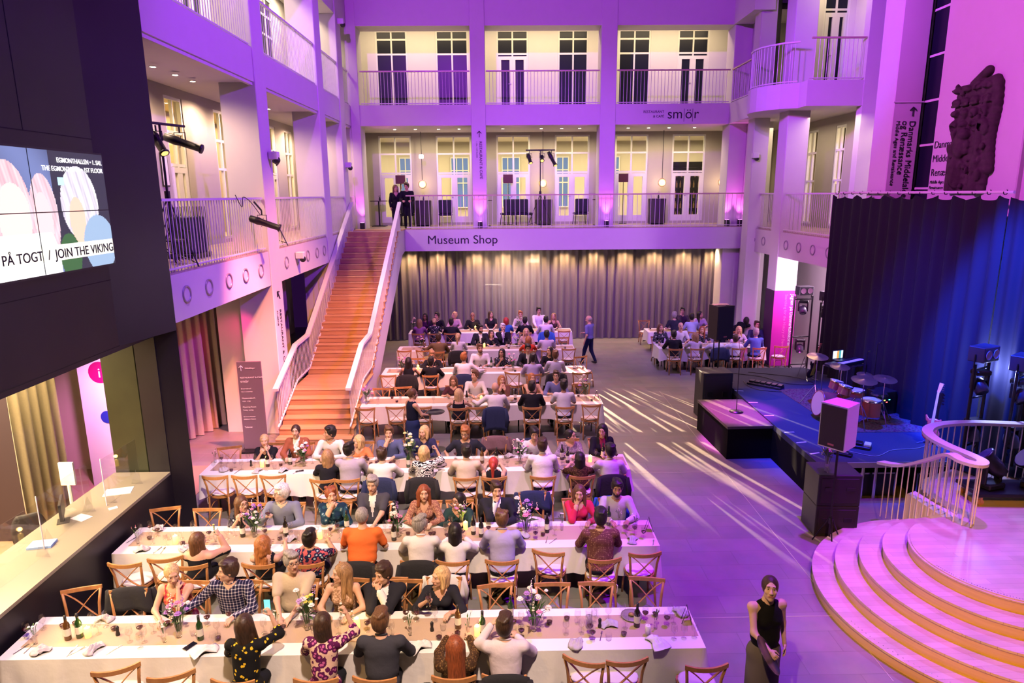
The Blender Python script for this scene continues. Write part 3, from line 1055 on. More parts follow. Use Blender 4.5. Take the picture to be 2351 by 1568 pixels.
sign('wall_lettering', 'small dark lettering on the wall beside the stone relief', [('Danmarks', 0.22, (9.74, 15.5, 6.75), TEXT_RIGHT, 'LEFT', {}), ('Middelalder', 0.22, (9.74, 15.5, 6.45), TEXT_RIGHT, 'LEFT', {}), ('Renæssance', 0.22, (9.74, 15.5, 6.15), TEXT_RIGHT, 'LEFT', {}), ('Middle Ages and', 0.1, (9.74, 15.5, 5.98), TEXT_RIGHT, 'LEFT', {}), ('Renaissance', 0.1, (9.74, 15.5, 5.86), TEXT_RIGHT, 'LEFT', {})])
t = thing('direction_sign', 'white hanging panel with arrow and the word for toys above the round balcony', 'sign')
MB().bbox(9.35, 9.95, 23.02, 23.05, 10.75, 12.1, b=0.005).build('panel', PAINTW, t)
arrow(0, 0, 0.2, plane_at(9.78, 23.015, 11.95, 'Y'), t)
vtext('Legetøj', 0.26, 9.68, 23.015, 11.75, parent=t, bold=True)
vtext('Toys', 0.13, 9.45, 23.015, 11.75, parent=t)
recenter(t)
# magenta banner on the right column
BAN = mat('magenta_banner', (0.45, 0.01, 0.30), 0.55)
t = thing('banner', 'magenta and purple banner wrapped on the right column with downward lettering', 'banner')
MB().bbox(XR - 0.045, 9.80, 21.975, 21.995, 0.05, 2.62, b=0.002).build('front_panel', BAN, t)
MB().bbox(XR - 0.05, XR - 0.035, 21.98, 22.72, 0.05, 2.62, b=0.002).build('side_panel', mat('dark_purple_banner', (0.05, 0.01, 0.06), 0.55), t)
vtext('Jagten på Danmarkshistorien', 0.155, 9.62, 21.97, 2.5, WHITEP, parent=t)
vtext('Searching for the History of Denmark', 0.13, 9.42, 21.97, 2.5, mat('pink_print', (0.8, 0.15, 0.5), 0.6), parent=t)
recenter(t)
# freestanding information sign left of the stairs
t = thing('information_sign', 'grey freestanding sign board with white text beside the stair foot', 'sign', (-5.78, 14.9, 0), 0.06)
MB().bbox(-0.27, 0.27, -0.02, 0.02, 0.05, 2.15, b=0.006).build('board', mat('mauve_grey_board', (0.17, 0.13, 0.16), 0.5), t)
MB().bbox(-0.32, 0.32, -0.2, 0.2, 0, 0.05, b=0.01).build('foot', STEELB, t)
y = 2.0
arrow(0, 0, 0.12, plane_at(-0.18, -0.023, 2.0, 'Y'), t, m=WHITEP)
for body, s_, dz in (('Udstillinger', 0.05, 0.0), ('RESTAURANT & CAFÉ', 0.052, 0.22), ('smör', 0.09, 0.1), ('Smørrebrød', 0.045, 0.16), ('Open sandwiches', 0.035, 0.07), ('Museumsbutik', 0.052, 0.16), ('10.00 - 17.00', 0.035, 0.07), ('Opening hours', 0.05, 0.14), ('Tirsdag - søndag', 0.035, 0.07), ('Børnenes Museum', 0.035, 0.16), ('Children\'s Museum', 0.035, 0.06), ('Toiletter', 0.05, 0.2)):
    y -= dz
    o = text('printed_line', body, s_, (-0.09 if dz == 0 else -0.22, -0.023, y - 0.02), TEXT_BACK, WHITEP, t)
sign('column_notice', 'round magenta pictogram and dark arrow on the lobby pillar', [('i', 0.28, (-8.0, 12.98, 2.33), TEXT_BACK, 'CENTER', dict(bold=True))], 'sign', WHITEP)
dm = Matrix.Rotation(math.pi / 2, 4, 'X')
for nm, lab, x, z, r, c in (('pictogram', 'round magenta information pictogram on the lobby pillar', -8.0, 2.43, 0.22, (0.35, 0.0, 0.12)), ('pictogram', 'small round blue pictogram lower on the lobby pillar', -7.97, 1.5, 0.13, (0.02, 0.03, 0.35))):
    mb = MB().lathe([(r, 0), (r, 0.006)], 24, (x, 12.995, z), M=dm)
    o = mb.build(nm, mat('pict' + str(r), c, 0.5))
    tag(o, lab, 'sign')
t = thing('direction_arrow', 'dark arrow pointing left on the lobby pillar', 'sign')
arrow(0, 0, 0.3, plane_at(-8.02, 12.985, 3.15, 'Y'), t, ang=math.pi / 2)
recenter(t)

# ---- round vents in the fascias
ringm = mat('vent_ring', (0.35, 0.3, 0.36), 0.4, 0.3)
RV = [(XL, y, 1) for y in (11.69, 12.6, 13.55, 14.45, 15.38, 17.26, 18.2, 19.19, 20.16, 21.0)] + [(XR, y, -1) for y in (24.29, 23.35, 21.46, 20.52, 19.58, 18.62)]
for x, y, s_ in RV:
    t = thing('round_vent', 'round recessed vent in the first floor fascia', 'vent', (x, y, 4.16), group='round vents in the first floor fascias')
    M = Matrix.Rotation(math.pi / 2 * s_, 4, 'Y')
    MB().lathe([(0.155, 0.0), (0.155, 0.022), (0.125, 0.022), (0.12, 0.004)], 24, M=M, cap=False).build('ring', ringm, t, smooth=True)
    MB().lathe([(0.125, -0.002), (0.125, 0.004)], 24, M=M).build('disc', PAINT, t)
DL = [(x, 27.3, B2) for x in (-4.1, -3.3, -2.4, -1.6, 0.1, 1.6, 2.4, 3.1, 5.0, 5.8, 6.6, 7.6)] + [(-6.6, y, 8.25) for y in (12.4, 13.7, 14.6, 15.4, 17.5, 18.8, 20.2, 23.2)]
for x, y, z in DL:
    t = thing('ceiling_downlight', 'small round recessed downlight in the first floor gallery ceiling', 'light', (x, y, z - 0.012), group='downlights in the first floor gallery ceiling')
    MB().lathe([(0.07, 0.0), (0.07, 0.01)], 16).build('rim', PAINTW, t)
    MB().lathe([(0.05, -0.004), (0.05, 0.0)], 14).build('lens', LEDW, t)
for x in (-3.6, -2.5, -1.0, 0.1, 1.3, 2.5, 3.7, 4.9, 6.1, 7.3, 8.4):
    t = thing('curtain_downlight', 'small downlight above the top of the grey curtain', 'light', (x, 26.55, B1 - 0.012), group='downlights over the grey curtain')
    MB().lathe([(0.07, 0.0), (0.07, 0.011)], 16).build('rim', PAINTW, t)
    MB().lathe([(0.05, -0.004), (0.05, 0.0)], 14).build('lens', LEDW, t)
    lamp('SPOT', (x, 26.58, B1 - 0.03), WARM, 210, (x, 26.85, 0), 120, 0.9, 0.03, name='curtain_downlight_lamp')

# ---- the stone relief
def smin_mesh_placeholder():
    pass


# ================================================================ TICKET COUNTER AND VIDEO WALL
t = thing('ticket_counter', 'long black ticket counter with glass screens along the left side', 'counter')
MB().box(-6.75, BX + 0.012, 4.42, 10.98, 1.112, 1.16).build('worktop', mat('grey_green_worktop', (0.22, 0.20, 0.15), 0.3), t)
MB().box(-6.6, BX - 0.36, 4.45, 10.95, 0.02, 1.11).build('body', BLK, t)
recenter(t)
PLEX = glassy('plexiglass', (0.94, 0.94, 0.95), 0.03, 0.03, 1.4)
for i, (y0, y1, dx) in enumerate([(5.9, 7.0, 0), (7.0, 8.3, -0.05), (8.4, 9.6, -0.1), (9.7, 10.6, 0.0)]):
    t = thing('screen_guard', ['front', 'second', 'third', 'farthest'][i] + ' clear plexiglass sneeze guard standing on the ticket counter', 'screen', (-6.15 + dx, y0, 1.16), 0.05 * (-1) ** i)
    MB().box(-0.004, 0.004, 0, y1 - y0, 0, 0.75).build('sheet', PLEX, t)
    MB().box(-0.005, 0.005, -0.012, 0, 0, 0.77).build('edge', mat('bright_acrylic_edge', (0.75, 0.7, 0.8), 0.2), t)
    for yy in (0.1, y1 - y0 - 0.1):
        MB().prism([(-0.1, 0), (0.1, 0), (0.0, 0.25)], yy, yy + 0.006, axis='y').build('foot', PLEX, t)
paper = mat('white_paper', (0.8, 0.78, 0.74), 0.7)
for i, (x, y, rz, s_, lab) in enumerate([(-6.25, 10.2, 0.3, 0.4, 'white sheet lying at the far end of the ticket counter'), (-6.3, 9.3, -0.4, 0.25, 'white leaflet on the middle of the ticket counter'), (-6.35, 8.5, 0.2, 0.3, 'blue and white brochures on the ticket counter'), (-5.95, 6.7, 0.6, 0.16, 'pink receipt near the front of the ticket counter'), (-5.95, 6.4, 0.2, 0.12, 'small white slip near the front of the ticket counter'), (-6.0, 9.6, 0.7, 0.12, 'folded white card on the ticket counter edge')]):
    o = MB().box(-s_ / 2, s_ / 2, -s_ * 0.35, s_ * 0.35, 0, 0.006 if i != 2 else 0.03).build('paper_sheet', mat('brochure_blue', (0.25, 0.4, 0.75), 0.5) if i == 2 else paper)
    o.location = (x, y, 1.16)
    o.rotation_euler = (0, 0, rz)
    tag(o, lab, 'paper')
for i, (x, y, lab) in enumerate([(-6.45, 7.4, 'black monitor behind the front plexiglass sheet'), (-6.5, 9.2, 'black monitor beside the brochures on the counter')]):
    t = thing('computer_monitor', lab, 'monitor', (x, y, 1.16), 0.5)
    MB().bbox(-0.02, 0.02, -0.22, 0.22, 0.08, 0.34, b=0.006).build('screen', BLACKM, t)
    MB().box(-0.015, 0.015, -0.03, 0.03, 0.01, 0.2).build('stand', BLACKM, t)
    MB().box(-0.08, 0.08, -0.1, 0.1, 0, 0.01).build('foot', BLACKM, t)
for i, (x, y, lab) in enumerate([(-7.2, 7.2, 'dark office chair behind the front of the ticket counter'), (-7.3, 9.6, 'dark office chair behind the far part of the ticket counter')]):
    t = thing('office_chair', lab, 'chair', (x, y, 0.012), 0.6)
    fab = mat('dark_chair_fabric', (0.03, 0.028, 0.03), 0.8)
    MB().bbox(-0.25, 0.25, -0.25, 0.25, 0.45, 0.53, b=0.03).build('seat', fab, t)
    mb = MB()
    for k in range(9):
        a = -0.8 + 1.6 * k / 8
    V = []
    F = []
    for k in range(13):
        for j in range(9):
            a = -0.9 + 1.8 * j / 8
            zz = 0.62 + 0.6 * k / 12
            ww = 0.26 * (1 - 0.35 * (abs(k / 6 - 1)) ** 3)
            V.append((math.sin(a) * ww * 1.1, -0.28 - 0.06 * math.cos(a) - 0.08 * k / 12, zz))
    for k in range(12):
        for j in range(8):
            a = k * 9 + j
            F.append((a, a + 1, a + 10, a + 9))
    o = np_mesh('backrest', V, F, [fab], None, t)
    so = o.modifiers.new('thick', 'SOLIDIFY')
    so.thickness = 0.05
    MB().tube([(0, 0, 0.45), (0, 0, 0.12)], 0.03, 8).build('post', STEELB, t)
    for k in range(5):
        a = 2 * math.pi * k / 5
        MB().tube([(0, 0, 0.12), (0.28 * math.cos(a), 0.28 * math.sin(a), 0.06)], 0.02, 6).tube([(0.28 * math.cos(a), 0.28 * math.sin(a), 0.0), (0.28 * math.cos(a), 0.28 * math.sin(a), 0.06)], 0.02, 6).build('leg', STEELB, t)
t = thing('information_stand', 'white slim poster stand behind the ticket counter', 'stand', (-7.3, 10.6, 0.012))
MB().lathe([(0.2, 0), (0.2, 0.03)], 20).build('base', PAINTW, t)
MB().tube([(0, 0, 0.03), (0, 0, 1.1)], 0.03, 8).build('pole', PAINTW, t)
MB().box(-0.12, 0.12, -0.02, 0.02, 1.1, 1.5).build('holder', PAINTW, t)
struct('wall_lobby_screen', MB().box(-12.7, -8.05, 10.75, 10.9, 0.012, 3.7), mat('dark_lobby_screen', (0.03, 0.02, 0.03), 0.5))

# ---- video wall: picture built as coloured cells per panel
vm = bpy.data.materials.new('screen_picture')
vm.use_nodes = True
nt = vm.node_tree
b = nt.nodes['Principled BSDF']
ca = nt.nodes.new('ShaderNodeVertexColor')
ca.layer_name = 'picture'
nt.links.new(ca.outputs[0], b.inputs['Emission Color'])
b.inputs['Base Color'].default_value = (0.01, 0.01, 0.01, 1)
b.inputs['Emission Strength'].default_value = 1.5
VY0, VY1, VZ0, VZ1 = 6.98, 10.13, 4.86, 6.42


def picture(u, v):
    """colour of the video picture; u 0..1 from far (right) edge towards the camera, v 0..1 upwards"""
    x, y = 1 - u, v

    def el(cx, cy, rx, ry):
        return ((x - cx) / rx) ** 2 + ((y - cy) / ry) ** 2 < 1
    col = (0.16, 0.20, 0.42) if x < 0.62 else (0.03, 0.03, 0.05)
    if x < 0.62 and y > 0.35:
        k = 0.6 + 0.4 * math.sin(x * 9 + y * 4)
        col = (0.16 * k, 0.2 * k, 0.42 * k)
    n = 0.5 + 0.3 * math.sin(x * 110 + 3 * math.sin(y * 9)) + 0.2 * math.sin(x * 310 + y * 40)
    if el(0.36, 0.48, 0.125, 0.42):
        col = (0.85 - 0.25 * n, 0.6 - 0.25 * n, 0.62 - 0.2 * n)
    if el(0.38, 0.47, 0.09, 0.26):
        col = (1.0, 0.66, 0.62)
    if el(0.55, 0.45, 0.085, 0.36):
        col = (0.8 - 0.2 * n, 0.6 - 0.2 * n, 0.66 - 0.2 * n)
    if el(0.54, 0.42, 0.055, 0.24):
        col = (0.95, 0.6, 0.62)
    if y < 0.34 and abs(x - 0.4) < 0.21 - 0.25 * max(0, y - 0.2):
        col = (1.0, 0.98, 0.98)
    if el(0.79, 0.56, 0.13, 0.32):
        col = (0.85 - 0.35 * n, 0.8 - 0.35 * n, 0.85 - 0.3 * n)
    if el(0.76, 0.42, 0.055, 0.2):
        col = (1.0, 0.55, 0.42)
    if el(0.9, 0.2, 0.12, 0.26):
        col = (0.30, 0.42, 0.6)
    if el(0.68, 0.12, 0.07, 0.2):
        col = (0.04, 0.12, 0.04)
    if 0.66 < x < 0.70 and 0.72 < y < 0.78:
        col = (0.5, 0.9, 1.0)
    for q in (0.19, 0.26):
        if 0.0 < x < 0.3 and abs(((x - 0.12) / 0.1) ** 2 + ((y - q - 0.25) / 0.22) ** 2 - 1) < 0.12:
            col = (0.9, 0.9, 1.0)
    if 0.10 < y < 0.235:
        col = (0.92, 0.86, 0.74)
    return col


t = thing('video_wall', 'lit video wall of joined screens on the black steel wall', 'screen')
MB().box(BX + 0.0, BX + 0.035, VY0 - 0.02, VY1 + 0.02, VZ0 - 0.02, VZ1 + 0.02).build('bezel', BLACKM, t)
for i in range(2):
    for j in range(2):
        ya, yb = VY0 + (VY1 - VY0) * i / 2 + 0.008, VY0 + (VY1 - VY0) * (i + 1) / 2 - 0.008
        za, zb = VZ0 + (VZ1 - VZ0) * j / 2 + 0.006, VZ0 + (VZ1 - VZ0) * (j + 1) / 2 - 0.006
        nu, nv = 110, 60
        V = [(BX + 0.04, ya + (yb - ya) * a / nu, za + (zb - za) * c / nv) for c in range(nv + 1) for a in range(nu + 1)]
        F = [(c * (nu + 1) + a, c * (nu + 1) + a + 1, (c + 1) * (nu + 1) + a + 1, (c + 1) * (nu + 1) + a) for c in range(nv) for a in range(nu)]
        o = np_mesh('screen', V, F, [vm], None, t, smooth=False)
        at_ = o.data.color_attributes.new('picture', 'FLOAT_COLOR', 'CORNER')
        cols_ = []
        for c in range(nv):
            for a in range(nu):
                u = 1 - ((ya + (yb - ya) * (a + 0.5) / nu) - VY0) / (VY1 - VY0)
                v = ((za + (zb - za) * (c + 0.5) / nv) - VZ0) / (VZ1 - VZ0)
                cols_ += [(*picture(u, v), 1.0)] * 4
        at_.data.foreach_set('color', np.array(cols_, np.float32).ravel())
glow = mat('screen_white_letters', (1, 1, 1), 0.5, emit=(1, 0.97, 0.85), estr=1.6)
text('lettering', '– PÅ TOGT  /  JOIN THE VIKING', 0.17, (BX + 0.046, VY1 - 0.02, VZ0 + 0.19), TEXT_LEFT, INK, t, 'RIGHT', bold=True, sx=1.0)
text('lettering', 'EGMONTHALLEN • 1. SAL', 0.088, (BX + 0.046, VY1 - 0.04, VZ1 - 0.15), TEXT_LEFT, glow, t, 'RIGHT', bold=True)
text('lettering', 'THE EGMONT HALL • 1ST FLOOR', 0.088, (BX + 0.046, VY1 - 0.04, VZ1 - 0.26), TEXT_LEFT, glow, t, 'RIGHT', bold=True)
recenter(t)

# ================================================================ smooth blended solids
def sdf_mesh(prims, vox, k=0.03, pad=0.05):
    """prims: ('c',a,b,ra,rb) tapered capsule; ('e',c,(rx,ry,rz)[,R]) ellipsoid; optional 5th/last 'sub'"""
    lo, hi = np.full(3, 1e9), np.full(3, -1e9)
    bb = []
    for p in prims:
        if p[0] == 'c':
            a, b = np.array(p[1], float), np.array(p[2], float)
            r = max(p[3], p[4])
            l, h = np.minimum(a, b) - r, np.maximum(a, b) + r
        else:
            c, rr = np.array(p[1], float), np.array(p[2], float)
            if len(p) > 3 and p[3] is not None and not isinstance(p[3], str):
                ext = np.abs(np.array(p[3])) @ rr
            else:
                ext = rr
            l, h = c - ext, c + ext
        bb.append((l, h))
        if not (isinstance(p[-1], str) and p[-1] == 'sub'):
            lo, hi = np.minimum(lo, l), np.maximum(hi, h)
    lo, hi = lo - pad, hi + pad
    n = np.ceil((hi - lo) / vox).astype(int) + 1
    f = np.full(n, 0.2, np.float32)
    m = k * 1.3 + vox * 2
    for p, (l, h) in zip(prims, bb):
        i0 = np.maximum(0, np.floor((l - m - lo) / vox).astype(int))
        i1 = np.minimum(n, np.ceil((h + m - lo) / vox).astype(int) + 1)
        if np.any(i1 <= i0):
            continue
        ax = [lo[q] + vox * np.arange(i0[q], i1[q]) for q in range(3)]
        X, Y, Z = np.meshgrid(*ax, indexing='ij', sparse=True)
        if p[0] == 'c':
            a, b = np.array(p[1], float), np.array(p[2], float)
            d = b - a
            L2 = d @ d + 1e-12
            t = np.clip(((X - a[0]) * d[0] + (Y - a[1]) * d[1] + (Z - a[2]) * d[2]) / L2, 0, 1)
            D = np.sqrt((X - a[0] - t * d[0]) ** 2 + (Y - a[1] - t * d[1]) ** 2 + (Z - a[2] - t * d[2]) ** 2) - (p[3] + (p[4] - p[3]) * t)
        else:
            c, rr = np.array(p[1], float), np.array(p[2], float)
            x, y, z = X - c[0], Y - c[1], Z - c[2]
            if len(p) > 3 and p[3] is not None and not isinstance(p[3], str):
                R_ = np.array(p[3])
                x, y, z = (R_[0, 0] * x + R_[1, 0] * y + R_[2, 0] * z), (R_[0, 1] * x + R_[1, 1] * y + R_[2, 1] * z), (R_[0, 2] * x + R_[1, 2] * y + R_[2, 2] * z)
            q = np.sqrt((x / rr[0]) ** 2 + (y / rr[1]) ** 2 + (z / rr[2]) ** 2) + 1e-9
            q2 = np.sqrt((x / rr[0] ** 2) ** 2 + (y / rr[1] ** 2) ** 2 + (z / rr[2] ** 2) ** 2) + 1e-9
            D = q * (q - 1) / q2
        s = f[i0[0]:i1[0], i0[1]:i1[1], i0[2]:i1[2]]
        D = D.astype(np.float32)
        if isinstance(p[-1], str) and p[-1] == 'sub':
            hh = np.clip(0.5 - 0.5 * (s + D) / 0.01, 0, 1)
            s[...] = s * (1 - hh) - D * hh + 0.01 * hh * (1 - hh)
        else:
            hh = np.maximum(k - np.abs(s - D), 0) / k
            s[...] = np.minimum(s, D) - hh * hh * k * 0.25
    V, F = nets(f)
    return V * vox + lo, F


def nets(f):
    s = f < 0
    nx, ny, nz = f.shape
    cs = sum(s[i:nx - 1 + i, j:ny - 1 + j, k:nz - 1 + k].astype(np.int8) for i in (0, 1) for j in (0, 1) for k in (0, 1))
    act = (cs > 0) & (cs < 8)
    I = np.argwhere(act)
    idx = -np.ones(act.shape, np.int32)
    idx[act] = np.arange(len(I))
    acc = np.zeros((len(I), 3))
    cnt = np.zeros(len(I))
    cor = [(i, j, k) for i in (0, 1) for j in (0, 1) for k in (0, 1)]
    vals = {c: f[I[:, 0] + c[0], I[:, 1] + c[1], I[:, 2] + c[2]] for c in cor}
    for a in cor:
        for ax in range(3):
            if a[ax]:
                continue
            b = list(a)
            b[ax] = 1
            b = tuple(b)
            va, vb = vals[a], vals[b]
            mk = (va < 0) != (vb < 0)
            t = np.where(mk, va / (va - vb + 1e-12), 0)
            p = np.array(a, float)[None, :] + t[:, None] * np.eye(3)[ax][None, :]
            acc += p * mk[:, None]
            cnt += mk
    V = I + acc / cnt[:, None]
    Fs = []
    for ax in range(3):
        o1, o2 = [q for q in range(3) if q != ax]
        sl = [slice(1, -1)] * 3
        A = s[tuple(slice(0, -1) if q == ax else slice(1, -1) for q in range(3))]
        B = s[tuple(slice(1, None) if q == ax else slice(1, -1) for q in range(3))]
        E_ = np.argwhere(A != B)
        if not len(E_):
            continue
        flip = A[tuple(E_.T)]
        base = E_.copy()
        base[:, o1] += 1
        base[:, o2] += 1
        q = []
        for (u, v) in ((0, 0), (1, 0), (1, 1), (0, 1)):
            c = base.copy()
            c[:, o1] -= u
            c[:, o2] -= v
            q.append(idx[c[:, 0], c[:, 1], c[:, 2]])
        Q = np.stack(q, 1)
        fl = flip if ax != 1 else ~flip
        Q[~fl] = Q[~fl][:, ::-1]
        Fs.append(Q)
    F = np.concatenate(Fs)
    return V, F[(F >= 0).all(1)]


# ---- the carved stone relief above the drape
STONE = mat('weathered_relief_stone', (0.075, 0.058, 0.052), 0.9, noise=0.5, nscale=6, bump=0.6, bscale=14, spec=0.1)
rng = random.Random(4)
pr = []
# local frame: x = depth off the wall, y = along wall (0..1.3, towards the camera), z up
for zz in np.arange(0.0, 2.0, 0.12):
    wdt = 0.52 + 0.03 * math.sin(zz * 5)
    pr.append(('c', (0.05, 0.65 - wdt + 0.05, zz), (0.05, 0.65 + wdt - 0.12 * (zz < 0.3), zz), 0.1, 0.1))
pr += [('c', (0.05, 0.5, 2.0), (0.05, 0.85, 2.2), 0.09, 0.09), ('c', (0.05, 0.75, 1.95), (0.05, 1.1, 2.0), 0.1, 0.1), ('c', (0.05, 0.25, 1.85), (0.05, 0.6, 1.95), 0.1, 0.1)]
for (yy, z0, z1, r_) in ((0.95, 0.0, 1.15, 0.1), (0.45, 0.1, 1.2, 0.12), (0.2, 0.0, 1.3, 0.08)):
    pr.append(('c', (0.13, yy, z0), (0.15, yy, z1), r_, r_ * 0.8))
pr += [('e', (0.2, 0.5, 0.85), (0.12, 0.15, 0.28)), ('e', (0.22, 0.42, 0.35), (0.1, 0.1, 0.3)), ('e', (0.2, 0.6, 1.05), (0.13, 0.12, 0.12))]
for k in range(16):
    yy, zz = 0.2 + 0.28 * (k % 4), 1.25 + 0.22 * (k // 4)
    pr.append(('e', (0.17, yy, zz), (0.09, 0.09, 0.07)))
    pr.append(('e', (0.22, yy, zz - 0.08), (0.05, 0.05, 0.04), 'sub'))
for k in range(18):
    pr.append(('e', (0.17, rng.uniform(0.1, 1.2), rng.uniform(0.1, 1.9)), (0.06, rng.uniform(0.03, 0.09), rng.uniform(0.04, 0.16))))
for k in range(46):
    yy, zz = rng.uniform(0.1, 1.25), rng.uniform(0.15, 2.1)
    pr.append(('e', (rng.uniform(0.16, 0.26), yy, zz), (0.07, rng.uniform(0.02, 0.07), rng.uniform(0.03, 0.12)), 'sub'))
for k in range(30):
    pr.append(('e', (rng.uniform(0.15, 0.2), rng.uniform(0.08, 1.2), rng.uniform(0.05, 2.0)), (0.05, rng.uniform(0.015, 0.05), rng.uniform(0.02, 0.08))))
for k in range(4):
    pr.append(('c', (0.2, 0.12 + 0.27 * k, 1.62), (0.2, 0.28 + 0.27 * k, 1.62), 0.03, 0.03))
    pr.append(('c', (0.18, 0.12 + 0.27 * k, 1.9), (0.18, 0.28 + 0.27 * k, 1.9), 0.03, 0.03))
V, F = sdf_mesh(pr, 0.020, 0.022)
V[:, 0] = -np.maximum(V[:, 0], 0.0)
V[:, 1] = -V[:, 1]
o = np_mesh('stone_relief', V, F, [STONE])
o.location = (9.75, 14.85, 5.86)
o.scale = (1.04, 1.04, 1.04)
tag(o, 'tall dark carved stone relief fixed on the right wall above the drape', 'sculpture')

# ================================================================ ROUND STEPS AND PLATFORM
CX0, CY0 = 6.98, 8.35
PALE2 = wood('pale_ash_riser', (0.56, 0.40, 0.25), (0.64, 0.47, 0.31), 0.4, (2, 2, 30))
plat = thing('curved_steps', 'five curved ash steps rising to the round platform at lower right', 'steps')
RAD = [2.41, 2.10, 1.79, 1.49, 1.18]
for i, r_ in enumerate(RAD):
    z1 = 0.17 * (i + 1)
    arc = [(CX0 + r_ * math.cos(a), CY0 + r_ * math.sin(a)) for a in [math.radians(92 + (268 - 92) * j / 60 + 0) for j in range(61)]]
    poly = arc + [(9.7, CY0 - r_), (9.7, 9.3 if i < 4 else 9.3), (7.0, 9.3)] if i == 4 else arc + [(9.7, CY0 - r_), (9.7, 8.6), (7.05, 8.6)]
    MB().prism(poly, z1 - 0.17, z1 - 0.03).build('riser', PALE2, plat)
    arc2 = [(CX0 + (r_ + 0.02) * math.cos(a), CY0 + (r_ + 0.02) * math.sin(a)) for a in [math.radians(92 + 176 * j / 60) for j in range(61)]]
    poly2 = arc2 + [(9.7, CY0 - r_ - 0.02), (9.7, 8.6), (7.05, 8.6)]
    MB().prism(poly2, z1 - 0.03, z1 - (0.0 if i < 4 else 0.012)).build('tread', PALE, plat)
recenter(plat)
pf = MB().prism([(7.0, CY0 + 1.17)] + [(CX0 + 1.17 * math.cos(math.radians(92 + 176 * j / 40)), CY0 + 1.17 * math.sin(math.radians(92 + 176 * j / 40))) for j in range(41)] + [(9.7, CY0 - 1.17), (9.7, 12.0), (8.9, 11.7), (7.9, 11.2), (7.35, 10.9), (7.12, 10.5), (7.1, 10.0), (7.12, 9.6)], 0.0, 0.852)
struct('floor_platform', pf, PALE, 'round pale wooden platform above the curved steps')
# dotted anti-slip studs along the nosings
stm = mat('steel_stud', (0.75, 0.75, 0.8), 0.25, 0.9)
for i in (0, 4):
    mb = MB()
    for j in range(40):
        a = math.radians(190 + 1.6 * j)
        mb.lathe([(0.008, 0), (0.006, 0.003)], 6, (CX0 + (RAD[i] - 0.05) * math.cos(a), CY0 + (RAD[i] - 0.05) * math.sin(a), 0.17 * (i + 1) + (0.002 if i == 4 else 0)))
    o = mb.build('anti_slip_studs', stm)
    tag(o, ['row of small steel studs along the lowest curved step', 'row of small steel studs along the platform edge'][i // 4], 'studs', kind='stuff')
# S-curved railing
path = [(6.62, 10.95, 0.17 + 0.0), (6.72, 10.5, 0.3), (6.80, 10.0, 0.6), (6.84, 9.6, 0.86), (6.88, 9.35, 0.86), (6.97, 9.2, 0.86), (7.08, 9.2, 0.86), (7.16, 9.33, 0.86), (7.13, 9.6, 0.86), (7.06, 9.9, 0.86), (7.04, 10.25, 0.86), (7.14, 10.6, 0.86), (7.4, 10.85, 0.86), (7.8, 10.98, 0.86), (8.3, 11.0, 0.86), (8.9, 10.9, 0.86), (9.5, 10.85, 0.86)]


def smooth_path(p, n=4):
    p = [np.array(q, float) for q in p]
    out = []
    for i in range(len(p) - 1):
        a, b, c, d = p[max(i - 1, 0)], p[i], p[i + 1], p[min(i + 2, len(p) - 1)]
        for j in range(n):
            t = j / n
            out.append(0.5 * ((2 * b) + (-a + c) * t + (2 * a - 5 * b + 4 * c - d) * t * t + (-a + 3 * b - 3 * c + d) * t ** 3))
    out.append(p[-1])
    return out


railing('curved white railing winding round the platform edge', [tuple(q) for q in smooth_path(path)], 1.0, 0.125, 0.16, 0.05, None, 'railing', 'curved_railing', bottom=False)
o = MB().prism([(6.88, 9.35), (7.0, 9.22), (7.15, 9.3), (7.14, 9.7), (7.05, 10.0), (7.0, 10.5), (6.8, 10.4), (6.85, 9.8)], 0.0, 0.83).build('low_curb', PAINT)
tag(o, 'low curved white curb wall under the winding railing', 'curb')

# ================================================================ STAGE
CARP = mat('dark_stage_carpet', (0.045, 0.05, 0.08), 0.95, noise=0.25, nscale=60, bump=0.2, bscale=300, spec=0.1)
SKIRT = mat('black_molton', (0.006, 0.006, 0.008), 0.95, spec=0.1)
SZ = 0.8
deck = [(5.95, 11.85), (9.1, 11.85), (9.1, 18.4), (8.75, 18.9), (6.1, 18.9), (6.0, 16.0)]
t = thing('stage_deck', 'low black-skirted band stage with dark carpet', 'stage')
MB().prism(deck, SZ - 0.12, SZ).build('deck', CARP, t)
MB().prism([(5.96, 11.87), (6.0, 11.87), (6.02, 16.0), (6.14, 18.88), (6.1, 18.88), (5.98, 16.0)], 0, SZ - 0.12).build('skirt', SKIRT, t)
MB().box(6.14, 8.7, 18.84, 18.87, 0, SZ - 0.12).build('skirt', SKIRT, t)
MB().box(6.3, 9.08, 11.82, 11.85, SZ - 0.11, SZ - 0.005).build('edge_beam', mat('aluminium', (0.6, 0.6, 0.62), 0.35, 0.7), t)
for x in (6.1, 6.9, 7.15, 8.1, 8.3, 9.1):
    MB().tube([(x, 11.95, 0), (x, 11.95, SZ - 0.12)], 0.035, 8).build('leg', CHROME, t)
recenter(t)
t = thing('stage_extension', 'lower purple-lit platform box in front of the stage', 'platform')
MB().prism([(4.95, 13.98), (6.0, 14.0), (5.98, 15.98), (4.85, 15.98)], SZ - 0.09, SZ - 0.03).build('deck', mat('dark_plywood', (0.09, 0.07, 0.07), 0.55, noise=0.3, nscale=20), t)
MB().prism([(4.97, 14.0), (5.98, 14.02), (5.96, 15.96), (4.87, 15.96)], 0, SZ - 0.09).build('skirt', SKIRT, t)
recenter(t)
tapem = mat('white_tape', (0.5, 0.5, 0.55), 0.6)
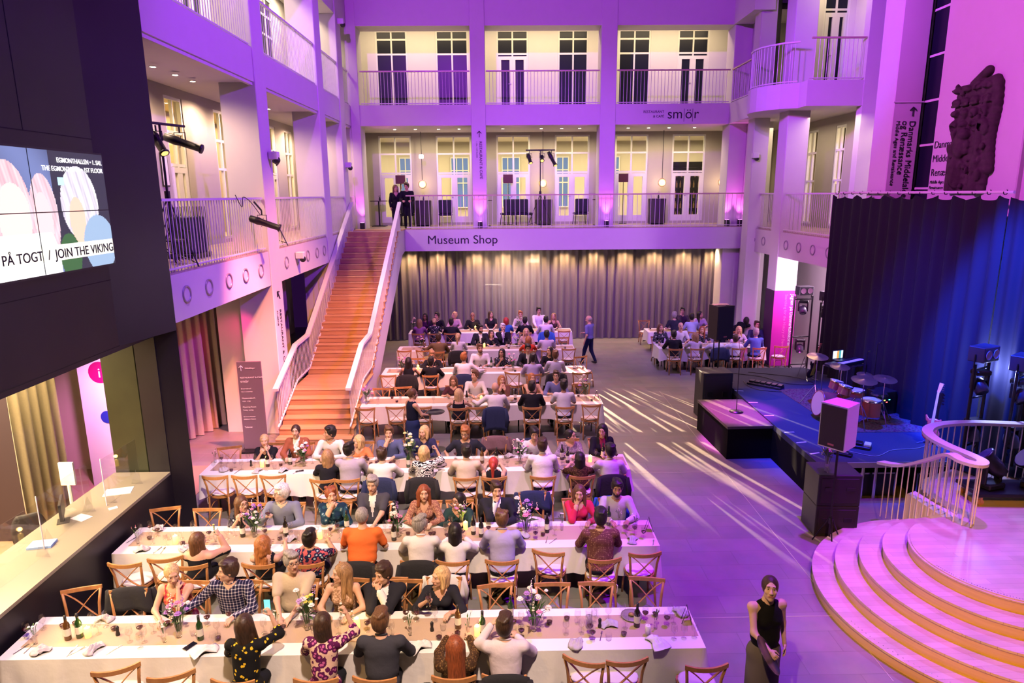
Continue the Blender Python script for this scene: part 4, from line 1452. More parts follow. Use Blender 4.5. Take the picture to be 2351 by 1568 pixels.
for k, y in enumerate((12.3, 12.9, 13.5, 14.6, 15.6, 16.6, 17.4)):
    o = MB().box(-0.10, 0.12, -0.02, 0.02, 0, 0.004).build('tape_strip', tapem)
    o.location = (6.1, y, SZ)
    o.rotation_euler = (0, 0, 0.3 - 0.1 * k)
    tag(o, 'short strip of pale tape on the stage edge', 'tape', 'tape strips along the stage edge')
RUG = mat('patterned_rug', (0.3, 0.1, 0.15), 0.95, spec=0.05)
nt, b = nodes(RUG)
vo = nt.nodes.new('ShaderNodeTexVoronoi')
vo.inputs['Scale'].default_value = 14
nt.links.new(tcoord(nt), vo.inputs['Vector'])
r_ = ramp(nt, [(0.0, (0.05, 0.01, 0.02)), (0.35, (0.14, 0.04, 0.06)), (0.6, (0.16, 0.10, 0.08)), (1.0, (0.03, 0.015, 0.02))])
nt.links.new(vo.outputs['Distance'], r_.inputs[0])
nt.links.new(r_.outputs[0], b.inputs['Base Color'])
o = MB().prism([(7.25, 13.45), (9.15, 13.4), (9.0, 16.7), (7.15, 16.7)], SZ, SZ + 0.01).build('patterned_rug', RUG)
tag(o, 'patterned dark red rug under the drum kit on the stage', 'rug')


def speaker(label, loc, w_, d_, h_, rz=0.0, side=None, name='loudspeaker', tilt=0):
    t = thing(name, label, 'speaker', loc, rz)
    pl = [(-w_ / 2, -d_ / 2), (w_ / 2, -d_ / 2), (w_ / 2 * 0.86, d_ / 2), (-w_ / 2 * 0.86, d_ / 2)]
    MB().prism(pl, 0, h_).build('cabinet', side or BLACKM, t)
    MB().bbox(-w_ / 2 + 0.015, w_ / 2 - 0.015, -d_ / 2 - 0.012, -d_ / 2 + 0.003, 0.02, h_ - 0.02, b=0.006).build('grille', mat('speaker_grille', (0.02, 0.015, 0.02), 0.5, 0.3, bump=0.4, bscale=400), t)
    MB().box(-0.05, 0.05, -d_ / 2 - 0.016, -d_ / 2 - 0.011, 0.06, 0.09).build('badge', mat('red_badge', (0.5, 0.15, 0.15), 0.4), t)
    for s_ in (-1, 1):
        MB().box(s_ * w_ / 2 * 0.8 - 0.012, s_ * w_ / 2 * 0.8 + 0.012, -0.05, 0.05, h_ * 0.42, h_ * 0.54).build('handle', BLACKM, t)
    return t


def subw(label, loc, w_, d_, h_, rz=0):
    t = thing('subwoofer', label, 'speaker', loc, rz)
    MB().bbox(-w_ / 2, w_ / 2, -d_ / 2, d_ / 2, 0, h_, b=0.012).build('cabinet', mat('black_sub_paint', (0.02, 0.02, 0.024), 0.6, bump=0.2, bscale=200), t)
    MB().bbox(-w_ / 2 + 0.05, w_ / 2 - 0.05, -d_ / 2 - 0.012, -d_ / 2 + 0.005, 0.06, h_ - 0.06, b=0.005).build('grille', mat('speaker_grille', (0.02, 0.015, 0.02)), t)
    for s_ in (-1, 1):
        MB().bbox(s_ * w_ * 0.25 - 0.07, s_ * w_ * 0.25 + 0.07, -d_ / 2 - 0.02, -d_ / 2 - 0.012, h_ * 0.5, h_ * 0.62, b=0.003).build('handle', BLACKM, t)
    return t


subw('lower black subwoofer of the stack beside the curved steps', (5.72, 10.80, 0), 0.72, 0.6, 0.565, -0.06)
subw('upper black subwoofer with a flower vase, beside the curved steps', (5.72, 10.80, 0.567), 0.72, 0.6, 0.565, -0.06)
subw('black subwoofer at the far front corner of the stage', (5.55, 16.95, 0), 0.78, 0.66, 1.27, 0.03)


def pole_stand(label, loc, h_, spread=0.5, rz=0.3, name='speaker_stand', hub=0.45):
    t = thing(name, label, 'stand', loc, rz)
    MB().tube([(0, 0, 0.12), (0, 0, h_)], 0.02, 8).build('pole', STEELB, t)
    MB().tube([(0, 0, hub - 0.05), (0, 0, hub + 0.05)], 0.035, 8).build('collar', BLACKM, t)
    for k in range(3):
        a = 2 * math.pi * k / 3
        MB().tube([(0, 0, hub + 0.1), (spread * math.cos(a), spread * math.sin(a), 0.012)], 0.012, 6).build('leg', STEELB, t)
    return t


t = thing('speaker_pole', 'twin black pole carrying the far loudspeaker on the subwoofer', 'pole', (5.72, 17.2, 1.272))
MB().tube([(0, 0, 0), (0, 0, 0.80)], 0.02, 8).build('pole', STEELB, t)
MB().tube([(-0.14, 0, 0), (-0.14, 0, 0.80)], 0.014, 8).build('pole', STEELB, t)
speaker('black loudspeaker on a pole before the right-hand guest tables', (5.72, 17.2, 2.075), 0.52, 0.42, 0.88, 0.35)
o = MB().box(-0.2, 0.1, -0.1, 0.12, 0, 0.012).box(-0.1, 0.2, -0.08, 0.1, 0.012, 0.022).build('paper_stack', mat('pink_sheet', (0.8, 0.6, 0.6), 0.6))
o.location = (5.7, 17.2, 2.957)
tag(o, 'few sheets lying on top of the far loudspeaker', 'paper')
pole_stand('black tripod pole with the near loudspeaker beside the subwoofers', (5.45, 10.22, 0), 1.76, 0.26)
speaker('large white-sided black loudspeaker on tripod near the curved steps', (5.45, 10.25, 1.765), 0.44, 0.42, 0.74, -0.95, mat('lilac_white_side', (0.8, 0.8, 0.85), 0.5))
speaker('black monitor loudspeaker standing on the stage before the drums', (6.9, 13.1, SZ), 0.5, 0.45, 0.75, -0.4)


def mic_stand(label, loc, h_, boom=None, rz=0):
    t = thing('microphone_stand', label, 'microphone stand', loc, rz)
    MB().lathe([(0.16, 0), (0.16, 0.012), (0.05, 0.035), (0.014, 0.05)], 24).build('base', STEELB, t, smooth=True)
    MB().tube([(0, 0, 0.04), (0, 0, h_)], 0.009, 6).build('pole', STEELB, t)
    if boom:
        MB().tube([(0, 0, h_), (boom[0], boom[1], h_ + boom[2])], 0.007, 6).build('boom', STEELB, t)
        e = boom
    else:
        e = (0.0, -0.04, 0.03)
    MB().tube([(e[0], e[1], h_ + e[2]), (e[0] * 1.25, e[1] * 1.25 - 0.08, h_ + e[2] * 1.2 + 0.02)], [0.012, 0.02], 8).build('microphone', STEELB, t)
    return t


mic_stand('round-based microphone stand on the purple platform box', (5.49, 15.0, SZ - 0.03), 1.45, (0.12, 0.3, 0.22), 0.2)
mic_stand('microphone stand beside the keyboard rack near the drape', (8.85, 15.3, SZ), 1.5, None)
mic_stand('microphone stand behind the drum kit', (8.4, 14.9, SZ), 1.4, None)
for lab, (x, y), rz, c in (('long black effects pedalboard at the far side of the stage', (6.95, 17.0), -0.75, (0.02, 0.02, 0.025)), ('pedalboard with white pedals near the front of the stage', (6.95, 12.75), -0.6, (0.03, 0.03, 0.035))):
    t = thing('pedalboard', lab, 'pedalboard', (x, y, SZ), rz)
    MB().bbox(-0.45, 0.45, -0.14, 0.14, 0.0, 0.06, b=0.01).build('board', mat('pedalboard_black', c, 0.4), t)
    for k in range(6):
        MB().bbox(-0.42 + 0.15 * k, -0.30 + 0.15 * k, -0.09, 0.09, 0.06, 0.11, b=0.008).build('pedal', [CHROME, STEELB, paper][k % 3] if y < 14 else STEELB, t)
t = thing('effects_pedal', 'small separate effects pedal with cable near the stage edge', 'pedal', (6.62, 12.2, SZ), -0.7)
MB().bbox(-0.16, 0.16, -0.07, 0.07, 0, 0.05, b=0.008).build('body', STEELB, t)
MB().bbox(0.02, 0.1, -0.05, 0.05, 0.05, 0.08, b=0.004).build('footswitch', CHROME, t)


def cable(label, pts, r=0.008, m=BLACKM):
    q = smooth_path(pts, 5)
    o = MB().tube(q, r, 6).build('cable', m, smooth=True)
    return tag(o, label, 'cable')


cable('thin pale cable curving across the front of the stage', [(6.8, 12.4, SZ + 0.01), (7.2, 12.1, SZ + 0.01), (7.7, 12.4, SZ + 0.01), (8.3, 12.5, SZ + 0.01), (8.9, 12.9, SZ + 0.01)], 0.006, mat('grey_cable', (0.3, 0.3, 0.35), 0.5))
cable('black cable looped over the far side of the stage', [(6.5, 18.3, SZ + 0.01), (7.2, 17.9, SZ + 0.01), (7.6, 17.2, SZ + 0.01), (8.3, 17.1, SZ + 0.01), (8.1, 17.8, SZ + 0.01), (7.0, 18.4, SZ + 0.01)])
cable('black cable running round the pedalboard at the far side', [(6.55, 17.5, SZ + 0.01), (6.5, 17.0, SZ + 0.01), (6.7, 16.6, SZ + 0.01), (7.3, 16.4, SZ + 0.01)])

# ---- drum kit
t = thing('drum_kit', 'drum kit with tan bass drum head and violet cymbals', 'drum kit', (7.75, 14.35, SZ + 0.012), 0)
shell = mat('red_maple_shell', (0.35, 0.07, 0.05), 0.3)
headm = mat('tan_drum_head', (0.75, 0.5, 0.32), 0.5)
cym = mat('bronze_cymbal', (0.75, 0.5, 0.25), 0.25, 0.9)
My = Matrix.Rotation(math.radians(-80), 4, 'Y')


def drum(name, c, r_, h_, M=None, hd=headm):
    o = MB().lathe([(r_, 0), (r_, h_)], 28, c, M=M, cap=False).build(name, shell, t, smooth=True)
    MB().lathe([(r_ * 0.98, h_ - 0.01), (r_ * 0.98, h_ + 0.004)], 28, c, M=M).build('drum_head', hd, o)
    MB().lathe([(r_ + 0.012, h_ - 0.03), (r_ + 0.012, h_ + 0.008), (r_ - 0.006, h_ + 0.008)], 28, c, M=M, cap=False).build('hoop', shell if r_ > 0.25 else CHROME, o, smooth=True)
    return o


drum('bass_drum', (-0.25, 0.0, 0.29), 0.28, 0.42, My)
drum('floor_tom', (0.35, -0.35, 0.18), 0.2, 0.36, hd=paper)
drum('snare_drum', (0.35, 0.3, 0.42), 0.18, 0.15, hd=paper)
drum('rack_tom', (-0.2, 0.22, 0.62), 0.14, 0.2, Matrix.Rotation(0.25, 4, 'Y'), hd=paper)
drum('rack_tom', (-0.2, -0.18, 0.62), 0.14, 0.2, Matrix.Rotation(0.25, 4, 'Y'), hd=paper)
for (x, y, h_, r_) in ((0.15, 0.75, 1.0, 0.22), (-0.3, 0.95, 1.2, 0.24), (0.0, -0.6, 1.05, 0.26), (0.65, 0.55, 0.85, 0.18), (0.6, -0.35, 1.0, 0.24)):
    c_ = MB().lathe([(0.012, 0.035), (0.05, 0.022), (r_, 0.0)], 28, (x, y, h_), M=Matrix.Rotation(0.18, 4, 'X'), cap=False).build('cymbal', cym, t, smooth=True)
    s_ = MB().tube([(x, y, 0.45), (x, y, h_ + 0.03)], 0.01, 6)
    for k in range(3):
        a = 2 * math.pi * k / 3 + 0.4
        s_.tube([(x, y, 0.5), (x + 0.3 * math.cos(a), y + 0.3 * math.sin(a), 0.01)], 0.011, 6)
    s_.build('cymbal_stand', CHROME, t)
MB().lathe([(0.17, 0.48), (0.18, 0.52), (0.16, 0.56)], 20, (0.75, 0.05, 0)).build('stool_seat', BLACKM, t)
MB().tube([(0.75, 0.05, 0), (0.75, 0.05, 0.48)], 0.015, 6).tube([(0.75, 0.05, 0.3), (1.0, 0.2, 0.01)], 0.011, 6).tube([(0.75, 0.05, 0.3), (0.55, 0.25, 0.01)], 0.011, 6).tube([(0.75, 0.05, 0.3), (0.78, -0.25, 0.01)], 0.011, 6).build('stool_legs', CHROME, t)

# ---- keyboards and laptop
t = thing('keyboard_stand', 'keyboard on a chrome frame stand at the back of the stage', 'keyboard', (8.45, 15.9, SZ + 0.0), 0.5)
MB().bbox(-0.6, 0.6, -0.16, 0.16, 0.86, 0.94, b=0.012).build('keyboard_body', BLACKM, t)
kb = MB()
for k in range(36):
    kb.box(-0.55 + 0.03 * k, -0.523 + 0.03 * k, -0.15, -0.02, 0.94, 0.948)
o = kb.build('keys', paper, t)
o['kind'] = 'stuff'
for s_ in (-0.5, 0.5):
    MB().tube([(s_, -0.25, 0.0), (s_, -0.25, 0.86)], 0.015, 6).build('leg', CHROME, t)
    MB().tube([(s_, 0.25, 0.0), (s_, 0.25, 0.86)], 0.015, 6).build('leg', CHROME, t)
MB().tube([(-0.5, -0.25, 0.85), (0.5, -0.25, 0.85), (0.5, 0.25, 0.85), (-0.5, 0.25, 0.85)], 0.012, 6, closed=True).build('frame', CHROME, t)
t = thing('laptop', 'open laptop with bright striped screen on the keyboard', 'laptop', (8.35, 15.95, SZ + 0.952), 0.35)
MB().box(-0.17, 0.17, -0.11, 0.11, 0, 0.015).build('base', BLACKM, t)
MB().box(-0.17, 0.17, 0.105, 0.115, 0.015, 0.24).build('lid', BLACKM, t)
for k, c in enumerate([(0.8, 0.95, 0.9), (0.7, 0.9, 0.85), (1.0, 0.3, 0.05), (0.05, 0.3, 0.2), (0.6, 0.9, 0.9)]):
    MB().box(-0.155 + 0.064 * k, -0.10 + 0.064 * k, 0.100, 0.104, 0.03, 0.22).build('screen_strip', mat('laptop_screen_%d' % k, c, 0.4, emit=c, estr=1.6), t)
t = thing('flight_case', 'black mixer rack case with small coloured lamps beside the drums', 'case', (8.75, 14.75, SZ), 0.3)
MB().bbox(-0.25, 0.25, -0.2, 0.2, 0, 0.55, b=0.015).build('case', BLACKM, t)
for k, c in enumerate([(0.9, 0.9, 0.1), (0.9, 0.9, 0.1), (1, 0.1, 0.1), (0.1, 0.9, 0.8)]):
    MB().box(-0.2 + 0.07 * k, -0.16 + 0.07 * k, -0.206, -0.2, 0.3 + 0.05 * (k % 2), 0.32 + 0.05 * (k % 2)).build('indicator_lamp', mat('indicator_%d' % k, c, 0.4, emit=c, estr=4), t)


def guitar(label, loc, c1, rz, lean=0.32, nm='bass_guitar', L=1.15, guard=None):
    t = thing(nm, label, 'guitar', loc, rz)
    Rm = Matrix.Rotation(lean, 3, 'X')

    def T(p):
        v = Rm @ Vector(p)
        return (v.x, v.y, v.z + 0.08)
    V, F = sdf_mesh([('e', (0, 0, 0.14), (0.16, 0.03, 0.15)), ('e', (0.02, 0, 0.36), (0.12, 0.03, 0.11)), ('c', (-0.1, 0, 0.42), (-0.13, 0, 0.5), 0.035, 0.02), ('c', (0.1, 0, 0.4), (0.13, 0, 0.45), 0.03, 0.02)], 0.014, 0.03)
    V[:, 1] = np.clip(V[:, 1], -0.022, 0.022)
    V = np.array([T(p) for p in V])
    np_mesh('body', V, F, [c1], None, t)
    MB().tube([T((0, -0.02, 0.3)), T((0, -0.015, L - 0.15))], [0.03, 0.022], 6, ry=0.012).build('neck', mat('maple_neck', (0.5, 0.25, 0.12), 0.4), t)
    MB().tube([T((0.0, -0.01, L - 0.15)), T((0.03, 0.0, L + 0.04))], [0.03, 0.045], 6, ry=0.01).build('headstock', mat('maple_head', (0.6, 0.18, 0.12), 0.4), t)
    for k in range(4):
        MB().tube([T((0.045, 0, L - 0.1 + 0.04 * k)), T((0.085, 0, L - 0.1 + 0.04 * k))], 0.008, 5).build('tuning_peg', CHROME, t)
    if guard:
        MB().tube([T((0.03, -0.024, 0.08)), T((0.03, -0.024, 0.42))], [0.07, 0.05], 8, ry=0.004).build('pickguard', guard, t)
    s_ = MB().tube([(0, 0.22, 0.62), (0, 0.1, 0.1), (0.2, -0.12, 0.01)], 0.01, 6).tube([(0, 0.1, 0.1), (-0.2, -0.12, 0.01)], 0.01, 6).tube([(0, 0.22, 0.62), (0, 0.42, 0.01)], 0.01, 6)
    s_.build('guitar_stand', CHROME, t)
    return t


guitar('red bass guitar leaning on a stand beside the black drape', (8.62, 12.7, SZ), mat('red_guitar', (0.5, 0.05, 0.04), 0.25), -0.75, -0.32)
guitar('dark guitar with yellow pickguard leaning on a stand at the far stage edge', (8.35, 17.5, SZ), mat('dark_guitar', (0.04, 0.02, 0.02), 0.25), 0.4, -0.3 + 0.55, 'electric_guitar', 1.0, mat('yellow_guard', (0.8, 0.5, 0.05), 0.4, emit=None))
t = thing('duffel_bag', 'dark rounded bag lying on the floor by the light tower', 'bag', (8.75, 20.4, 0), 0.2)
V, F = sdf_mesh([('c', (-0.25, 0, 0.2), (0.25, 0, 0.2), 0.2, 0.19), ('e', (0, 0, 0.3), (0.25, 0.18, 0.14))], 0.03)
V[:, 2] = np.maximum(V[:, 2], 0)
np_mesh('bag_body', V, F, [mat('dark_nylon', (0.02, 0.02, 0.03), 0.7, bump=0.4, bscale=20)], None, t)
MB().tube([(-0.15, -0.12, 0.36), (-0.1, -0.1, 0.48), (0.1, -0.1, 0.48), (0.15, -0.12, 0.36)], 0.012, 6).build('handle', BLACKM, t)
# cases and cables under the stage end
for i, (x, y, w_, lab) in enumerate([(7.15, 12.4, 0.9, 'grey mixer case with rows of knobs under the stage end'), (8.4, 12.35, 0.8, 'second flight case stowed under the stage end')]):
    t = thing('flight_case', lab, 'case', (x, y, 0))
    MB().bbox(-w_ / 2, w_ / 2, -0.35, 0.35, 0, 0.5, b=0.015).build('case', BLACKM, t)
    for s_ in (-1, 1):
        MB().box(s_ * w_ / 2 - 0.015, s_ * w_ / 2 + 0.015, -0.37, -0.35, 0.0, 0.5).build('corner_edge', CHROME, t)
    MB().box(-w_ / 2, w_ / 2, -0.37, -0.35, 0.47, 0.5).build('lid_edge', CHROME, t)


# ---- light towers
def moving_head(label, loc, rz, pitch=0.6):
    t = thing('moving_head_light', label, 'stage light', loc, rz)
    MB().bbox(-0.14, 0.14, -0.1, 0.1, 0.0, 0.09, b=0.02).build('clamp_base', STEELB, t)
    for s_ in (-1, 1):
        MB().bbox(s_ * 0.13 - 0.02, s_ * 0.13 + 0.02, -0.05, 0.05, -0.26, 0.02, b=0.01).build('yoke_arm', STEELB, t)
    M = Matrix.Translation((0, 0, -0.2)) @ Matrix.Rotation(pitch, 4, 'X')
    MB().lathe([(0.0, -0.13), (0.08, -0.12), (0.12, -0.04), (0.115, 0.08), (0.1, 0.15)], 18, M=M).build('lamp_head', mat('grey_blue_housing', (0.06, 0.06, 0.09), 0.3), t, smooth=True)
    MB().lathe([(0.088, 0.15), (0.088, 0.157)], 18, M=M).build('lens', mat('dark_lens', (0.02, 0.02, 0.05), 0.05, spec=1), t)
    return t


def blinder(label, loc, rz):
    t = thing('blinder_light', label, 'stage light', loc, rz)
    MB().bbox(-0.23, 0.23, -0.14, 0.14, 0, 0.27, b=0.012).build('housing', mat('matte_black_case', (0.02, 0.02, 0.03), 0.5), t)
    for s_ in (-1, 1):
        M = Matrix.Translation((s_ * 0.11, -0.145, 0.135)) @ Matrix.Rotation(math.pi / 2, 4, 'X')
        MB().lathe([(0.085, 0), (0.085, 0.01), (0.06, 0.004)], 18, M=M).build('lamp', mat('frosted_lamp', (0.35, 0.2, 0.3), 0.3), t)
        MB().tube([(s_ * 0.25, 0, -0.1), (s_ * 0.25, 0, 0.14)], 0.012, 6).build('bracket', STEELB, t)
    return t


def tower(label, loc, rz, w_=0.55, h_=2.6, nm='truss_tower'):
    t = thing(nm, label, 'truss', loc, rz)
    for s_ in (-1, 1):
        MB().tube([(s_ * w_ / 2, 0, 0.03), (s_ * w_ / 2, 0, h_)], 0.028, 8).build('upright', STEELB, t)
    for z in (0.45, 1.35, h_ - 0.1):
        MB().tube([(-w_ / 2, 0, z), (w_ / 2, 0, z)], 0.02, 6).build('crossbar', STEELB, t)
    for s_ in (-1, 1):
        MB().tube([(s_ * w_ / 2, 0, 0.45), (s_ * (w_ / 2 - 0.15), 0, 0.3)], 0.014, 6).build('brace', STEELB, t)
    MB().bbox(-w_ / 2 - 0.1, w_ / 2 + 0.1, -0.3, 0.3, 0, 0.03, b=0.008).build('base_plate', STEELB, t)
    return t


for i, (x, y, z0, rz, nm, h_) in enumerate([(9.42, 20.6, 0, 0.12, 'the truss tower nearest the banner', 2.65), (9.62, 19.45, 0, 0.5, 'the second truss tower beside the drape', 2.65), (8.52, 11.42, 0.853, 0.45, 'the truss tower behind the winding railing', 1.98), (9.12, 11.25, 0.853, 0.6, 'the truss tower at the right edge', 1.85)]):
    tower('black ladder frame, ' + nm, (x, y, z0), rz, 0.6 if i < 2 else 0.42, h_)
    dx, dy = math.cos(rz), math.sin(rz)
    blinder('boxy twin-lamp light on top of ' + nm, (x, y, z0 + h_ + 0.04), rz)
    moving_head('upper moving head light hung in ' + nm, (x, y, z0 + h_ - 0.22), rz - 0.4, 2.4)
    moving_head('lower moving head light hung in ' + nm, (x, y, z0 + h_ * 0.5 - 0.14), rz - 0.2, 2.7)

# ---- followspots on a dolly at the platform
t = thing('equipment_dolly', 'black wheeled dolly on the round platform at the right edge', 'dolly', (8.3, 10.1, 0.853), -0.05)
MB().bbox(-0.7, 0.7, -0.3, 0.3, 0.16, 0.22, b=0.01).build('deck', STEELB, t)
for x in (-0.6, 0.6):
    for y in (-0.22, 0.22):
        MB().lathe([(0.05, -0.02), (0.05, 0.02)], 14, (x, y, 0.05), M=Matrix.Rotation(math.pi / 2, 4, 'X')).box(x - 0.015, x + 0.015, y - 0.03, y + 0.03, 0.05, 0.16).build('caster', mat('brass_caster', (0.4, 0.2, 0.08), 0.4), t)
for i, (x, lab) in enumerate([(7.95, 'big tilted lamp head on the dolly behind the winding railing'), (8.65, 'big tilted lamp head at the right end of the dolly')]):
    t = thing('beam_light', lab, 'stage light', (x, 10.1, 1.075), 0.3 + 0.5 * i)
    MB().bbox(-0.18, 0.18, -0.14, 0.14, 0, 0.1, b=0.02).build('base', STEELB, t)
    for s_ in (-1, 1):
        MB().bbox(s_ * 0.17 - 0.025, s_ * 0.17 + 0.025, -0.06, 0.06, 0.08, 0.4, b=0.012).build('yoke_arm', STEELB, t)
    M = Matrix.Translation((0, 0, 0.38)) @ Matrix.Rotation(-0.75, 4, 'X') @ Matrix.Rotation(-0.5, 4, 'Y')
    MB().lathe([(0.0, -0.22), (0.1, -0.2), (0.14, -0.05), (0.15, 0.12), (0.2, 0.16), (0.2, 0.2)], 20, M=M).build('lamp_head', STEELB, t, smooth=True)
    MB().lathe([(0.18, 0.2), (0.18, 0.21)], 20, M=M).build('lens', mat('violet_lens', (0.08, 0.06, 0.2), 0.1, spec=1), t)


# ---- theatre profile spots on the galleries
def profile_spot(label, loc, aim, L=0.6, glow=True):
    t = thing('profile_spotlight', label, 'spotlight', loc)
    d = Vector(aim).normalized()
    M = d.to_track_quat('Z', 'Y').to_matrix().to_4x4()
    MB().lathe([(0.0, -L * 0.35), (0.07, -L * 0.33), (0.085, -L * 0.1), (0.07, 0), (0.065, L * 0.4), (0.085, L * 0.42), (0.085, L * 0.46)], 16, M=M).build('barrel', BLACKM, t, smooth=True)
    MB().lathe([(0.06, L * 0.455), (0.06, L * 0.465)], 14, M=M).build('lens', mat('amber_lens', (1, 0.7, 0.2), 0.3, emit=(1, 0.6, 0.12), estr=2.0) if glow else BLACKM, t)
    MB().tube([(-0.1, 0, 0), (-0.1, 0, 0.16), (0.1, 0, 0.16), (0.1, 0, 0)], 0.01, 6).tube([(0, 0, 0.16), (0, 0, 0.26)], 0.015, 6).build('yoke', BLACKM, t)
    for k in range(4):
        a = math.pi / 2 * k + 0.5
        p = M @ Vector((0.07 * math.cos(a), 0.07 * math.sin(a), 0))
        q = M @ Vector((0.12 * math.cos(a), 0.12 * math.sin(a), 0.0))
        MB().tube([p, q], 0.006, 5).build('shutter_handle', BLACKM, t)
    return t


def light_tripod(label, loc, h_, w_, rz=0, spread=0.55):
    t = thing('lighting_stand', label, 'stand', loc, rz)
    MB().tube([(0, 0, 0.1), (0, 0, h_)], 0.022, 8).build('pole', BLACKM, t)
    MB().tube([(0, 0, 1.2), (0, 0, 1.35)], 0.05, 8).build('collar', BLACKM, t)
    MB().tube([(-w_ / 2, 0, h_), (w_ / 2, 0, h_)], 0.024, 8).build('top_bar', BLACKM, t)
    for k in range(3):
        a = 2 * math.pi * k / 3 - math.pi / 2
        MB().tube([(0, 0, 1.25), (spread * math.cos(a), spread * math.sin(a), 0.02)], 0.014, 6).build('leg', BLACKM, t)
        MB().tube([(0, 0, 0.25), (spread * 0.97 * math.cos(a), spread * 0.97 * math.sin(a), 0.08)], 0.01, 6).build('brace', BLACKM, t)
    return t


light_tripod('tall black lighting stand with crossbar on the back balcony', (1.5, 26.15, Z1), 2.86, 1.1)
profile_spot('left profile spotlight hung on the back balcony stand', (1.08, 26.15, Z1 + 2.58), (0.25, -0.5, -0.9), 0.5)
profile_spot('middle profile spotlight hung on the back balcony stand', (1.56, 26.15, Z1 + 2.58), (0.02, -0.7, -0.7), 0.35)
profile_spot('right long profile spotlight hung on the back balcony stand', (1.92, 26.15, Z1 + 2.58), (0.4, -0.35, -0.8), 0.75)
light_tripod('black lighting stand on the left gallery beside the black wall', (-5.95, 12.35, Z1), 2.5, 1.1, 1.2)
profile_spot('long black profile spotlight pointing right on the left gallery stand', (-5.8, 12.75, Z1 + 2.22), (1.0, 0.1, -0.35), 0.85, False)
profile_spot('black spotlight with amber lens pointing down on the left gallery stand', (-5.95, 12.2, Z1 + 2.2), (0.55, -0.3, -0.8), 0.6)
profile_spot('small black spotlight behind the column of the left gallery', (-5.7, 17.3, 6.75), (0.8, 0.1, -0.6), 0.5, False)
light_tripod('black lighting stand behind the railing of the second left bay', (-5.95, 17.3, Z1), 2.45, 0.6, 1.4)
t = profile_spot('black profile spotlight clamped outside the left gallery railing', (-5.30, 15.2, 5.25), (0.9, 0.15, -0.33), 0.85, False)
MB().tube([(0, 0, 0.26), (-0.15, 0, 0.45)], 0.02, 6).build('clamp', BLACKM, t)
cable('thin black cable looped over the left gallery rail to the spotlight', [(-5.5, 14.3, 5.85), (-5.42, 14.4, 5.6), (-5.4, 14.45, 5.8), (-5.36, 14.75, 5.7), (-5.3, 15.1, 5.42)])
# dome and wall cameras
for lab, (x, y, z), c in (('pink-lit security camera on the left fascia among the round vents', (-5.35, 18.1, 4.2), PAINTW), ('small white security camera under the upper left corner', (-5.33, 24.6, 11.5), PAINTW), ('small white security camera on the left column above the stairs', (-5.35, 24.6, 6.8), PAINTW), ('white box loudspeaker on the left column beside a spotlight', (-5.32, 16.5, 6.68), PAINTW), ('small white security camera on the right corner column', (8.9, 24.05, 7.0), PAINTW)):
    t = thing('security_camera' if 'camera' in lab else 'wall_speaker', lab, 'camera' if 'camera' in lab else 'speaker', (x, y, z))
    MB().bbox(-0.14, 0.08, -0.09, 0.09, -0.02, 0.16, b=0.015).build('housing', c, t)
    V, F = sdf_mesh([('e', (0.03, 0, -0.03), (0.085, 0.085, 0.085))], 0.02)
    np_mesh('dome', V, F, [BLACKM], None, t)

# ---- furniture of the first floor
for i, (x, y) in enumerate([(-3.2, 28.2), (1.72, 28.2), (6.62, 28.2), (9.1, 28.2)]):
    t = thing('pendant_lamp', 'glowing ring pendant lamp on a long cord, ' + ['left of the first column', 'behind the balcony lighting stand', 'between the two right-hand doors', 'nearest the right corner'][i], 'lamp', (x, y, 6.1))
    MB().tube([(0, 0, 0.28), (0, 0, 2.2)], 0.012, 6).build('cord', BLACKM, t)
    M = Matrix.Translation((0, 0, 0.14)) @ Matrix.Rotation(math.pi / 2, 4, 'X')
    ring = [tuple(M @ Vector((0.15 * math.cos(a), 0.15 * math.sin(a), 0))) for a in [2 * math.pi * k / 24 for k in range(24)]]
    MB().tube(ring, 0.022, 8, closed=True).build('ring', mat('brass_ring', (0.8, 0.6, 0.3), 0.3, 0.8), t, smooth=True)
    V, F = sdf_mesh([('e', (0, 0, 0.14), (0.11, 0.11, 0.11))], 0.025)
    np_mesh('globe', V, F, [mat('lit_globe', (1, 0.9, 0.6), 0.5, emit=(1, 0.75, 0.35), estr=6)], None, t)
    lamp('POINT', (x, y + 0.2, 6.24), (1, 0.7, 0.35), 14, radius=0.1, name='pendant_light')
t = thing('pendant_lamp', 'small white lantern halfway down the first pendant cord', 'lamp', (-3.2, 28.15, 7.25))
MB().bbox(-0.09, 0.09, -0.09, 0.02, 0, 0.16, b=0.02).build('shade', mat('lit_lantern', (1, 1, 0.9), 0.5, emit=(1, 0.9, 0.75), estr=2), t)


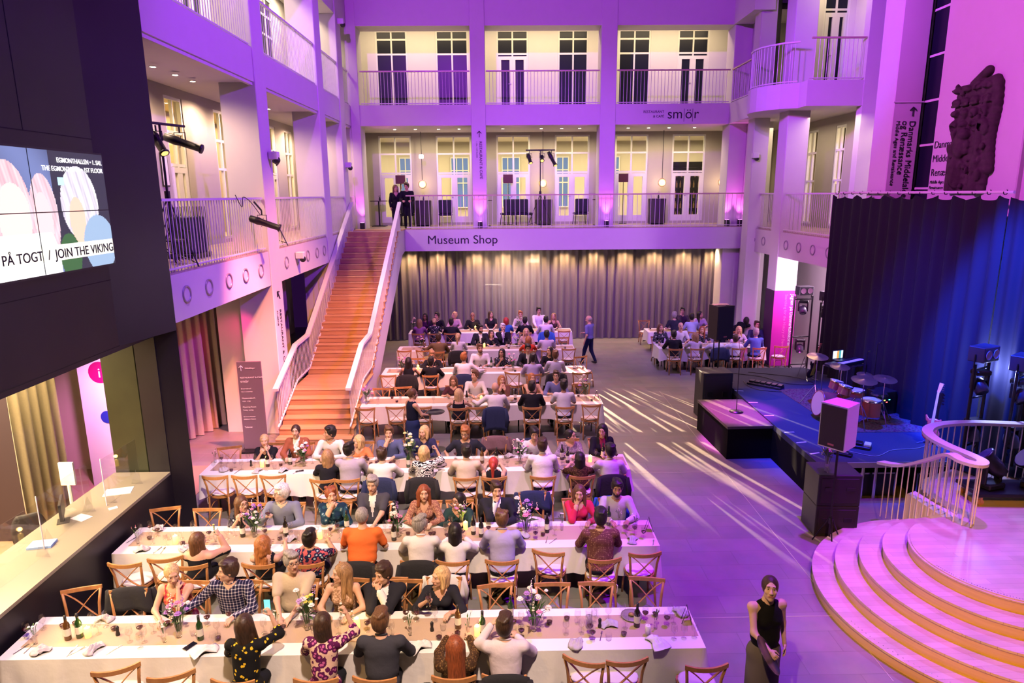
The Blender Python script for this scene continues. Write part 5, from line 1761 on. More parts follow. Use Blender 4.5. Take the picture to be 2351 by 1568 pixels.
def bouquet(t, z0, rng, s=1.0, n=14, pal=None):
    """stems, leaves and blossoms as parts of a vase thing"""
    pal = pal or [(0.85, 0.75, 0.72), (0.75, 0.25, 0.45), (0.35, 0.15, 0.5), (0.85, 0.6, 0.5), (0.9, 0.85, 0.6)]
    gm = mat('leaf_green', (0.06, 0.13, 0.04), 0.6, noise=0.4, nscale=30)
    st_, lf = MB(), MB()
    heads = {}
    for k in range(n):
        a = rng.uniform(0, 2 * math.pi)
        r_ = rng.uniform(0.0, 0.13) * s
        h_ = rng.uniform(0.06, 0.24) * s
        tip = (r_ * math.cos(a), r_ * math.sin(a), z0 + h_)
        st_.tube([(r_ * 0.2 * math.cos(a), r_ * 0.2 * math.sin(a), z0 - 0.1 * s), (r_ * 0.6 * math.cos(a), r_ * 0.6 * math.sin(a), z0 + h_ * 0.5), tip], 0.003, 4)
        c = rng.randrange(len(pal))
        hb = heads.setdefault(c, MB())
        q = rng.uniform(0.018, 0.036) * s
        kind = rng.random()
        if kind < 0.7:
            for (rr, zz, m_) in ((1.0, 0.0, 7), (0.6, 0.35, 5)):
                for j in range(m_):
                    b_ = 2 * math.pi * j / m_ + k
                    p = np.array(tip) + np.array([math.cos(b_) * q * rr * 0.62, math.sin(b_) * q * rr * 0.62, q * zz])
                    hb.lathe([(0.0, -q * 0.25), (q * 0.4, 0), (0.0, q * 0.3)], 6, p, cap=False)
        else:
            for j in range(6):
                p = np.array(tip) + np.array([rng.uniform(-1, 1) * q * 0.3, rng.uniform(-1, 1) * q * 0.3, q * (j * 0.7 - 1)])
                hb.lathe([(0.0, -q * 0.3), (q * (0.45 - 0.05 * j), 0), (0.0, q * 0.35)], 5, p, cap=False)
    for k in range(n):
        a = rng.uniform(0, 2 * math.pi)
        r_ = rng.uniform(0.05, 0.15) * s
        h_ = rng.uniform(0.0, 0.16) * s
        b0 = np.array([0.02 * math.cos(a), 0.02 * math.sin(a), z0])
        tp = np.array([r_ * math.cos(a), r_ * math.sin(a), z0 + h_])
        nn = np.array([-math.sin(a), math.cos(a), 0]) * 0.016 * s
        mid = b0 * 0.4 + tp * 0.6 + np.array([0, 0, 0.015])
        lf.add([b0, mid - nn, tp, mid + nn, mid - np.array([0, 0, 0.006])], [(0, 1, 2, 3), (0, 4, 1), (1, 4, 2), (2, 4, 3), (3, 4, 0)])
    st_.build('stems', gm, t, fix=False)
    lf.build('leaves', gm, t, fix=False)
    for c, hb in heads.items():
        hb.build('blossoms', mat('petal_%02d_%02d_%02d' % tuple(int(v * 99) for v in pal[c]), pal[c], 0.6), t, fix=False)


for i, (x, y, lab) in enumerate([(-5.0, 28.1, 'left of the restaurant doors'), (-3.2, 28.0, 'under the first pendant lamp'), (-0.7, 27.3, 'before the first column'), (1.75, 28.1, 'behind the lighting stand'), (4.0, 27.3, 'before the second column'), (6.4, 28.0, 'between the right-hand doors')]):
    t = thing('bar_table', 'high bar table ' + lab + ' on the balcony', 'table', (x, y, Z1))
    MB().lathe([(0.36, 1.0), (0.36, 1.03)], 24).build('tabletop', mat('dark_tabletop', (0.05, 0.03, 0.04), 0.4), t)
    if i in (1, 3, 5):
        MB().lathe([(0.355, 0.05), (0.34, 0.5), (0.362, 1.0)], 24, cap=False).build('table_skirt', mat('grey_table_skirt', (0.07, 0.055, 0.065), 0.85), t, smooth=True)
    else:
        MB().tube([(0, 0, 0.02), (0, 0, 1.0)], 0.03, 8).build('column', STEELB, t)
    MB().bbox(-0.28, 0.28, -0.28, 0.28, 0, 0.03, b=0.005).build('foot', STEELB, t)
    v = thing('flower_vase', 'small vase of flowers on the bar table ' + lab, 'vase', (x + 0.05, y, Z1 + 1.032))
    MB().lathe([(0.03, 0), (0.04, 0.05), (0.025, 0.14)], 12, cap=False).build('vase', BLACKM, v, smooth=True)
    bouquet(v, 0.14, random.Random(i), 0.6, 6)
for i, (x, lab) in enumerate([(-5.25, 'beside the left corner'), (-0.8, 'at the first column'), (4.0, 'at the second column'), (8.6, 'left of the right corner column'), (9.1, 'at the right corner column')]):
    t = thing('uplight', 'small black floor uplight ' + lab + ' on the balcony', 'light', (x, 26.0 + (0.88 if i in (1, 2) else 1.1) - (0.0), Z1))
    t.location.y = 25.82
    MB().bbox(-0.08, 0.08, -0.08, 0.08, 0, 0.24, b=0.01).build('housing', BLACKM, t)
    lamp('SPOT', (x, 25.80, Z1 + 0.27), (1, 0.13, 0.85), 130, (x, 26.0, Z1 + 3.2), 64, 0.8, 0.06, name='uplight_lamp')
    MB().box(-0.06, 0.06, -0.06, 0.06, 0.238, 0.244).build('lens', mat('magenta_uplight', (1, 0.3, 1), 0.5, emit=(1, 0.25, 1.0), estr=8), t)
for i, (x, y, rz) in enumerate([(-2.3, 28.3, 0.1), (0.3, 28.35, 0.3), (0.95, 28.3, -0.4), (3.3, 28.35, 0.1), (-3.9, 28.4, 0.2)]):
    t = thing('dark_armchair', 'dark upholstered chair by the restaurant windows, ' + ['before the second door', 'before the third door', 'beside the third door', 'before the fourth door', 'beside the first pendant lamp'][i], 'chair', (x, y, Z1), rz)
    dk = mat('dark_blue_fabric', (0.02, 0.02, 0.035), 0.8)
    MB().bbox(-0.28, 0.28, -0.26, 0.26, 0.4, 0.5, b=0.03).build('seat', dk, t)
    MB().bbox(-0.28, 0.28, -0.3, -0.22, 0.5, 1.05, b=0.03).build('backrest', dk, t)
    for sx in (-1, 1):
        for sy in (-1, 1):
            MB().tube([(sx * 0.24, sy * 0.22, 0.4), (sx * 0.27, sy * 0.26, 0)], 0.015, 6).build('leg', STEELB, t)
for i, (x, y, lab) in enumerate([(-4.15, 28.6, 'dark menu board behind the two people at the stair head'), (0.3, 28.62, 'dark menu board at the third restaurant door'), (5.1, 28.6, 'dark menu board on a pole at the fifth restaurant door')]):
    t = thing('menu_board', lab, 'sign', (x, y, Z1))
    MB().bbox(-0.2, 0.2, -0.015, 0.015, 1.7, 2.05, b=0.005).build('board', mat('dark_red_board', (0.08, 0.02, 0.02), 0.5), t)
    MB().tube([(0, 0.0, 0.02), (0, 0, 1.7)], 0.015, 6).build('pole', STEELB, t)
    MB().lathe([(0.18, 0), (0.18, 0.02)], 16).build('base', STEELB, t)
t = thing('drinks_shelf', 'tall dark shelf of bottles inside the restaurant behind the sixth door', 'shelf', (8.2, 30.6, Z1))
MB().box(-0.9, 0.9, 0.1, 0.14, 0, 2.6).build('back_panel', STEELB, t)
for k in range(6):
    MB().box(-0.9, 0.9, -0.15, 0.1, 0.1 + 0.45 * k, 0.13 + 0.45 * k).build('shelf', STEELB, t)
bc = [mat('bottle_tone_%d' % k, c, 0.3) for k, c in enumerate([(0.5, 0.3, 0.1), (0.6, 0.55, 0.4), (0.15, 0.25, 0.1), (0.5, 0.15, 0.1)])]
bt = MB().lathe([(0.035, 0), (0.035, 0.18), (0.013, 0.24), (0.013, 0.3)], 8).build('liquor_bottle', bc[0])
bm0 = bt.data
bpy.data.objects.remove(bt)
for k in range(40):
    o = bpy.data.objects.new('liquor_bottle', bm0)
    C.objects.link(o)
    o.location = (8.2 - 0.8 + 0.2 * (k % 8) + 0.02 * (k % 3), 30.58, Z1 + 0.132 + 0.45 * (k // 8))
    tag(o, 'liquor bottle on the dark restaurant shelf', 'bottle', 'bottles on the restaurant shelf')
# things stored behind the left gallery railing
t = thing('storage_cage', 'grey wire storage cage behind the left gallery railing', 'cage', (-6.55, 14.3, Z1))
mb = MB()
for k in range(9):
    x = -0.28 + 0.07 * k
    mb.tube([(x, -0.35, 0.1), (x, -0.35, 1.05)], 0.006, 5).tube([(x, 0.35, 0.1), (x, 0.35, 1.05)], 0.006, 5)
for k in range(10):
    y = -0.35 + 0.078 * k
    mb.tube([(-0.28, y, 0.1), (-0.28, y, 1.05)], 0.006, 5).tube([(0.28, y, 0.1), (0.28, y, 1.05)], 0.006, 5)
mb.build('wire_sides', STEELB, t)
MB().bbox(-0.3, 0.3, -0.37, 0.37, 0, 0.1, b=0.01).build('base', STEELB, t)
MB().bbox(-0.25, 0.25, -0.32, 0.32, 0.1, 0.85, b=0.02).build('contents', mat('dark_boxes', (0.05, 0.05, 0.09), 0.7), t)
for i, (x, y) in enumerate([(-6.2, 12.9), (-6.6, 13.3)]):
    t = thing('folding_chair', 'dark folding chair on the left gallery, ' + ['nearer the railing', 'behind the first one'][i], 'chair', (x, y, Z1), 1.3 + i)
    MB().bbox(-0.22, 0.22, -0.2, 0.2, 0.43, 0.46, b=0.008).build('seat', STEELB, t)
    MB().bbox(-0.22, 0.22, -0.23, -0.2, 0.62, 0.86, b=0.008).build('backrest', STEELB, t)
    for sx in (-1, 1):
        MB().tube([(sx * 0.23, 0.22, 0), (sx * 0.23, -0.22, 0.86)], 0.011, 6).build('leg', STEELB, t)
        MB().tube([(sx * 0.21, -0.24, 0), (sx * 0.21, 0.16, 0.44)], 0.011, 6).build('leg', STEELB, t)
t = thing('picture_frame', 'small black framed notice beside the left gallery door', 'frame', (-7.64, 15.85, 6.05))
MB().box(0, 0.02, -0.16, 0.16, 0, 0.75).build('frame', BLACKM, t)
MB().box(0.02, 0.024, -0.13, 0.13, 0.03, 0.72).build('print', paper, t)
t = thing('notice_board', 'white poster with small yellow figure on the right gallery wall', 'poster', (11.38, 21.35, 5.5))
MB().box(-0.02, 0, -0.45, 0.3, 0.0, 0.9).build('sheet', paper, t)
MB().box(-0.025, -0.02, -0.1, 0.0, 0.4, 0.7).build('print', mat('yellow_print', (0.8, 0.6, 0.2), 0.6), t)
t = thing('side_table', 'slender black side table behind the right gallery railing', 'table', (9.9, 23.6, Z1))
MB().bbox(-0.3, 0.3, -0.3, 0.3, 0.72, 0.75, b=0.004).build('tabletop', STEELB, t)
for sx in (-1, 1):
    for sy in (-1, 1):
        MB().tube([(sx * 0.27, sy * 0.27, 0), (sx * 0.24, sy * 0.24, 0.72)], 0.012, 6).build('leg', STEELB, t)

# ================================================================ TABLES
HONEY = wood('honey_bentwood', (0.40, 0.17, 0.06), (0.52, 0.25, 0.09), 0.4, (20, 20, 3))
LINEN = mat('white_linen', (0.80, 0.76, 0.72), 0.85, bump=0.25, bscale=9, spec=0.15)
CUSH = mat('white_cushion', (0.70, 0.64, 0.60), 0.85, bump=0.2, bscale=15, spec=0.1)
KRAFT = mat('kraft_runner', (0.46, 0.33, 0.23), 0.8, noise=0.05, nscale=60)
TT = 0.772
TAB = {1: (-5.70, 2.27, 6.66, 7.44), 2: (-5.70, 2.27, 8.93, 9.72), 3: (-5.66, 2.36, 11.72, 12.48), 4: (-3.5, 2.45, 15.72, 16.55),
       5: (-3.5, 2.45, 18.7, 19.5), 6: (-3.5, 2.4, 21.6, 22.4), 7: (-3.5, 2.6, 24.5, 25.3), 8: (5.2, 8.75, 21.62, 22.45), 9: (5.42, 8.3, 24.3, 25.1)}
TNAME = {1: 'the front table', 2: 'the second table', 3: 'the third table', 4: 'the fourth table', 5: 'the fifth table', 6: 'the sixth table', 7: 'the last table', 8: 'the side table', 9: 'the far side table'}


def tablecloth(k, x0, x1, y0, y1):
    rng = random.Random(k)
    zt = TT - 0.002
    L = [(x0, y0), (x1, y0), (x1, y1), (x0, y1)]
    per = []
    for i in range(4):
        a, b = np.array(L[i], float), np.array(L[(i + 1) % 4], float)
        n = max(6, int(np.linalg.norm(b - a) / 0.06))
        nrm = np.array([(b - a)[1], -(b - a)[0]]) / np.linalg.norm(b - a)
        for j in range(n):
            per.append((a + (b - a) * j / n, nrm, j / n))
    n = len(per)
    V, F = [], []
    rows = 7
    ph = [rng.uniform(0, 6) for _ in range(6)]
    cxm, cym = (x0 + x1) / 2, (y0 + y1) / 2
    for r in range(rows + 1):
        f_ = r / rows
        for i, (p, nr, tt) in enumerate(per):
            u = i / n * 2 * math.pi
            wv = 0.45 * math.sin(u * 57 + ph[0]) + 0.4 * math.sin(u * 91 + ph[1]) + 0.4 * math.sin(u * 19 + ph[2])
            corner = max(0, 1 - min(tt, 1 - tt) * (x1 - x0) / 0.3)
            d = 0.004 + f_ * (0.016 + 0.034 * (wv + 1)) * (0.5 if k > 3 else 0.8) + 0.05 * f_ * corner * 0.6
            z = zt - f_ * (0.40 + 0.05 * math.sin(u * 5 + ph[3]) + 0.08 * corner)
            xx = max(p[0] + nr[0] * d, -5.785) if k < 4 else max(p[0] + nr[0] * d, -3.6)
            V.append((xx, p[1] + nr[1] * d, z))
    for r in range(rows):
        for i in range(n):
            j = (i + 1) % n
            F.append((r * n + i, (r + 1) * n + i, (r + 1) * n + j, r * n + j))
    V2 = [(v[0], v[1], v[2]) for v in V]
    mb = MB()
    mb.add(V2, F)
    mb.add([V2[i] for i in range(n)], [tuple(range(n))])
    o = mb.build('tablecloth', LINEN, smooth=True)
    for pl in o.data.polygons:
        if len(pl.vertices) > 4:
            pl.use_smooth = False
    c = Vector((cxm, cym, zt - 0.42))
    o.data.transform(Matrix.Translation(-c))
    o.location = c
    return tag(o, 'long white tablecloth draped over ' + TNAME[k], 'tablecloth')


for k, (x0, x1, y0, y1) in TAB.items():
    t = thing('banquet_table', 'long folding banquet table under the cloth, ' + TNAME[k], 'table')
    MB().bbox(x0 + 0.01, x1 - 0.01, y0 + 0.01, y1 - 0.01, 0.73, 0.765, b=0.004).build('tabletop', PAINTW, t)
    n = max(2, int((x1 - x0) / 1.5))
    for i in range(n + 1):
        for y in (y0 + 0.2, y1 - 0.2):
            MB().tube([(x0 + 0.25 + (x1 - x0 - 0.5) * i / n, y, 0), (x0 + 0.25 + (x1 - x0 - 0.5) * i / n, y, 0.73)], 0.015, 6).build('leg', STEELB, t)
    recenter(t)
    tablecloth(k, x0, x1, y0, y1)
    ym = (y0 + y1) / 2 + 0.03
    o = MB().box(x0 + 0.12, x1 - 0.02, ym - 0.21, ym + 0.21, TT - 0.0015, TT).build('paper_runner', KRAFT)
    c = Vector(((x0 + x1) / 2, ym, TT))
    o.data.transform(Matrix.Translation(-c))
    o.location = c
    tag(o, 'brown kraft paper runner along the middle of ' + TNAME[k], 'table runner')

# ================================================================ CHAIRS
def make_chair():
    t = thing('cross_back_chair', 'wooden cross-back chair', 'chair', (0, 0, 0))
    pts = []
    for j in range(16):
        a = 2 * math.pi * j / 16
        c_, s_ = math.cos(a), math.sin(a)
        pts.append((0.215 * abs(c_) ** 0.75 * (1 if c_ > 0 else -1) * (1.0 + 0.08 * s_), 0.205 * abs(s_) ** 0.75 * (1 if s_ > 0 else -1)))
    MB().prism(pts, 0.43, 0.462).build('seat', HONEY, t)
    V, F = sdf_mesh([('e', (0, 0.0, 0.485), (0.215, 0.205, 0.032))], 0.022)
    np_mesh('seat_cushion', V, F, [CUSH], None, t)
    for s_ in (-1, 1):
        MB().tube([(s_ * 0.17, 0.16, 0.44), (s_ * 0.19, 0.19, 0.2), (s_ * 0.195, 0.20, 0.0)], [0.019, 0.017, 0.014], 7).build('leg', HONEY, t, smooth=True)
        MB().tube([(s_ * 0.185, -0.27, 0.0), (s_ * 0.178, -0.215, 0.22), (s_ * 0.175, -0.195, 0.45), (s_ * 0.19, -0.215, 0.68), (s_ * 0.215, -0.255, 0.86)], [0.015, 0.018, 0.019, 0.018, 0.017], 7).build('leg', HONEY, t, smooth=True)
    tr = []
    for j in range(11):
        x = -0.235 + 0.047 * j
        q = x / 0.235
        tr.append((x, -0.255 - 0.045 * (1 - q * q), 0.872 - 0.012 * (1 - q * q) + 0.006 * abs(q) ** 3))
    MB().sweep(tr, 0.022, 0.052).build('top_rail', HONEY, t)
    for s_ in (-1, 1):
        cr = []
        for j in range(8):
            f_ = j / 7
            cr.append((s_ * (0.195 - 0.37 * f_), -0.262 - 0.02 * math.sin(math.pi * f_) + 0.06 * f_, 0.85 - 0.37 * f_ + 0.012 * math.sin(2 * math.pi * f_)))
        MB().tube(cr, 0.016, 6, ry=0.007).build('cross_slat', HONEY, t, smooth=True)
    hp = [(-0.18, -0.2, 0.2), (-0.13, -0.12, 0.32), (0, -0.06, 0.37), (0.13, -0.12, 0.32), (0.18, -0.2, 0.2)]
    MB().tube(smooth_path(hp, 3), 0.008, 6).build('hoop_brace', HONEY, t, smooth=True)
    for s_ in (-1, 1):
        MB().tube([(s_ * 0.18, -0.2, 0.47), (s_ * 0.2, -0.23, 0.44), (s_ * 0.19, -0.235, 0.34)], 0.005, 4).build('cushion_tie', CUSH, t)
    return t


chair0 = make_chair()
used = [False]


def chair(x, y, rz, label, group=None, z=0.0):
    o = chair0 if not used[0] else copy_tree(chair0)
    used[0] = True
    o.location = (x, y, z)
    o.rotation_euler = (0, 0, rz)
    o['label'] = label
    if group:
        o['group'] = group
    return o


def coat(label, x, y, rz, m, w_=0.27, h_=0.5, seed=0, name='draped_jacket'):
    """a jacket hung over a chair back: front and back panels with hanging sleeves"""
    rng = random.Random(seed)
    ph = rng.uniform(0, 6)
    V, F = [], []
    nu, nv = 14, 16
    for i in range(nv + 1):
        s_ = i / nv
        for j in range(nu + 1):
            u = -1 + 2 * j / nu
            side = s_ - 0.5
            drop = max(0, abs(side) * 2 - 0.12)
            ww = w_ * (1 + 0.14 * drop)
            xx = u * ww
            fold = 0.02 * math.sin(u * 7 + ph + 3 * drop) * drop
            zz = 0.925 - 0.05 * abs(u) ** 3 - drop * (h_ * (1.0 if side < 0 else 0.62)) - (0.03 * abs(u) if drop > 0.8 else 0)
            yy = -0.275 - (0.045 if side < 0 else -0.03) * min(1, abs(side) * 6) + (fold if side > 0 else -abs(fold) - 0.03 * drop) + (0.06 * drop if side > 0 else 0)
            V.append((xx, yy, zz))
    for i in range(nv):
        for j in range(nu):
            a = i * (nu + 1) + j
            F.append((a, a + 1, a + nu + 2, a + nu + 1))
    o = np_mesh(name, V, F, [m])
    so = o.modifiers.new('thick', 'SOLIDIFY')
    so.thickness = 0.018
    o.location = (x, y, 0)
    o.rotation_euler = (0, 0, rz)
    tag(o, label, 'jacket')
    for s_ in (-1, 1):
        q = MB().tube([(s_ * w_ * 1.0, -0.31, 0.87), (s_ * w_ * 1.12, -0.34, 0.65), (s_ * w_ * 1.05, -0.34, 0.45)], [0.035, 0.05, 0.045], 8, ry=0.028).build('sleeve', m, o, smooth=True)
    return o


def cpos(px, py):
    p = at(px, py, z=0.89)
    return p


# empty chairs: (pixel of the top rail, side, turn, label)
EMP = [(265, 1537, 'n', 0.35, 'empty wooden chair at the near left corner of the front table'),
       (392, 1552, 'n', 0.3, 'empty wooden chair left of the woman with yellow flowers, near side'),
       (1338, 1513, 'n', -0.35, 'empty chair angled to the front table, right of the pink shirt'),
       (1438, 1505, 'n', 0.1, 'empty chair at the near right of the front table, second from its end'),
       (1625, 1532, 'n', 0.05, 'empty wooden chair standing just beyond the right end of the front table'),
       (188, 1348, 'f', 0.3, 'empty light wooden chair beside the black counter, far side of front table'),
       (297, 1352, 'f', 0.1, 'wooden chair draped with a black jacket beside the blond woman in floral dress'),
       (930, 1330, 'f', 0.0, 'empty wooden chair between the black blazer and the blonde in black'),
       (1136, 1340, 'f', 0.15, 'empty chair, far side of front table, first right of the blonde in black'),
       (1268, 1338, 'f', 0.0, 'empty chair, far side of front table, behind the tall flower vase'),
       (1372, 1350, 'f', -0.05, 'lower empty chair, far side of front table, with a bag strap'),
       (1485, 1325, 'f', -0.15, 'empty chair at the far right corner of the front table'),
       (283, 1296, 'n', 0.0, 'empty chair at the left end of the second table, near side'),
       (378, 1283, 'n', 0.2, 'empty chair left of the woman in black off-shoulder top'),
       (1258, 1268, 'n', -0.25, 'empty turned chair with white cushion left of the brown patterned shirt'),
       (1482, 1272, 'n', 0.05, 'empty chair at the right end of the second table, near side'),
       (380, 1165, 'f', 0.25, 'empty light chair beside the black wall, far side of second table'),
       (472, 1173, 'f', 0.0, 'empty light chair left of the woman with floral blouse and glasses'),
       (1222, 1130, 'f', 0.0, 'chair carrying a navy coat between the young man and the red blazer'),
       (492, 1095, 'n', 0.0, 'empty chair nearest the black wall, near side of third table'),
       (563, 1090, 'n', 0.0, 'second empty chair from the black wall, near side of third table'),
       (630, 1087, 'n', 0.05, 'third empty chair from the black wall, near side of third table'),
       (525, 1027, 'f', 0.3, 'empty turned chair at the far left corner of the third table'),
       (1140, 1003, 'f', 0.0, 'chair with mauve blanket right of the man in dark polo shirt'),
       (838, 938, 'n', 0.0, 'empty chair at the left end of the fourth table, near side'),
       (908, 935, 'n', 0.05, 'empty chair beside the waitress in the navy dress'),
       (968, 935, 'n', 0.0, 'empty chair right of the waitress, holding a dark bag'),
       (1093, 935, 'n', 0.0, 'empty chair between the wavy blonde and the bald man'),
       (1358, 930, 'n', 0.0, 'empty chair at the right end of the fourth table, near side'),
       (875, 893, 'f', 0.0, 'empty chair at the far left corner of the fourth table'),
       (925, 888, 'f', 0.2, 'second empty chair, far left of the fourth table'),
       (1335, 880, 'f', 0.1, 'empty chair at the far right corner of the fourth table'),
       (1175, 856, 'n', -0.4, 'dark turned chair left of the lavender shirt at the fifth table'),
       (890, 862, 'n', 0.0, 'empty chair beside the stair foot at the fifth table'),
       (1333, 856, 'n', 0.0, 'empty chair at the right end of the fifth table'),
       (958, 822, 'f', 0.0, 'yellow-lit empty chair at the far side of the fifth table'),
       (1332, 818, 'f', 0.4, 'yellowish turned chair at the far right corner of the fifth table'),
       (930, 802, 'n', 0.0, 'empty dark chair at the left end of the sixth table'),
       (972, 802, 'n', 0.0, 'second empty dark chair from the left at the sixth table'),
       (1306, 801, 'n', 0.0, 'empty chair at the right end of the sixth table, near side'),
       (1290, 774, 'f', 0.0, 'empty chair at the right end of the sixth table, far side'),
       (1293, 755, 'n', 0.0, 'empty chair at the right end of the last table'),
       (1478, 735, 'f', 0.0, 'empty chair at the left end of the far side table'),
       (1795, 795, 'n', -0.1, 'empty violet-lit chair at the right end of the side table')]
EMPTY = []
for px, py, sd, tr_, lab in EMP:
    p = cpos(px, py)
    rz = tr_ + (0 if sd == 'n' else math.pi)
    R_ = Matrix.Rotation(rz, 3, 'Z') @ Vector((0, -0.29, 0))
    x, y = p[0] - R_.x, p[1] - R_.y
    # keep the chair clear of its table
    for k, (x0, x1, y0, y1) in TAB.items():
        if x0 - 0.2 < x < x1 + 0.2:
            if sd == 'n' and abs(y - y0) < 1.0:
                y = min(y, y0 - 0.07)
            if sd == 'f' and abs(y - y1) < 1.2:
                y = max(y, y1 + 0.10)
    x = max(x, -5.45)
    if px < 900 and py < 1000:
        x = max(x, -3.3)
    chair(x, y, rz, lab)
    EMPTY.append((x, y, rz, lab))
JM = {'black': mat('black_wool', (0.012, 0.012, 0.015), 0.9, bump=0.3, bscale=25), 'navy': mat('navy_wool', (0.012, 0.02, 0.07), 0.9, bump=0.3, bscale=25), 'mauve': mat('mauve_wool', (0.20, 0.11, 0.13), 0.9, bump=0.3, bscale=25), 'white': mat('white_wool', (0.7, 0.66, 0.62), 0.9), 'blue': mat('royal_blue_cloth', (0.02, 0.10, 0.45), 0.8)}
for lab, key, jl in (('black jacket beside', 'black', 'black jacket over the chair beside the blond woman at the front table'), ('navy coat between', 'navy', 'navy coat over the empty chair left of the red blazer'), ('mauve blanket', 'mauve', 'mauve blanket over the chair right of the dark polo shirt')):
    for (x, y, rz, l2) in EMPTY:
        if lab in l2:
            coat(jl, x, y, rz, JM[key], seed=len(jl))
t = thing('shoulder_bag', 'dark bag lying on the empty chair right of the waitress', 'bag')
for (x, y, rz, l2) in EMPTY:
    if 'holding a dark bag' in l2:
        t.location = (x, y, 0.52)
V, F = sdf_mesh([('c', (-0.1, 0, 0.1), (0.1, 0, 0.1), 0.1, 0.1)], 0.03)
np_mesh('bag_body', V, F, [mat('dark_nylon', (0.02, 0.02, 0.03))], None, t)
MB().tube([(-0.12, -0.05, 0.16), (0, -0.1, 0.26), (0.12, -0.05, 0.16)], 0.01, 6).build('strap', BLACKM, t)

# ================================================================ PEOPLE
def skinmat(k):
    c = [(0.62, 0.36, 0.25), (0.50, 0.27, 0.17), (0.30, 0.15, 0.09), (0.66, 0.42, 0.31)][k]
    return mat('skin_tone_%d' % k, c, 0.5, spec=0.35, noise=0.05, nscale=12)


LIPS = mat('lips', (0.48, 0.19, 0.15), 0.45)
EYEW = mat('eye_white', (0.75, 0.72, 0.7), 0.3)
IRIS = mat('iris', (0.03, 0.02, 0.015), 0.2)
HAIRC = {'k': (0.012, 0.009, 0.008), 'd': (0.045, 0.022, 0.012), 'b': (0.12, 0.055, 0.025), 'l': (0.30, 0.17, 0.08), 'y': (0.58, 0.38, 0.18), 'r': (0.24, 0.06, 0.02), 'R': (0.40, 0.04, 0.03), 'g': (0.30, 0.27, 0.25), 'w': (0.68, 0.62, 0.60), 'o': (0.35, 0.13, 0.04)}


def hairmat(c):
    nm = 'hair_' + {'k': 'black', 'd': 'dark_brown', 'b': 'brown', 'l': 'light_brown', 'y': 'blond', 'r': 'auburn', 'R': 'red', 'g': 'grey', 'w': 'white', 'o': 'ginger'}[c]
    if nm in MATS:
        return MATS[nm]
    m = mat(nm, HAIRC[c], 0.45, spec=0.4)
    nt, b = nodes(m)
    n = nt.nodes.new('ShaderNodeTexNoise')
    n.inputs['Scale'].default_value = 1
    n.inputs['Detail'].default_value = 3
    nt.links.new(tcoord(nt, scale=(90, 90, 9)), n.inputs['Vector'])
    c0 = HAIRC[c]
    r = ramp(nt, [(0.3, tuple(v * 0.55 for v in c0)), (0.7, tuple(min(1, v * 1.5) for v in c0))])
    nt.links.new(n.outputs['Fac'], r.inputs[0])
    nt.links.new(r.outputs[0], b.inputs['Base Color'])
    bp = nt.nodes.new('ShaderNodeBump')
    bp.inputs['Strength'].default_value = 0.5
    bp.inputs['Distance'].default_value = 0.006
    nt.links.new(n.outputs['Fac'], bp.inputs['Height'])
    nt.links.new(bp.outputs[0], b.inputs['Normal'])
    return m


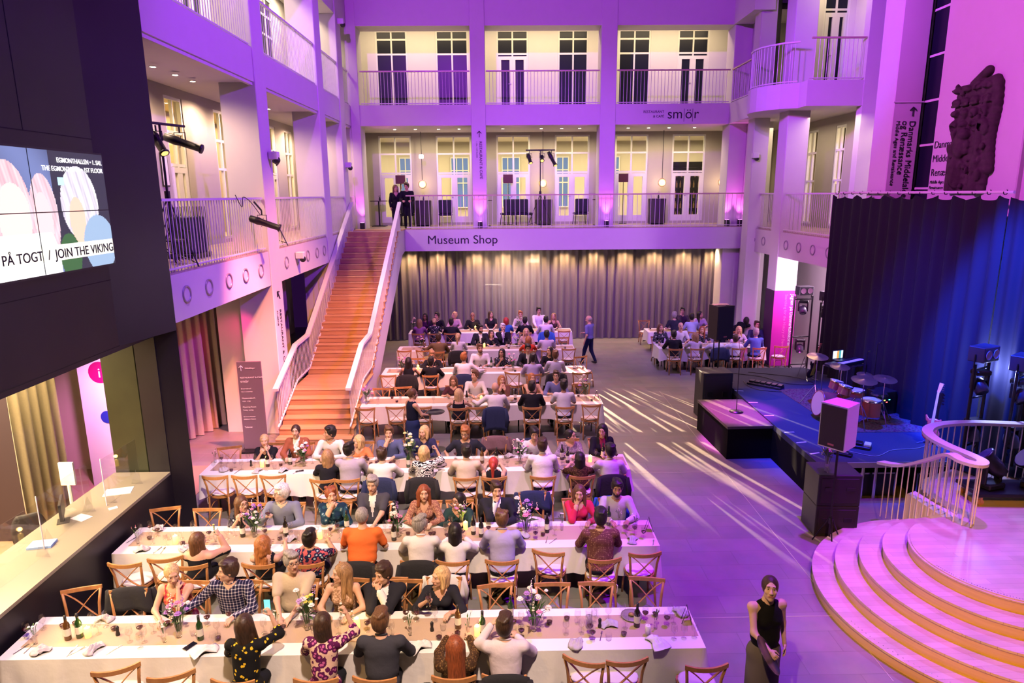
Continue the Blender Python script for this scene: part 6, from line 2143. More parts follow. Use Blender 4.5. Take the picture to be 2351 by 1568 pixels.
def pattern(name, kind, cols):
    """cloth with a woven or printed pattern"""
    if name in MATS:
        return MATS[name]
    m = mat(name, cols[0], 0.8, spec=0.15)
    nt, b = nodes(m)
    v = tcoord(nt)
    if kind == 'floral':
        t = nt.nodes.new('ShaderNodeTexVoronoi')
        t.inputs['Scale'].default_value = 17
        nt.links.new(v, t.inputs['Vector'])
        n = nt.nodes.new('ShaderNodeTexNoise')
        n.inputs['Scale'].default_value = 45
        nt.links.new(v, n.inputs['Vector'])
        ad = nt.nodes.new('ShaderNodeMath')
        ad.operation = 'MULTIPLY_ADD'
        ad.inputs[1].default_value = 0.35
        nt.links.new(n.outputs['Fac'], ad.inputs[0])
        nt.links.new(t.outputs['Distance'], ad.inputs[2])
        r = ramp(nt, [(0.0, cols[1]), (0.38, cols[1]), (0.43, cols[0]), (0.62, cols[0]), (0.75, cols[-1])], 'CONSTANT')
        nt.links.new(ad.outputs[0], r.inputs[0])
    elif kind == 'check':
        sp = nt.nodes.new('ShaderNodeSeparateXYZ')
        nt.links.new(v, sp.inputs[0])
        su = nt.nodes.new('ShaderNodeMath')
        su.operation = 'ADD'
        for i, ax in enumerate((0, 2)):
            w_ = nt.nodes.new('ShaderNodeMath')
            w_.operation = 'MULTIPLY'
            w_.inputs[1].default_value = 26
            nt.links.new(sp.outputs[ax], w_.inputs[0])
            f_ = nt.nodes.new('ShaderNodeMath')
            f_.operation = 'FRACT'
            nt.links.new(w_.outputs[0], f_.inputs[0])
            g_ = nt.nodes.new('ShaderNodeMath')
            g_.operation = 'GREATER_THAN'
            g_.inputs[1].default_value = 0.74
            nt.links.new(f_.outputs[0], g_.inputs[0])
            nt.links.new(g_.outputs[0], su.inputs[i])
        mu = nt.nodes.new('ShaderNodeMath')
        mu.operation = 'MULTIPLY'
        mu.inputs[1].default_value = 0.5
        nt.links.new(su.outputs[0], mu.inputs[0])
        r = ramp(nt, [(0.0, cols[0]), (0.5, cols[1]), (1.0, cols[2])])
        nt.links.new(mu.outputs[0], r.inputs[0])
    elif kind == 'geo':
        t = nt.nodes.new('ShaderNodeTexWave')
        t.wave_type = 'RINGS'
        t.inputs['Scale'].default_value = 8
        t.inputs['Distortion'].default_value = 9
        t.inputs['Detail Scale'].default_value = 2.2
        t.inputs['Detail'].default_value = 0
        nt.links.new(v, t.inputs['Vector'])
        r = ramp(nt, [(0.0, cols[0]), (0.5, cols[1])], 'CONSTANT')
        nt.links.new(t.outputs['Fac'], r.inputs[0])
    else:  # speckle print
        t = nt.nodes.new('ShaderNodeTexVoronoi')
        t.inputs['Scale'].default_value = 42
        t.inputs['Randomness'].default_value = 0.35 if kind == 'dots' else 1.0
        nt.links.new(v, t.inputs['Vector'])
        r = ramp(nt, [(0.0, cols[1]), (0.30, cols[0]), (0.7, cols[-1])])
        nt.links.new(t.outputs['Distance'], r.inputs[0])
    nt.links.new(r.outputs[0], b.inputs['Base Color'])
    return m


def ell(c, r, R_=None):
    return ('e', c, r) if R_ is None else ('e', c, r, R_)


HT = {}


def head_template(sex, lod):
    key = (sex, lod)
    if key in HT:
        return HT[key]
    vox = (0.0048, 0.008, 0.012)[lod]
    w_ = 1.0 if sex == 'm' else 0.95
    jw = 0.055 if sex == 'm' else 0.048
    P_ = [ell((0, -0.012, 0.022), (0.074 * w_, 0.094, 0.094)), ell((0, 0.02, -0.035), (0.057 * w_, 0.066, 0.078)), ('c', (-jw * 0.55, 0.01, -0.065), (0.0, 0.058, -0.093), 0.028, 0.02), ('c', (jw * 0.55, 0.01, -0.065), (0.0, 0.058, -0.093), 0.028, 0.02),
          ell((0, -0.03, -0.06), (0.05, 0.05, 0.05)), ('c', (-0.03, 0.074, 0.034), (0.03, 0.074, 0.034), 0.013, 0.013)]
    P_ += [ell((s_ * 0.036, 0.052, -0.022), (0.022, 0.024, 0.022)) for s_ in (-1, 1)]
    V, F = None, None
    nose = [('c', (0, 0.080, 0.018), (0, 0.104, -0.022), 0.008, 0.0125), ell((-0.011, 0.095, -0.027), (0.008, 0.009, 0.007)), ell((0.011, 0.095, -0.027), (0.008, 0.009, 0.007))]
    lips = [('c', (-0.018, 0.077, -0.053), (0.018, 0.077, -0.053), 0.007, 0.007), ('c', (-0.014, 0.077, -0.062), (0.014, 0.077, -0.062), 0.0085, 0.0085)]
    subs = [('e', (s_ * 0.029, 0.094, 0.012), (0.017, 0.016, 0.011), 'sub') for s_ in (-1, 1)] if lod < 2 else []
    V, F = sdf_mesh(P_ + nose + lips + subs, vox, 0.014)
    eV, eF = sdf_mesh([ell((s_ * 0.073 * w_, -0.008, 0.0), (0.009, 0.017, 0.03)) for s_ in (-1, 1)], vox, 0.005)
    F = np.concatenate([F, eF + len(V)])
    V = np.concatenate([V, eV])
    ctr = V[F].mean(1)
    mi = np.zeros(len(F), int)
    x, y, z = ctr.T
    mi[(abs(x) < 0.025 - 0.3 * abs(z + 0.0575)) & (z < -0.048) & (z > -0.068) & (y > 0.06)] = 1
    mi[(abs(x) > 0.012) & (abs(x) < 0.043) & (abs(z - 0.037 + 0.1 * (abs(x) - 0.028) ** 1) < 0.0028 + 0.002 * lod) & (y > 0.055)] = 2
    if lod < 2:
        for s_ in (-1, 1):
            ev, ef = sdf_mesh([ell((s_ * 0.029, 0.068, 0.011), (0.0125, 0.013, 0.0072 if lod else 0.0058))], 0.003, 0.001)
            c2 = ev[ef].mean(1)
            em = np.where((abs(c2[:, 0] - s_ * 0.029) < 0.0058) & (c2[:, 1] > 0.074), 4, 3)
            F = np.concatenate([F, ef + len(V)])
            V = np.concatenate([V, ev])
            mi = np.concatenate([mi, em])
    else:
        mi[(abs(abs(x) - 0.03) < 0.013) & (abs(z - 0.012) < 0.007) & (y > 0.05)] = 4
    HT[key] = (V, F, mi)
    return HT[key]


HD = {}


def hand_template(pose, lod):
    key = (pose, lod)
    if key in HD:
        return HD[key]
    curl = {'rest': 0.35, 'hold': 1.05}[pose]
    P_ = [ell((0, 0.045, 0), (0.037, 0.05, 0.016)), ('c', (0, -0.02, 0), (0, 0.02, 0), 0.024, 0.026)]
    for i, (x, L) in enumerate(((-0.028, 0.062), (-0.010, 0.075), (0.010, 0.078), (0.028, 0.07))):
        p = np.array([x, 0.082, 0.0])
        a = 0.15 * curl
        for j, s_ in enumerate((0.45, 0.32, 0.25)):
            a += curl * (0.55 + 0.25 * j)
            q = p + L * s_ * np.array([x * 1.2, math.cos(a), -math.sin(a)])
            P_.append(('c', p, q, 0.0088 - 0.001 * j, 0.008 - 0.001 * j))
            p = q
    P_ += [('c', (0.028, 0.02, -0.004), (0.052, 0.05, -0.016), 0.013, 0.010), ('c', (0.052, 0.05, -0.016), (0.05, 0.082, -0.03 - 0.02 * curl), 0.0095, 0.008)]
    V, F = sdf_mesh(P_, (0.0055, 0.009, 0.016)[lod], 0.006)
    HD[key] = (V, F)
    return HD[key]


HRT = {}


def hair_template(style, lod):
    key = (style, lod)
    if key in HRT:
        return HRT[key]
    vox = (0.0085, 0.012, 0.018)[lod]
    face = ('e', (0, 0.108, -0.022), (0.064, 0.085, 0.094), 'sub')
    cap = [ell((0, -0.022, 0.030), (0.088, 0.101, 0.099))]
    rng = random.Random(hash(style) % 97 if False else len(style) * 7)
    neck = ('e', (0, 0.06, -0.14), (0.07, 0.1, 0.07), 'sub')
    if style == 'short':
        P_ = cap + [ell((0, -0.05, -0.02), (0.072, 0.062, 0.07)), ell((0, 0.045, 0.098), (0.058, 0.05, 0.026)), ell((0.02, 0.0, 0.118), (0.05, 0.06, 0.022))] + [face, ('e', (-0.1, 0.03, -0.045), (0.04, 0.05, 0.05), 'sub'), ('e', (0.1, 0.03, -0.045), (0.04, 0.05, 0.05), 'sub')]
        P_ = P_[:3] + [ell((rng.uniform(-0.055, 0.055), rng.uniform(-0.085, 0.06), 0.110 + rng.uniform(-0.015, 0.010)), (0.028, 0.034, 0.02)) for _ in range(10)] + P_[3:]
    elif style == 'buzz':
        P_ = [ell((0, -0.022, 0.028), (0.080, 0.094, 0.093)), ell((0, -0.05, -0.02), (0.064, 0.058, 0.06)), ('e', (0, 0.12, -0.02), (0.085, 0.095, 0.105), 'sub')]
    elif style == 'thin':
        P_ = [ell((0, -0.035, 0.0), (0.083, 0.083, 0.072)), ('e', (0, 0.03, 0.11), (0.06, 0.11, 0.06), 'sub'), ('e', (0, 0.12, -0.02), (0.085, 0.11, 0.115), 'sub')]
    elif style == 'crop':
        P_ = cap + [ell((0, -0.05, -0.02), (0.07, 0.06, 0.065))] + [ell((rng.uniform(-0.06, 0.06), rng.uniform(-0.08, 0.06), 0.10 + rng.uniform(-0.02, 0.02)), (0.03, 0.03, 0.025)) for _ in range(9)] + [face]
    elif style == 'bob':
        P_ = cap + [('c', (0, -0.05, 0.0), (0, -0.06, -0.1), 0.088, 0.07)] + [('c', (s_ * 0.066, -0.01, 0.02), (s_ * 0.074, 0.012, -0.105), 0.038, 0.026) for s_ in (-1, 1)] + [face, neck]
    elif style in ('long', 'wavy', 'curly'):
        L = {'long': -0.36, 'wavy': -0.34, 'curly': -0.25}[style]
        P_ = cap + [('c', (0, -0.05, 0.0), (0, -0.10, L), 0.088, 0.055)] + [('c', (s_ * 0.062, -0.02, 0.02), (s_ * 0.085, 0.0, L * 0.75), 0.04, 0.026) for s_ in (-1, 1)] + [('c', (s_ * 0.04, -0.06, -0.1), (s_ * 0.07, -0.10, L * 1.02), 0.05, 0.022) for s_ in (-1, 1)]
        if style != 'long':
            for _ in range(34 if style == 'curly' else 20):
                z = rng.uniform(L, 0.03)
                a = rng.uniform(-2.6, -0.5)
                rr = 0.095 + 0.02 * (z / L)
                P_.append(ell((rr * math.cos(a) * 1.05, rr * math.sin(a) * 0.9 - 0.02, z), (0.026, 0.026, 0.034)))
        P_ += [face, neck]
    elif style == 'pony':
        P_ = [ell((0, -0.020, 0.028), (0.083, 0.098, 0.097)), ell((0, -0.05, -0.02), (0.066, 0.06, 0.06)), ell((0, -0.118, 0.02), (0.03, 0.03, 0.03)), ('c', (0, -0.13, 0.0), (0, -0.14, -0.26), 0.033, 0.018), face]
    elif style == 'half':
        P_ = cap + [('c', (0, -0.05, 0.0), (0, -0.10, -0.42), 0.086, 0.05), ell((0, -0.115, 0.01), (0.035, 0.03, 0.035)), ('c', (0.05, -0.06, 0), (0.075, -0.06, -0.38), 0.04, 0.022), ('c', (-0.05, -0.06, 0), (-0.075, -0.06, -0.38), 0.04, 0.022), face, neck]
    else:  # bun
        P_ = [ell((0, -0.020, 0.028), (0.083, 0.098, 0.097)), ell((0, -0.05, -0.02), (0.068, 0.06, 0.06)), ell((0, -0.118, 0.005), (0.042, 0.036, 0.042)), face]
    HRT[key] = sdf_mesh(P_, vox, 0.018)
    return HRT[key]


def xform(V, M):
    A = np.array(M)
    return V @ A[:3, :3].T + A[:3, 3]


def ik(S, T, a, b, pole):
    d = T - S
    L = np.linalg.norm(d)
    if L > (a + b) * 0.985:
        T = S + d / L * (a + b) * 0.985
        d = T - S
        L = np.linalg.norm(d)
    u = d / L
    x = (a * a - b * b + L * L) / (2 * L)
    h = math.sqrt(max(1e-6, a * a - x * x))
    p = np.array(pole, float)
    p -= u * (p @ u)
    p /= np.linalg.norm(p) + 1e-9
    return S + u * x + p * h, T


PEOPLE = []


def person(label, loc, rz, head, sex='m', hair='short', hc='b', look=0, nod=8, top=(0.5, 0.5, 0.5), sleeve='long', arms='tt', neck=0.06, skin=0, stand=False, under=None, bottom=(0.015, 0.015, 0.02), glasses=False, beard=None, dist=10, big=1.0, skirt=False, side=0.0, tmat=None, name='person'):
    lod = 0 if dist < 13.2 else (1 if dist < 19.5 else 2)
    vox = (0.0165, 0.023, 0.032)[lod]
    Hc = np.array(head, float)
    sk = skinmat(skin)
    f_ = 1.0 if sex == 'm' else 0.93
    pz = 0.93 * f_ if stand else 0.575
    hip = np.array([0, 0.0, pz])
    hd = Matrix.Translation(Hc) @ Matrix.Rotation(math.radians(look), 4, 'Z') @ Matrix.Rotation(math.radians(-nod), 4, 'X')
    N = Hc + np.array([0, -0.035, -0.158 * f_])
    shw = (0.188 if sex == 'm' else 0.160) * (0.5 + 0.5 * big)
    ax = N - hip
    ax /= np.linalg.norm(ax)
    fw = np.cross(ax, np.array([1.0, 0, 0])) * -1
    fw = fw / np.linalg.norm(fw)
    if fw[1] < 0:
        fw = -fw
    S = {s_: N + np.array([s_ * shw, 0, 0]) - ax * 0.075 for s_ in (-1, 1)}
    mid = lambda t: hip + (N - hip) * t
    a1, a2 = 0.285 * f_, 0.25 * f_
    arm = {}
    tz = 0.815 + loc[2] * 0
    for i, s_ in enumerate((-1, 1)):
        k = arms[i]
        if k == 't':
            T = np.array([s_ * 0.13, 0.40, 0.845])
            pole = (s_ * 0.75, -0.45, -0.5)
        elif k == 'T':
            T = np.array([s_ * 0.06, 0.42, 0.83])
            pole = (s_ * 0.8, -0.3, -0.6)
        elif k == 'c':
            T = Hc + np.array(hd.to_3x3() @ Vector((s_ * 0.035, 0.115, -0.155)))
            pole = (s_ * 0.35, 0.35, -1.0)
        elif k == 'j':
            T = Hc + np.array([s_ * 0.03, 0.16, -0.2])
            pole = (s_ * 0.5, 0.2, -1.0)
        elif k == 'w':
            T = np.array([s_ * 0.16, 0.40, 1.0])
            pole = (s_ * 0.7, -0.2, -0.8)
        elif k == 'u':
            T = Hc + np.array([s_ * 0.20, 0.22, -0.05])
            pole = (s_ * 0.6, 0.1, -1.0)
        elif k == 'o':
            T = np.array([s_ * 0.55, 0.32, 0.86])
            pole = (s_ * 0.3, -0.4, -0.5)
        elif k == 's':
            T = S[s_] + np.array([s_ * 0.05, 0.04, -0.51 * f_])
            pole = (s_ * 0.4, -1.0, 0)
        elif k == 'f':
            T = S[s_] + np.array([-s_ * 0.04, 0.34, -0.30])
            pole = (s_ * 0.5, -0.4, -0.8)
        elif k == 'b':
            T = S[s_] + np.array([s_ * 0.10, 0.12, -0.36])
            pole = (s_ * 0.9, -0.8, 0.0)
        else:
            T = np.array([s_ * 0.12, 0.28, pz + 0.10])
            pole = (s_ * 0.7, -0.7, -0.2)
        E_, W_ = ik(S[s_], T, a1, a2, pole)
        arm[s_] = (E_, W_, k)
    bw = big
    chest = mid(0.70)
    cw = (0.164 if sex == 'm' else 0.140) * bw
    belly = mid(0.32)
    Rt = np.array([[1, 0, 0], [0, fw[1], ax[1]], [0, fw[2], ax[2]]])

    def torso(g):
        P_ = [('e', tuple(chest), (cw + g, 0.100 * bw + g, 0.17), Rt), ('e', tuple(belly), ((0.152 if sex == 'm' else 0.126) * bw + g, 0.112 * bw + g, 0.16), Rt), ('c', S[-1] - ax * 0.005, S[1] - ax * 0.005, 0.052 + g * 0.7, 0.052 + g * 0.7),
              ('c', N - ax * 0.03, N - ax * 0.10, 0.062, 0.09)]
        P_.append(('e', tuple(mid(0.5)), (cw * 0.95 + g, 0.098 * bw + g, 0.14), Rt))
        if sex == 'f':
            P_ += [('e', tuple(chest + fw * 0.075 + np.array([s_ * 0.062, 0, -0.03])), (0.058 + g, 0.05 + g, 0.055 + g)) for s_ in (-1, 1)]
        P_.append(('e', (0, 0, pz + 0.02), ((0.165 if sex == 'm' else 0.172) * bw + g * 0.6, 0.125 * bw + g * 0.6, 0.11)) if not (skirt and stand) else ('e', (0, 0, pz + 0.08), (0.13 * bw, 0.10, 0.10)))
        return P_
    # skin body: neck, trunk, arms as one surface, then head and hands joined in the same mesh
    body = torso(0.0) + [('c', N - ax * 0.02, Hc + np.array([0, -0.015, -0.05]), 0.054 * f_, 0.052 * f_)]
    for s_ in (-1, 1):
        E_, W_, k = arm[s_]
        body += [('c', S[s_], E_, 0.047 * f_, 0.038 * f_), ('c', E_, W_, 0.039 * f_, 0.025 * f_)]
    if stand:
        kn = [np.array([s_ * 0.085, 0.03, 0.5 * f_]) for s_ in (-1, 1)]
        an = [np.array([s_ * 0.09, -0.01, 0.09]) for s_ in (-1, 1)]
        if stand == 'walk':
            an = [np.array([-0.09, 0.22, 0.09]), np.array([0.09, -0.20, 0.12])]
            kn = [np.array([-0.085, 0.14, 0.5]), np.array([0.085, -0.02, 0.48])]
    else:
        kn = [np.array([s_ * 0.12, 0.42, 0.53]) for s_ in (-1, 1)]
        an = [np.array([s_ * 0.13, 0.36, 0.09]) for s_ in (-1, 1)]
    hp = [np.array([s_ * 0.085, 0.0, pz - 0.02]) for s_ in (-1, 1)]
    legs = []
    for i in range(2):
        legs += [('c', hp[i], kn[i], 0.078 * bw, 0.056), ('c', kn[i], an[i], 0.052, 0.036)]
    if skirt:
        body += [('c', kn[i], an[i], 0.05, 0.036) for i in range(2)]
    V, F = sdf_mesh(body, vox, 0.03)
    mi = np.zeros(len(F), int)
    hV, hF, hm = head_template(sex, lod)
    sc_ = (1.12 if sex == 'm' else 1.07)
    hV = xform(hV * sc_, hd)
    F = np.concatenate([F, hF + len(V)])
    V = np.concatenate([V, hV])
    mi = np.concatenate([mi, hm])
    wr = {}
    for s_ in (-1, 1):
        E_, W_, k = arm[s_]
        d = W_ - E_
        d /= np.linalg.norm(d)
        if k in 'tTl':
            d = d * 0.35 + np.array([-s_ * 0.25, 0.9, -0.12])
            d /= np.linalg.norm(d)
            up = np.array([0, 0, 1.0])
        elif k in 'cj':
            up = np.array([0, 0.9, 0.2])
        else:
            up = np.array([s_ * 0.7, 0, 0.7])
        sx = np.cross(d, up)
        sx /= np.linalg.norm(sx) + 1e-9
        uz = np.cross(sx, d)
        M = np.array([sx * (-s_), d, uz]).T * (0.95 if sex == 'm' else 0.86)
        pv, pf = hand_template('hold' if k in 'wcjufb' else 'rest', lod)
        pv = pv @ M.T + W_
        if s_ > 0:
            pf = pf[:, ::-1]
        F = np.concatenate([F, pf + len(V)])
        V = np.concatenate([V, pv])
        mi = np.concatenate([mi, np.zeros(len(pf), int)])
        wr[s_] = (W_, d)
    HM = hairmat(hc)
    o = np_mesh(name, V, F, [sk, LIPS, HM, EYEW, IRIS], mi)
    o.location = loc
    o.rotation_euler = (0, 0, rz)
    tag(o, label, 'person')
    # clothing
    TM = tmat or mat('cloth_%02d_%02d_%02d' % tuple(int(c * 99) for c in top), top, 0.85, spec=0.15, bump=0.35, bscale=14)
    g = 0.016 + (0.010 if under else 0)
    tp = torso(g)
    for s_ in (-1, 1):
        E_, W_, k = arm[s_]
        if sleeve == 'long':
            tp += [('c', S[s_], E_, 0.064 * f_ + g * 0.3, 0.052 * f_ + g * 0.3), ('c', E_, E_ + (W_ - E_) * 0.93, 0.052 * f_ + g * 0.3, 0.037 * f_ + g * 0.3)]
        elif sleeve == 'roll':
            tp += [('c', S[s_], E_, 0.064 * f_, 0.054 * f_), ('c', E_, E_ + (W_ - E_) * 0.3, 0.054 * f_, 0.05 * f_)]
        elif sleeve == 'short':
            tp += [('c', S[s_], S[s_] + (E_ - S[s_]) * 0.72, 0.066 * f_, 0.062 * f_)]
    if sleeve == 'none':
        tp = [q for q in tp if not (q[0] == 'c' and abs(np.array(q[1])[0] - np.array(q[2])[0]) > 0.2)]
        tp.append(('c', S[-1] * 0.7 + S[1] * 0.3 + ax * 0.012, S[-1] * 0.3 + S[1] * 0.7 + ax * 0.012, 0.05, 0.05))
        tp.append(('c', S[-1] * 0.86 + S[1] * 0.14 + ax * 0.01, S[-1] * 0.14 + S[1] * 0.86 + ax * 0.01, 0.035, 0.035))
    tp.append(('e', tuple(Hc + np.array([0, 0.035, -0.09])), (0.06, 0.07, 0.055), 'sub'))
    tV, tF = sdf_mesh(tp, vox * 0.95, 0.03)
    c = tV[tF].mean(1) - N
    mt = np.zeros(len(tF), int)
    dn = -(c @ ax)
    front = (c @ fw) > -0.005
    inner = under if under else sk
    lim = neck if not under else 0.34
    wdt = 0.10 if not under else 0.062
    xx = abs(c[:, 0])
    if under:
        mt[front & (xx < wdt * np.clip(1.05 - dn / lim, 0, 1)) & (dn > -0.05)] = 1
    else:
        mt[front & (dn < lim * (1 - xx / wdt)) & (xx < wdt)] = 1
    if sleeve == 'none' and neck > 0.1:
        mt[(~front) & (dn < neck * 0.8) & (xx < 0.1)] = 1
    if neck < 0:
        mt[dn < 0.09] = 1
    tops = np_mesh('jacket' if under else 'shirt', tV, tF, [TM, inner], mt, o)
    if under:
        cb = MB().tube([N + np.array([0.055 * math.cos(a), 0.045 * math.sin(a) + 0.0, 0.0 - 0.02 * math.sin(a)]) + ax * 0.012 for a in [2 * math.pi * j / 12 for j in range(12)]], 0.012, 6, closed=True)
        cb.build('collar', under, o, smooth=True)
    elif sex == 'm' and sleeve in ('long', 'roll') and neck > 0:
        cb = MB().tube([N + np.array([0.06 * math.cos(a), 0.052 * math.sin(a), 0.0 - 0.028 * math.sin(a)]) + ax * 0.012 for a in [2 * math.pi * j / 12 for j in range(12)]], 0.011, 6, closed=True)
        cb.build('collar', TM, o, smooth=True)
    BM_ = mat('trouser_%02d_%02d_%02d' % tuple(int(c_ * 99) for c_ in bottom), bottom, 0.85, spec=0.1)
    if skirt:
        if stand:
            bp = [('e', (0, 0, pz + 0.02), (0.172 * bw, 0.135, 0.15)), ('c', (0, 0.0, pz - 0.05), (0, 0.01, 0.34), 0.155 * bw, 0.18)]
        else:
            bp = [('e', (0, 0, pz), (0.175, 0.14, 0.11)), ('c', (-0.07, 0, pz), (-0.09, 0.40, 0.55), 0.09, 0.075), ('c', (0.07, 0, pz), (0.09, 0.40, 0.55), 0.09, 0.075)]
    else:
        bp = [('e', (0, 0, pz - 0.01), (0.165 * bw, 0.135 * bw, 0.10))] + [('c', q[1], q[2], q[3] + 0.014, q[4] + 0.016) for q in legs]
    if not stand:
        bp = [q if q[0] == 'c' else ('e', (0, 0, 0.585), (0.17 * bw, 0.14 * bw, 0.075)) for q in bp]
    bV, bF = sdf_mesh(bp, vox * 1.15, 0.035)
    if not stand:
        bV[:, 2] = np.where((bV[:, 2] < 0.522) & (bV[:, 1] < 0.22), 0.522, bV[:, 2])
    np_mesh('skirt' if skirt else 'trousers', bV, bF, [BM_], None, o)
    for i in range(2):
        a_ = an[i]
        z0_ = a_[2] - 0.09
        shv, shf = sdf_mesh([('e', (a_[0], a_[1] + 0.05, z0_ + 0.045), (0.045, 0.125, 0.042)), ('c', (a_[0], a_[1] - 0.01, z0_ + 0.05), (a_[0], a_[1], z0_ + 0.1), 0.045, 0.042)], max(0.02, vox), 0.02)
        shv[:, 2] = np.maximum(shv[:, 2], z0_ + 0.004)
        np_mesh('shoe', shv, shf, [mat('dark_shoe', (0.02, 0.018, 0.018), 0.4)], None, o)
    if hair != 'bald':
        rV, rF = hair_template(hair, lod)
        np_mesh('hair', xform(rV * sc_, hd), rF, [HM], None, o)
    if beard:
        bv, bf = sdf_mesh([('e', (0, 0.022, -0.07), (0.062, 0.068, 0.052)), ('e', (0, 0.06, -0.092), (0.03, 0.028, 0.028)), ('e', (0, 0.095, -0.056), (0.02, 0.03, 0.01), 'sub'), ('e', (0, 0.02, 0.0), (0.1, 0.12, 0.035), 'sub')], (0.007, 0.011, 0.015)[lod], 0.015)
        np_mesh('beard', xform(bv * sc_, hd), bf, [hairmat(beard)], None, o)
    if glasses and lod < 2:
        hd0 = hd
        hd = hd @ Matrix.Scale(sc_, 4)
        gb = MB()
        for s_ in (-1, 1):
            gb.tube([tuple(hd @ Vector((s_ * 0.031 + 0.024 * math.cos(a), 0.098 - 0.12 * abs(0.024 * math.cos(a) * 1), 0.010 + 0.018 * math.sin(a)))) for a in [2 * math.pi * j / 12 for j in range(12)]], 0.0024, 5, closed=True)
            gb.tube([tuple(hd @ Vector((s_ * 0.055, 0.094, 0.014))), tuple(hd @ Vector((s_ * 0.078, 0.01, 0.012)))], 0.0022, 5)
        gb.tube([tuple(hd @ Vector((-0.008, 0.101, 0.012))), tuple(hd @ Vector((0.008, 0.101, 0.012)))], 0.0022, 5)
        gb.build('glasses', BLACKM, o)
    return o, arm, wr


def world(o, p):
    return np.array(Matrix.Translation(o.location) @ Matrix.Rotation(o.rotation_euler.z, 4, 'Z') @ Vector(p))


pale = (0.78, 0.74, 0.72)
WSH = mat('white_shirt_cloth', (0.80, 0.77, 0.76), 0.8, bump=0.35, bscale=12)
FL = {
    'orangefloral': ('floral', [(0.62, 0.16, 0.08), (0.80, 0.55, 0.25), (0.35, 0.02, 0.05)]),
    'check': ('check', [(0.012, 0.012, 0.04), (0.22, 0.2, 0.28), (0.8, 0.75, 0.72)]),
    'lace': ('speck', [(0.62, 0.40, 0.28), (0.75, 0.55, 0.42), (0.3, 0.17, 0.1)]),
    'yellowfloral': ('floral', [(0.01, 0.01, 0.012), (0.80, 0.52, 0.03), (0.01, 0.01, 0.012)]),
    'purplefloral': ('floral', [(0.10, 0.01, 0.08), (0.55, 0.12, 0.35), (0.75, 0.5, 0.4)]),
    'goldbrown': ('speck', [(0.10, 0.05, 0.02), (0.35, 0.22, 0.08), (0.04, 0.02, 0.01)]),
    'bwfloral': ('floral', [(0.012, 0.012, 0.02), (0.6, 0.58, 0.58), (0.05, 0.05, 0.07)]),
    'bluegreen': ('floral', [(0.02, 0.07, 0.10), (0.25, 0.35, 0.38), (0.01, 0.03, 0.06)]),
    'goldspeck': ('speck', [(0.42, 0.22, 0.14), (0.75, 0.50, 0.30), (0.25, 0.10, 0.08)]),
    'polaroid': ('floral', [(0.012, 0.015, 0.06), (0.45, 0.55, 0.65), (0.5, 0.1, 0.12)]),
    'brownprint': ('dots', [(0.16, 0.06, 0.05), (0.70, 0.45, 0.30), (0.12, 0.04, 0.04)]),
    'geo': ('geo', [(0.012, 0.012, 0.02), (0.8, 0.74, 0.74)]),
    'greyprint': ('speck', [(0.35, 0.28, 0.33), (0.6, 0.5, 0.55), (0.2, 0.15, 0.2)]),
}
T_NEAR, T_FAR = 'n', 'f'
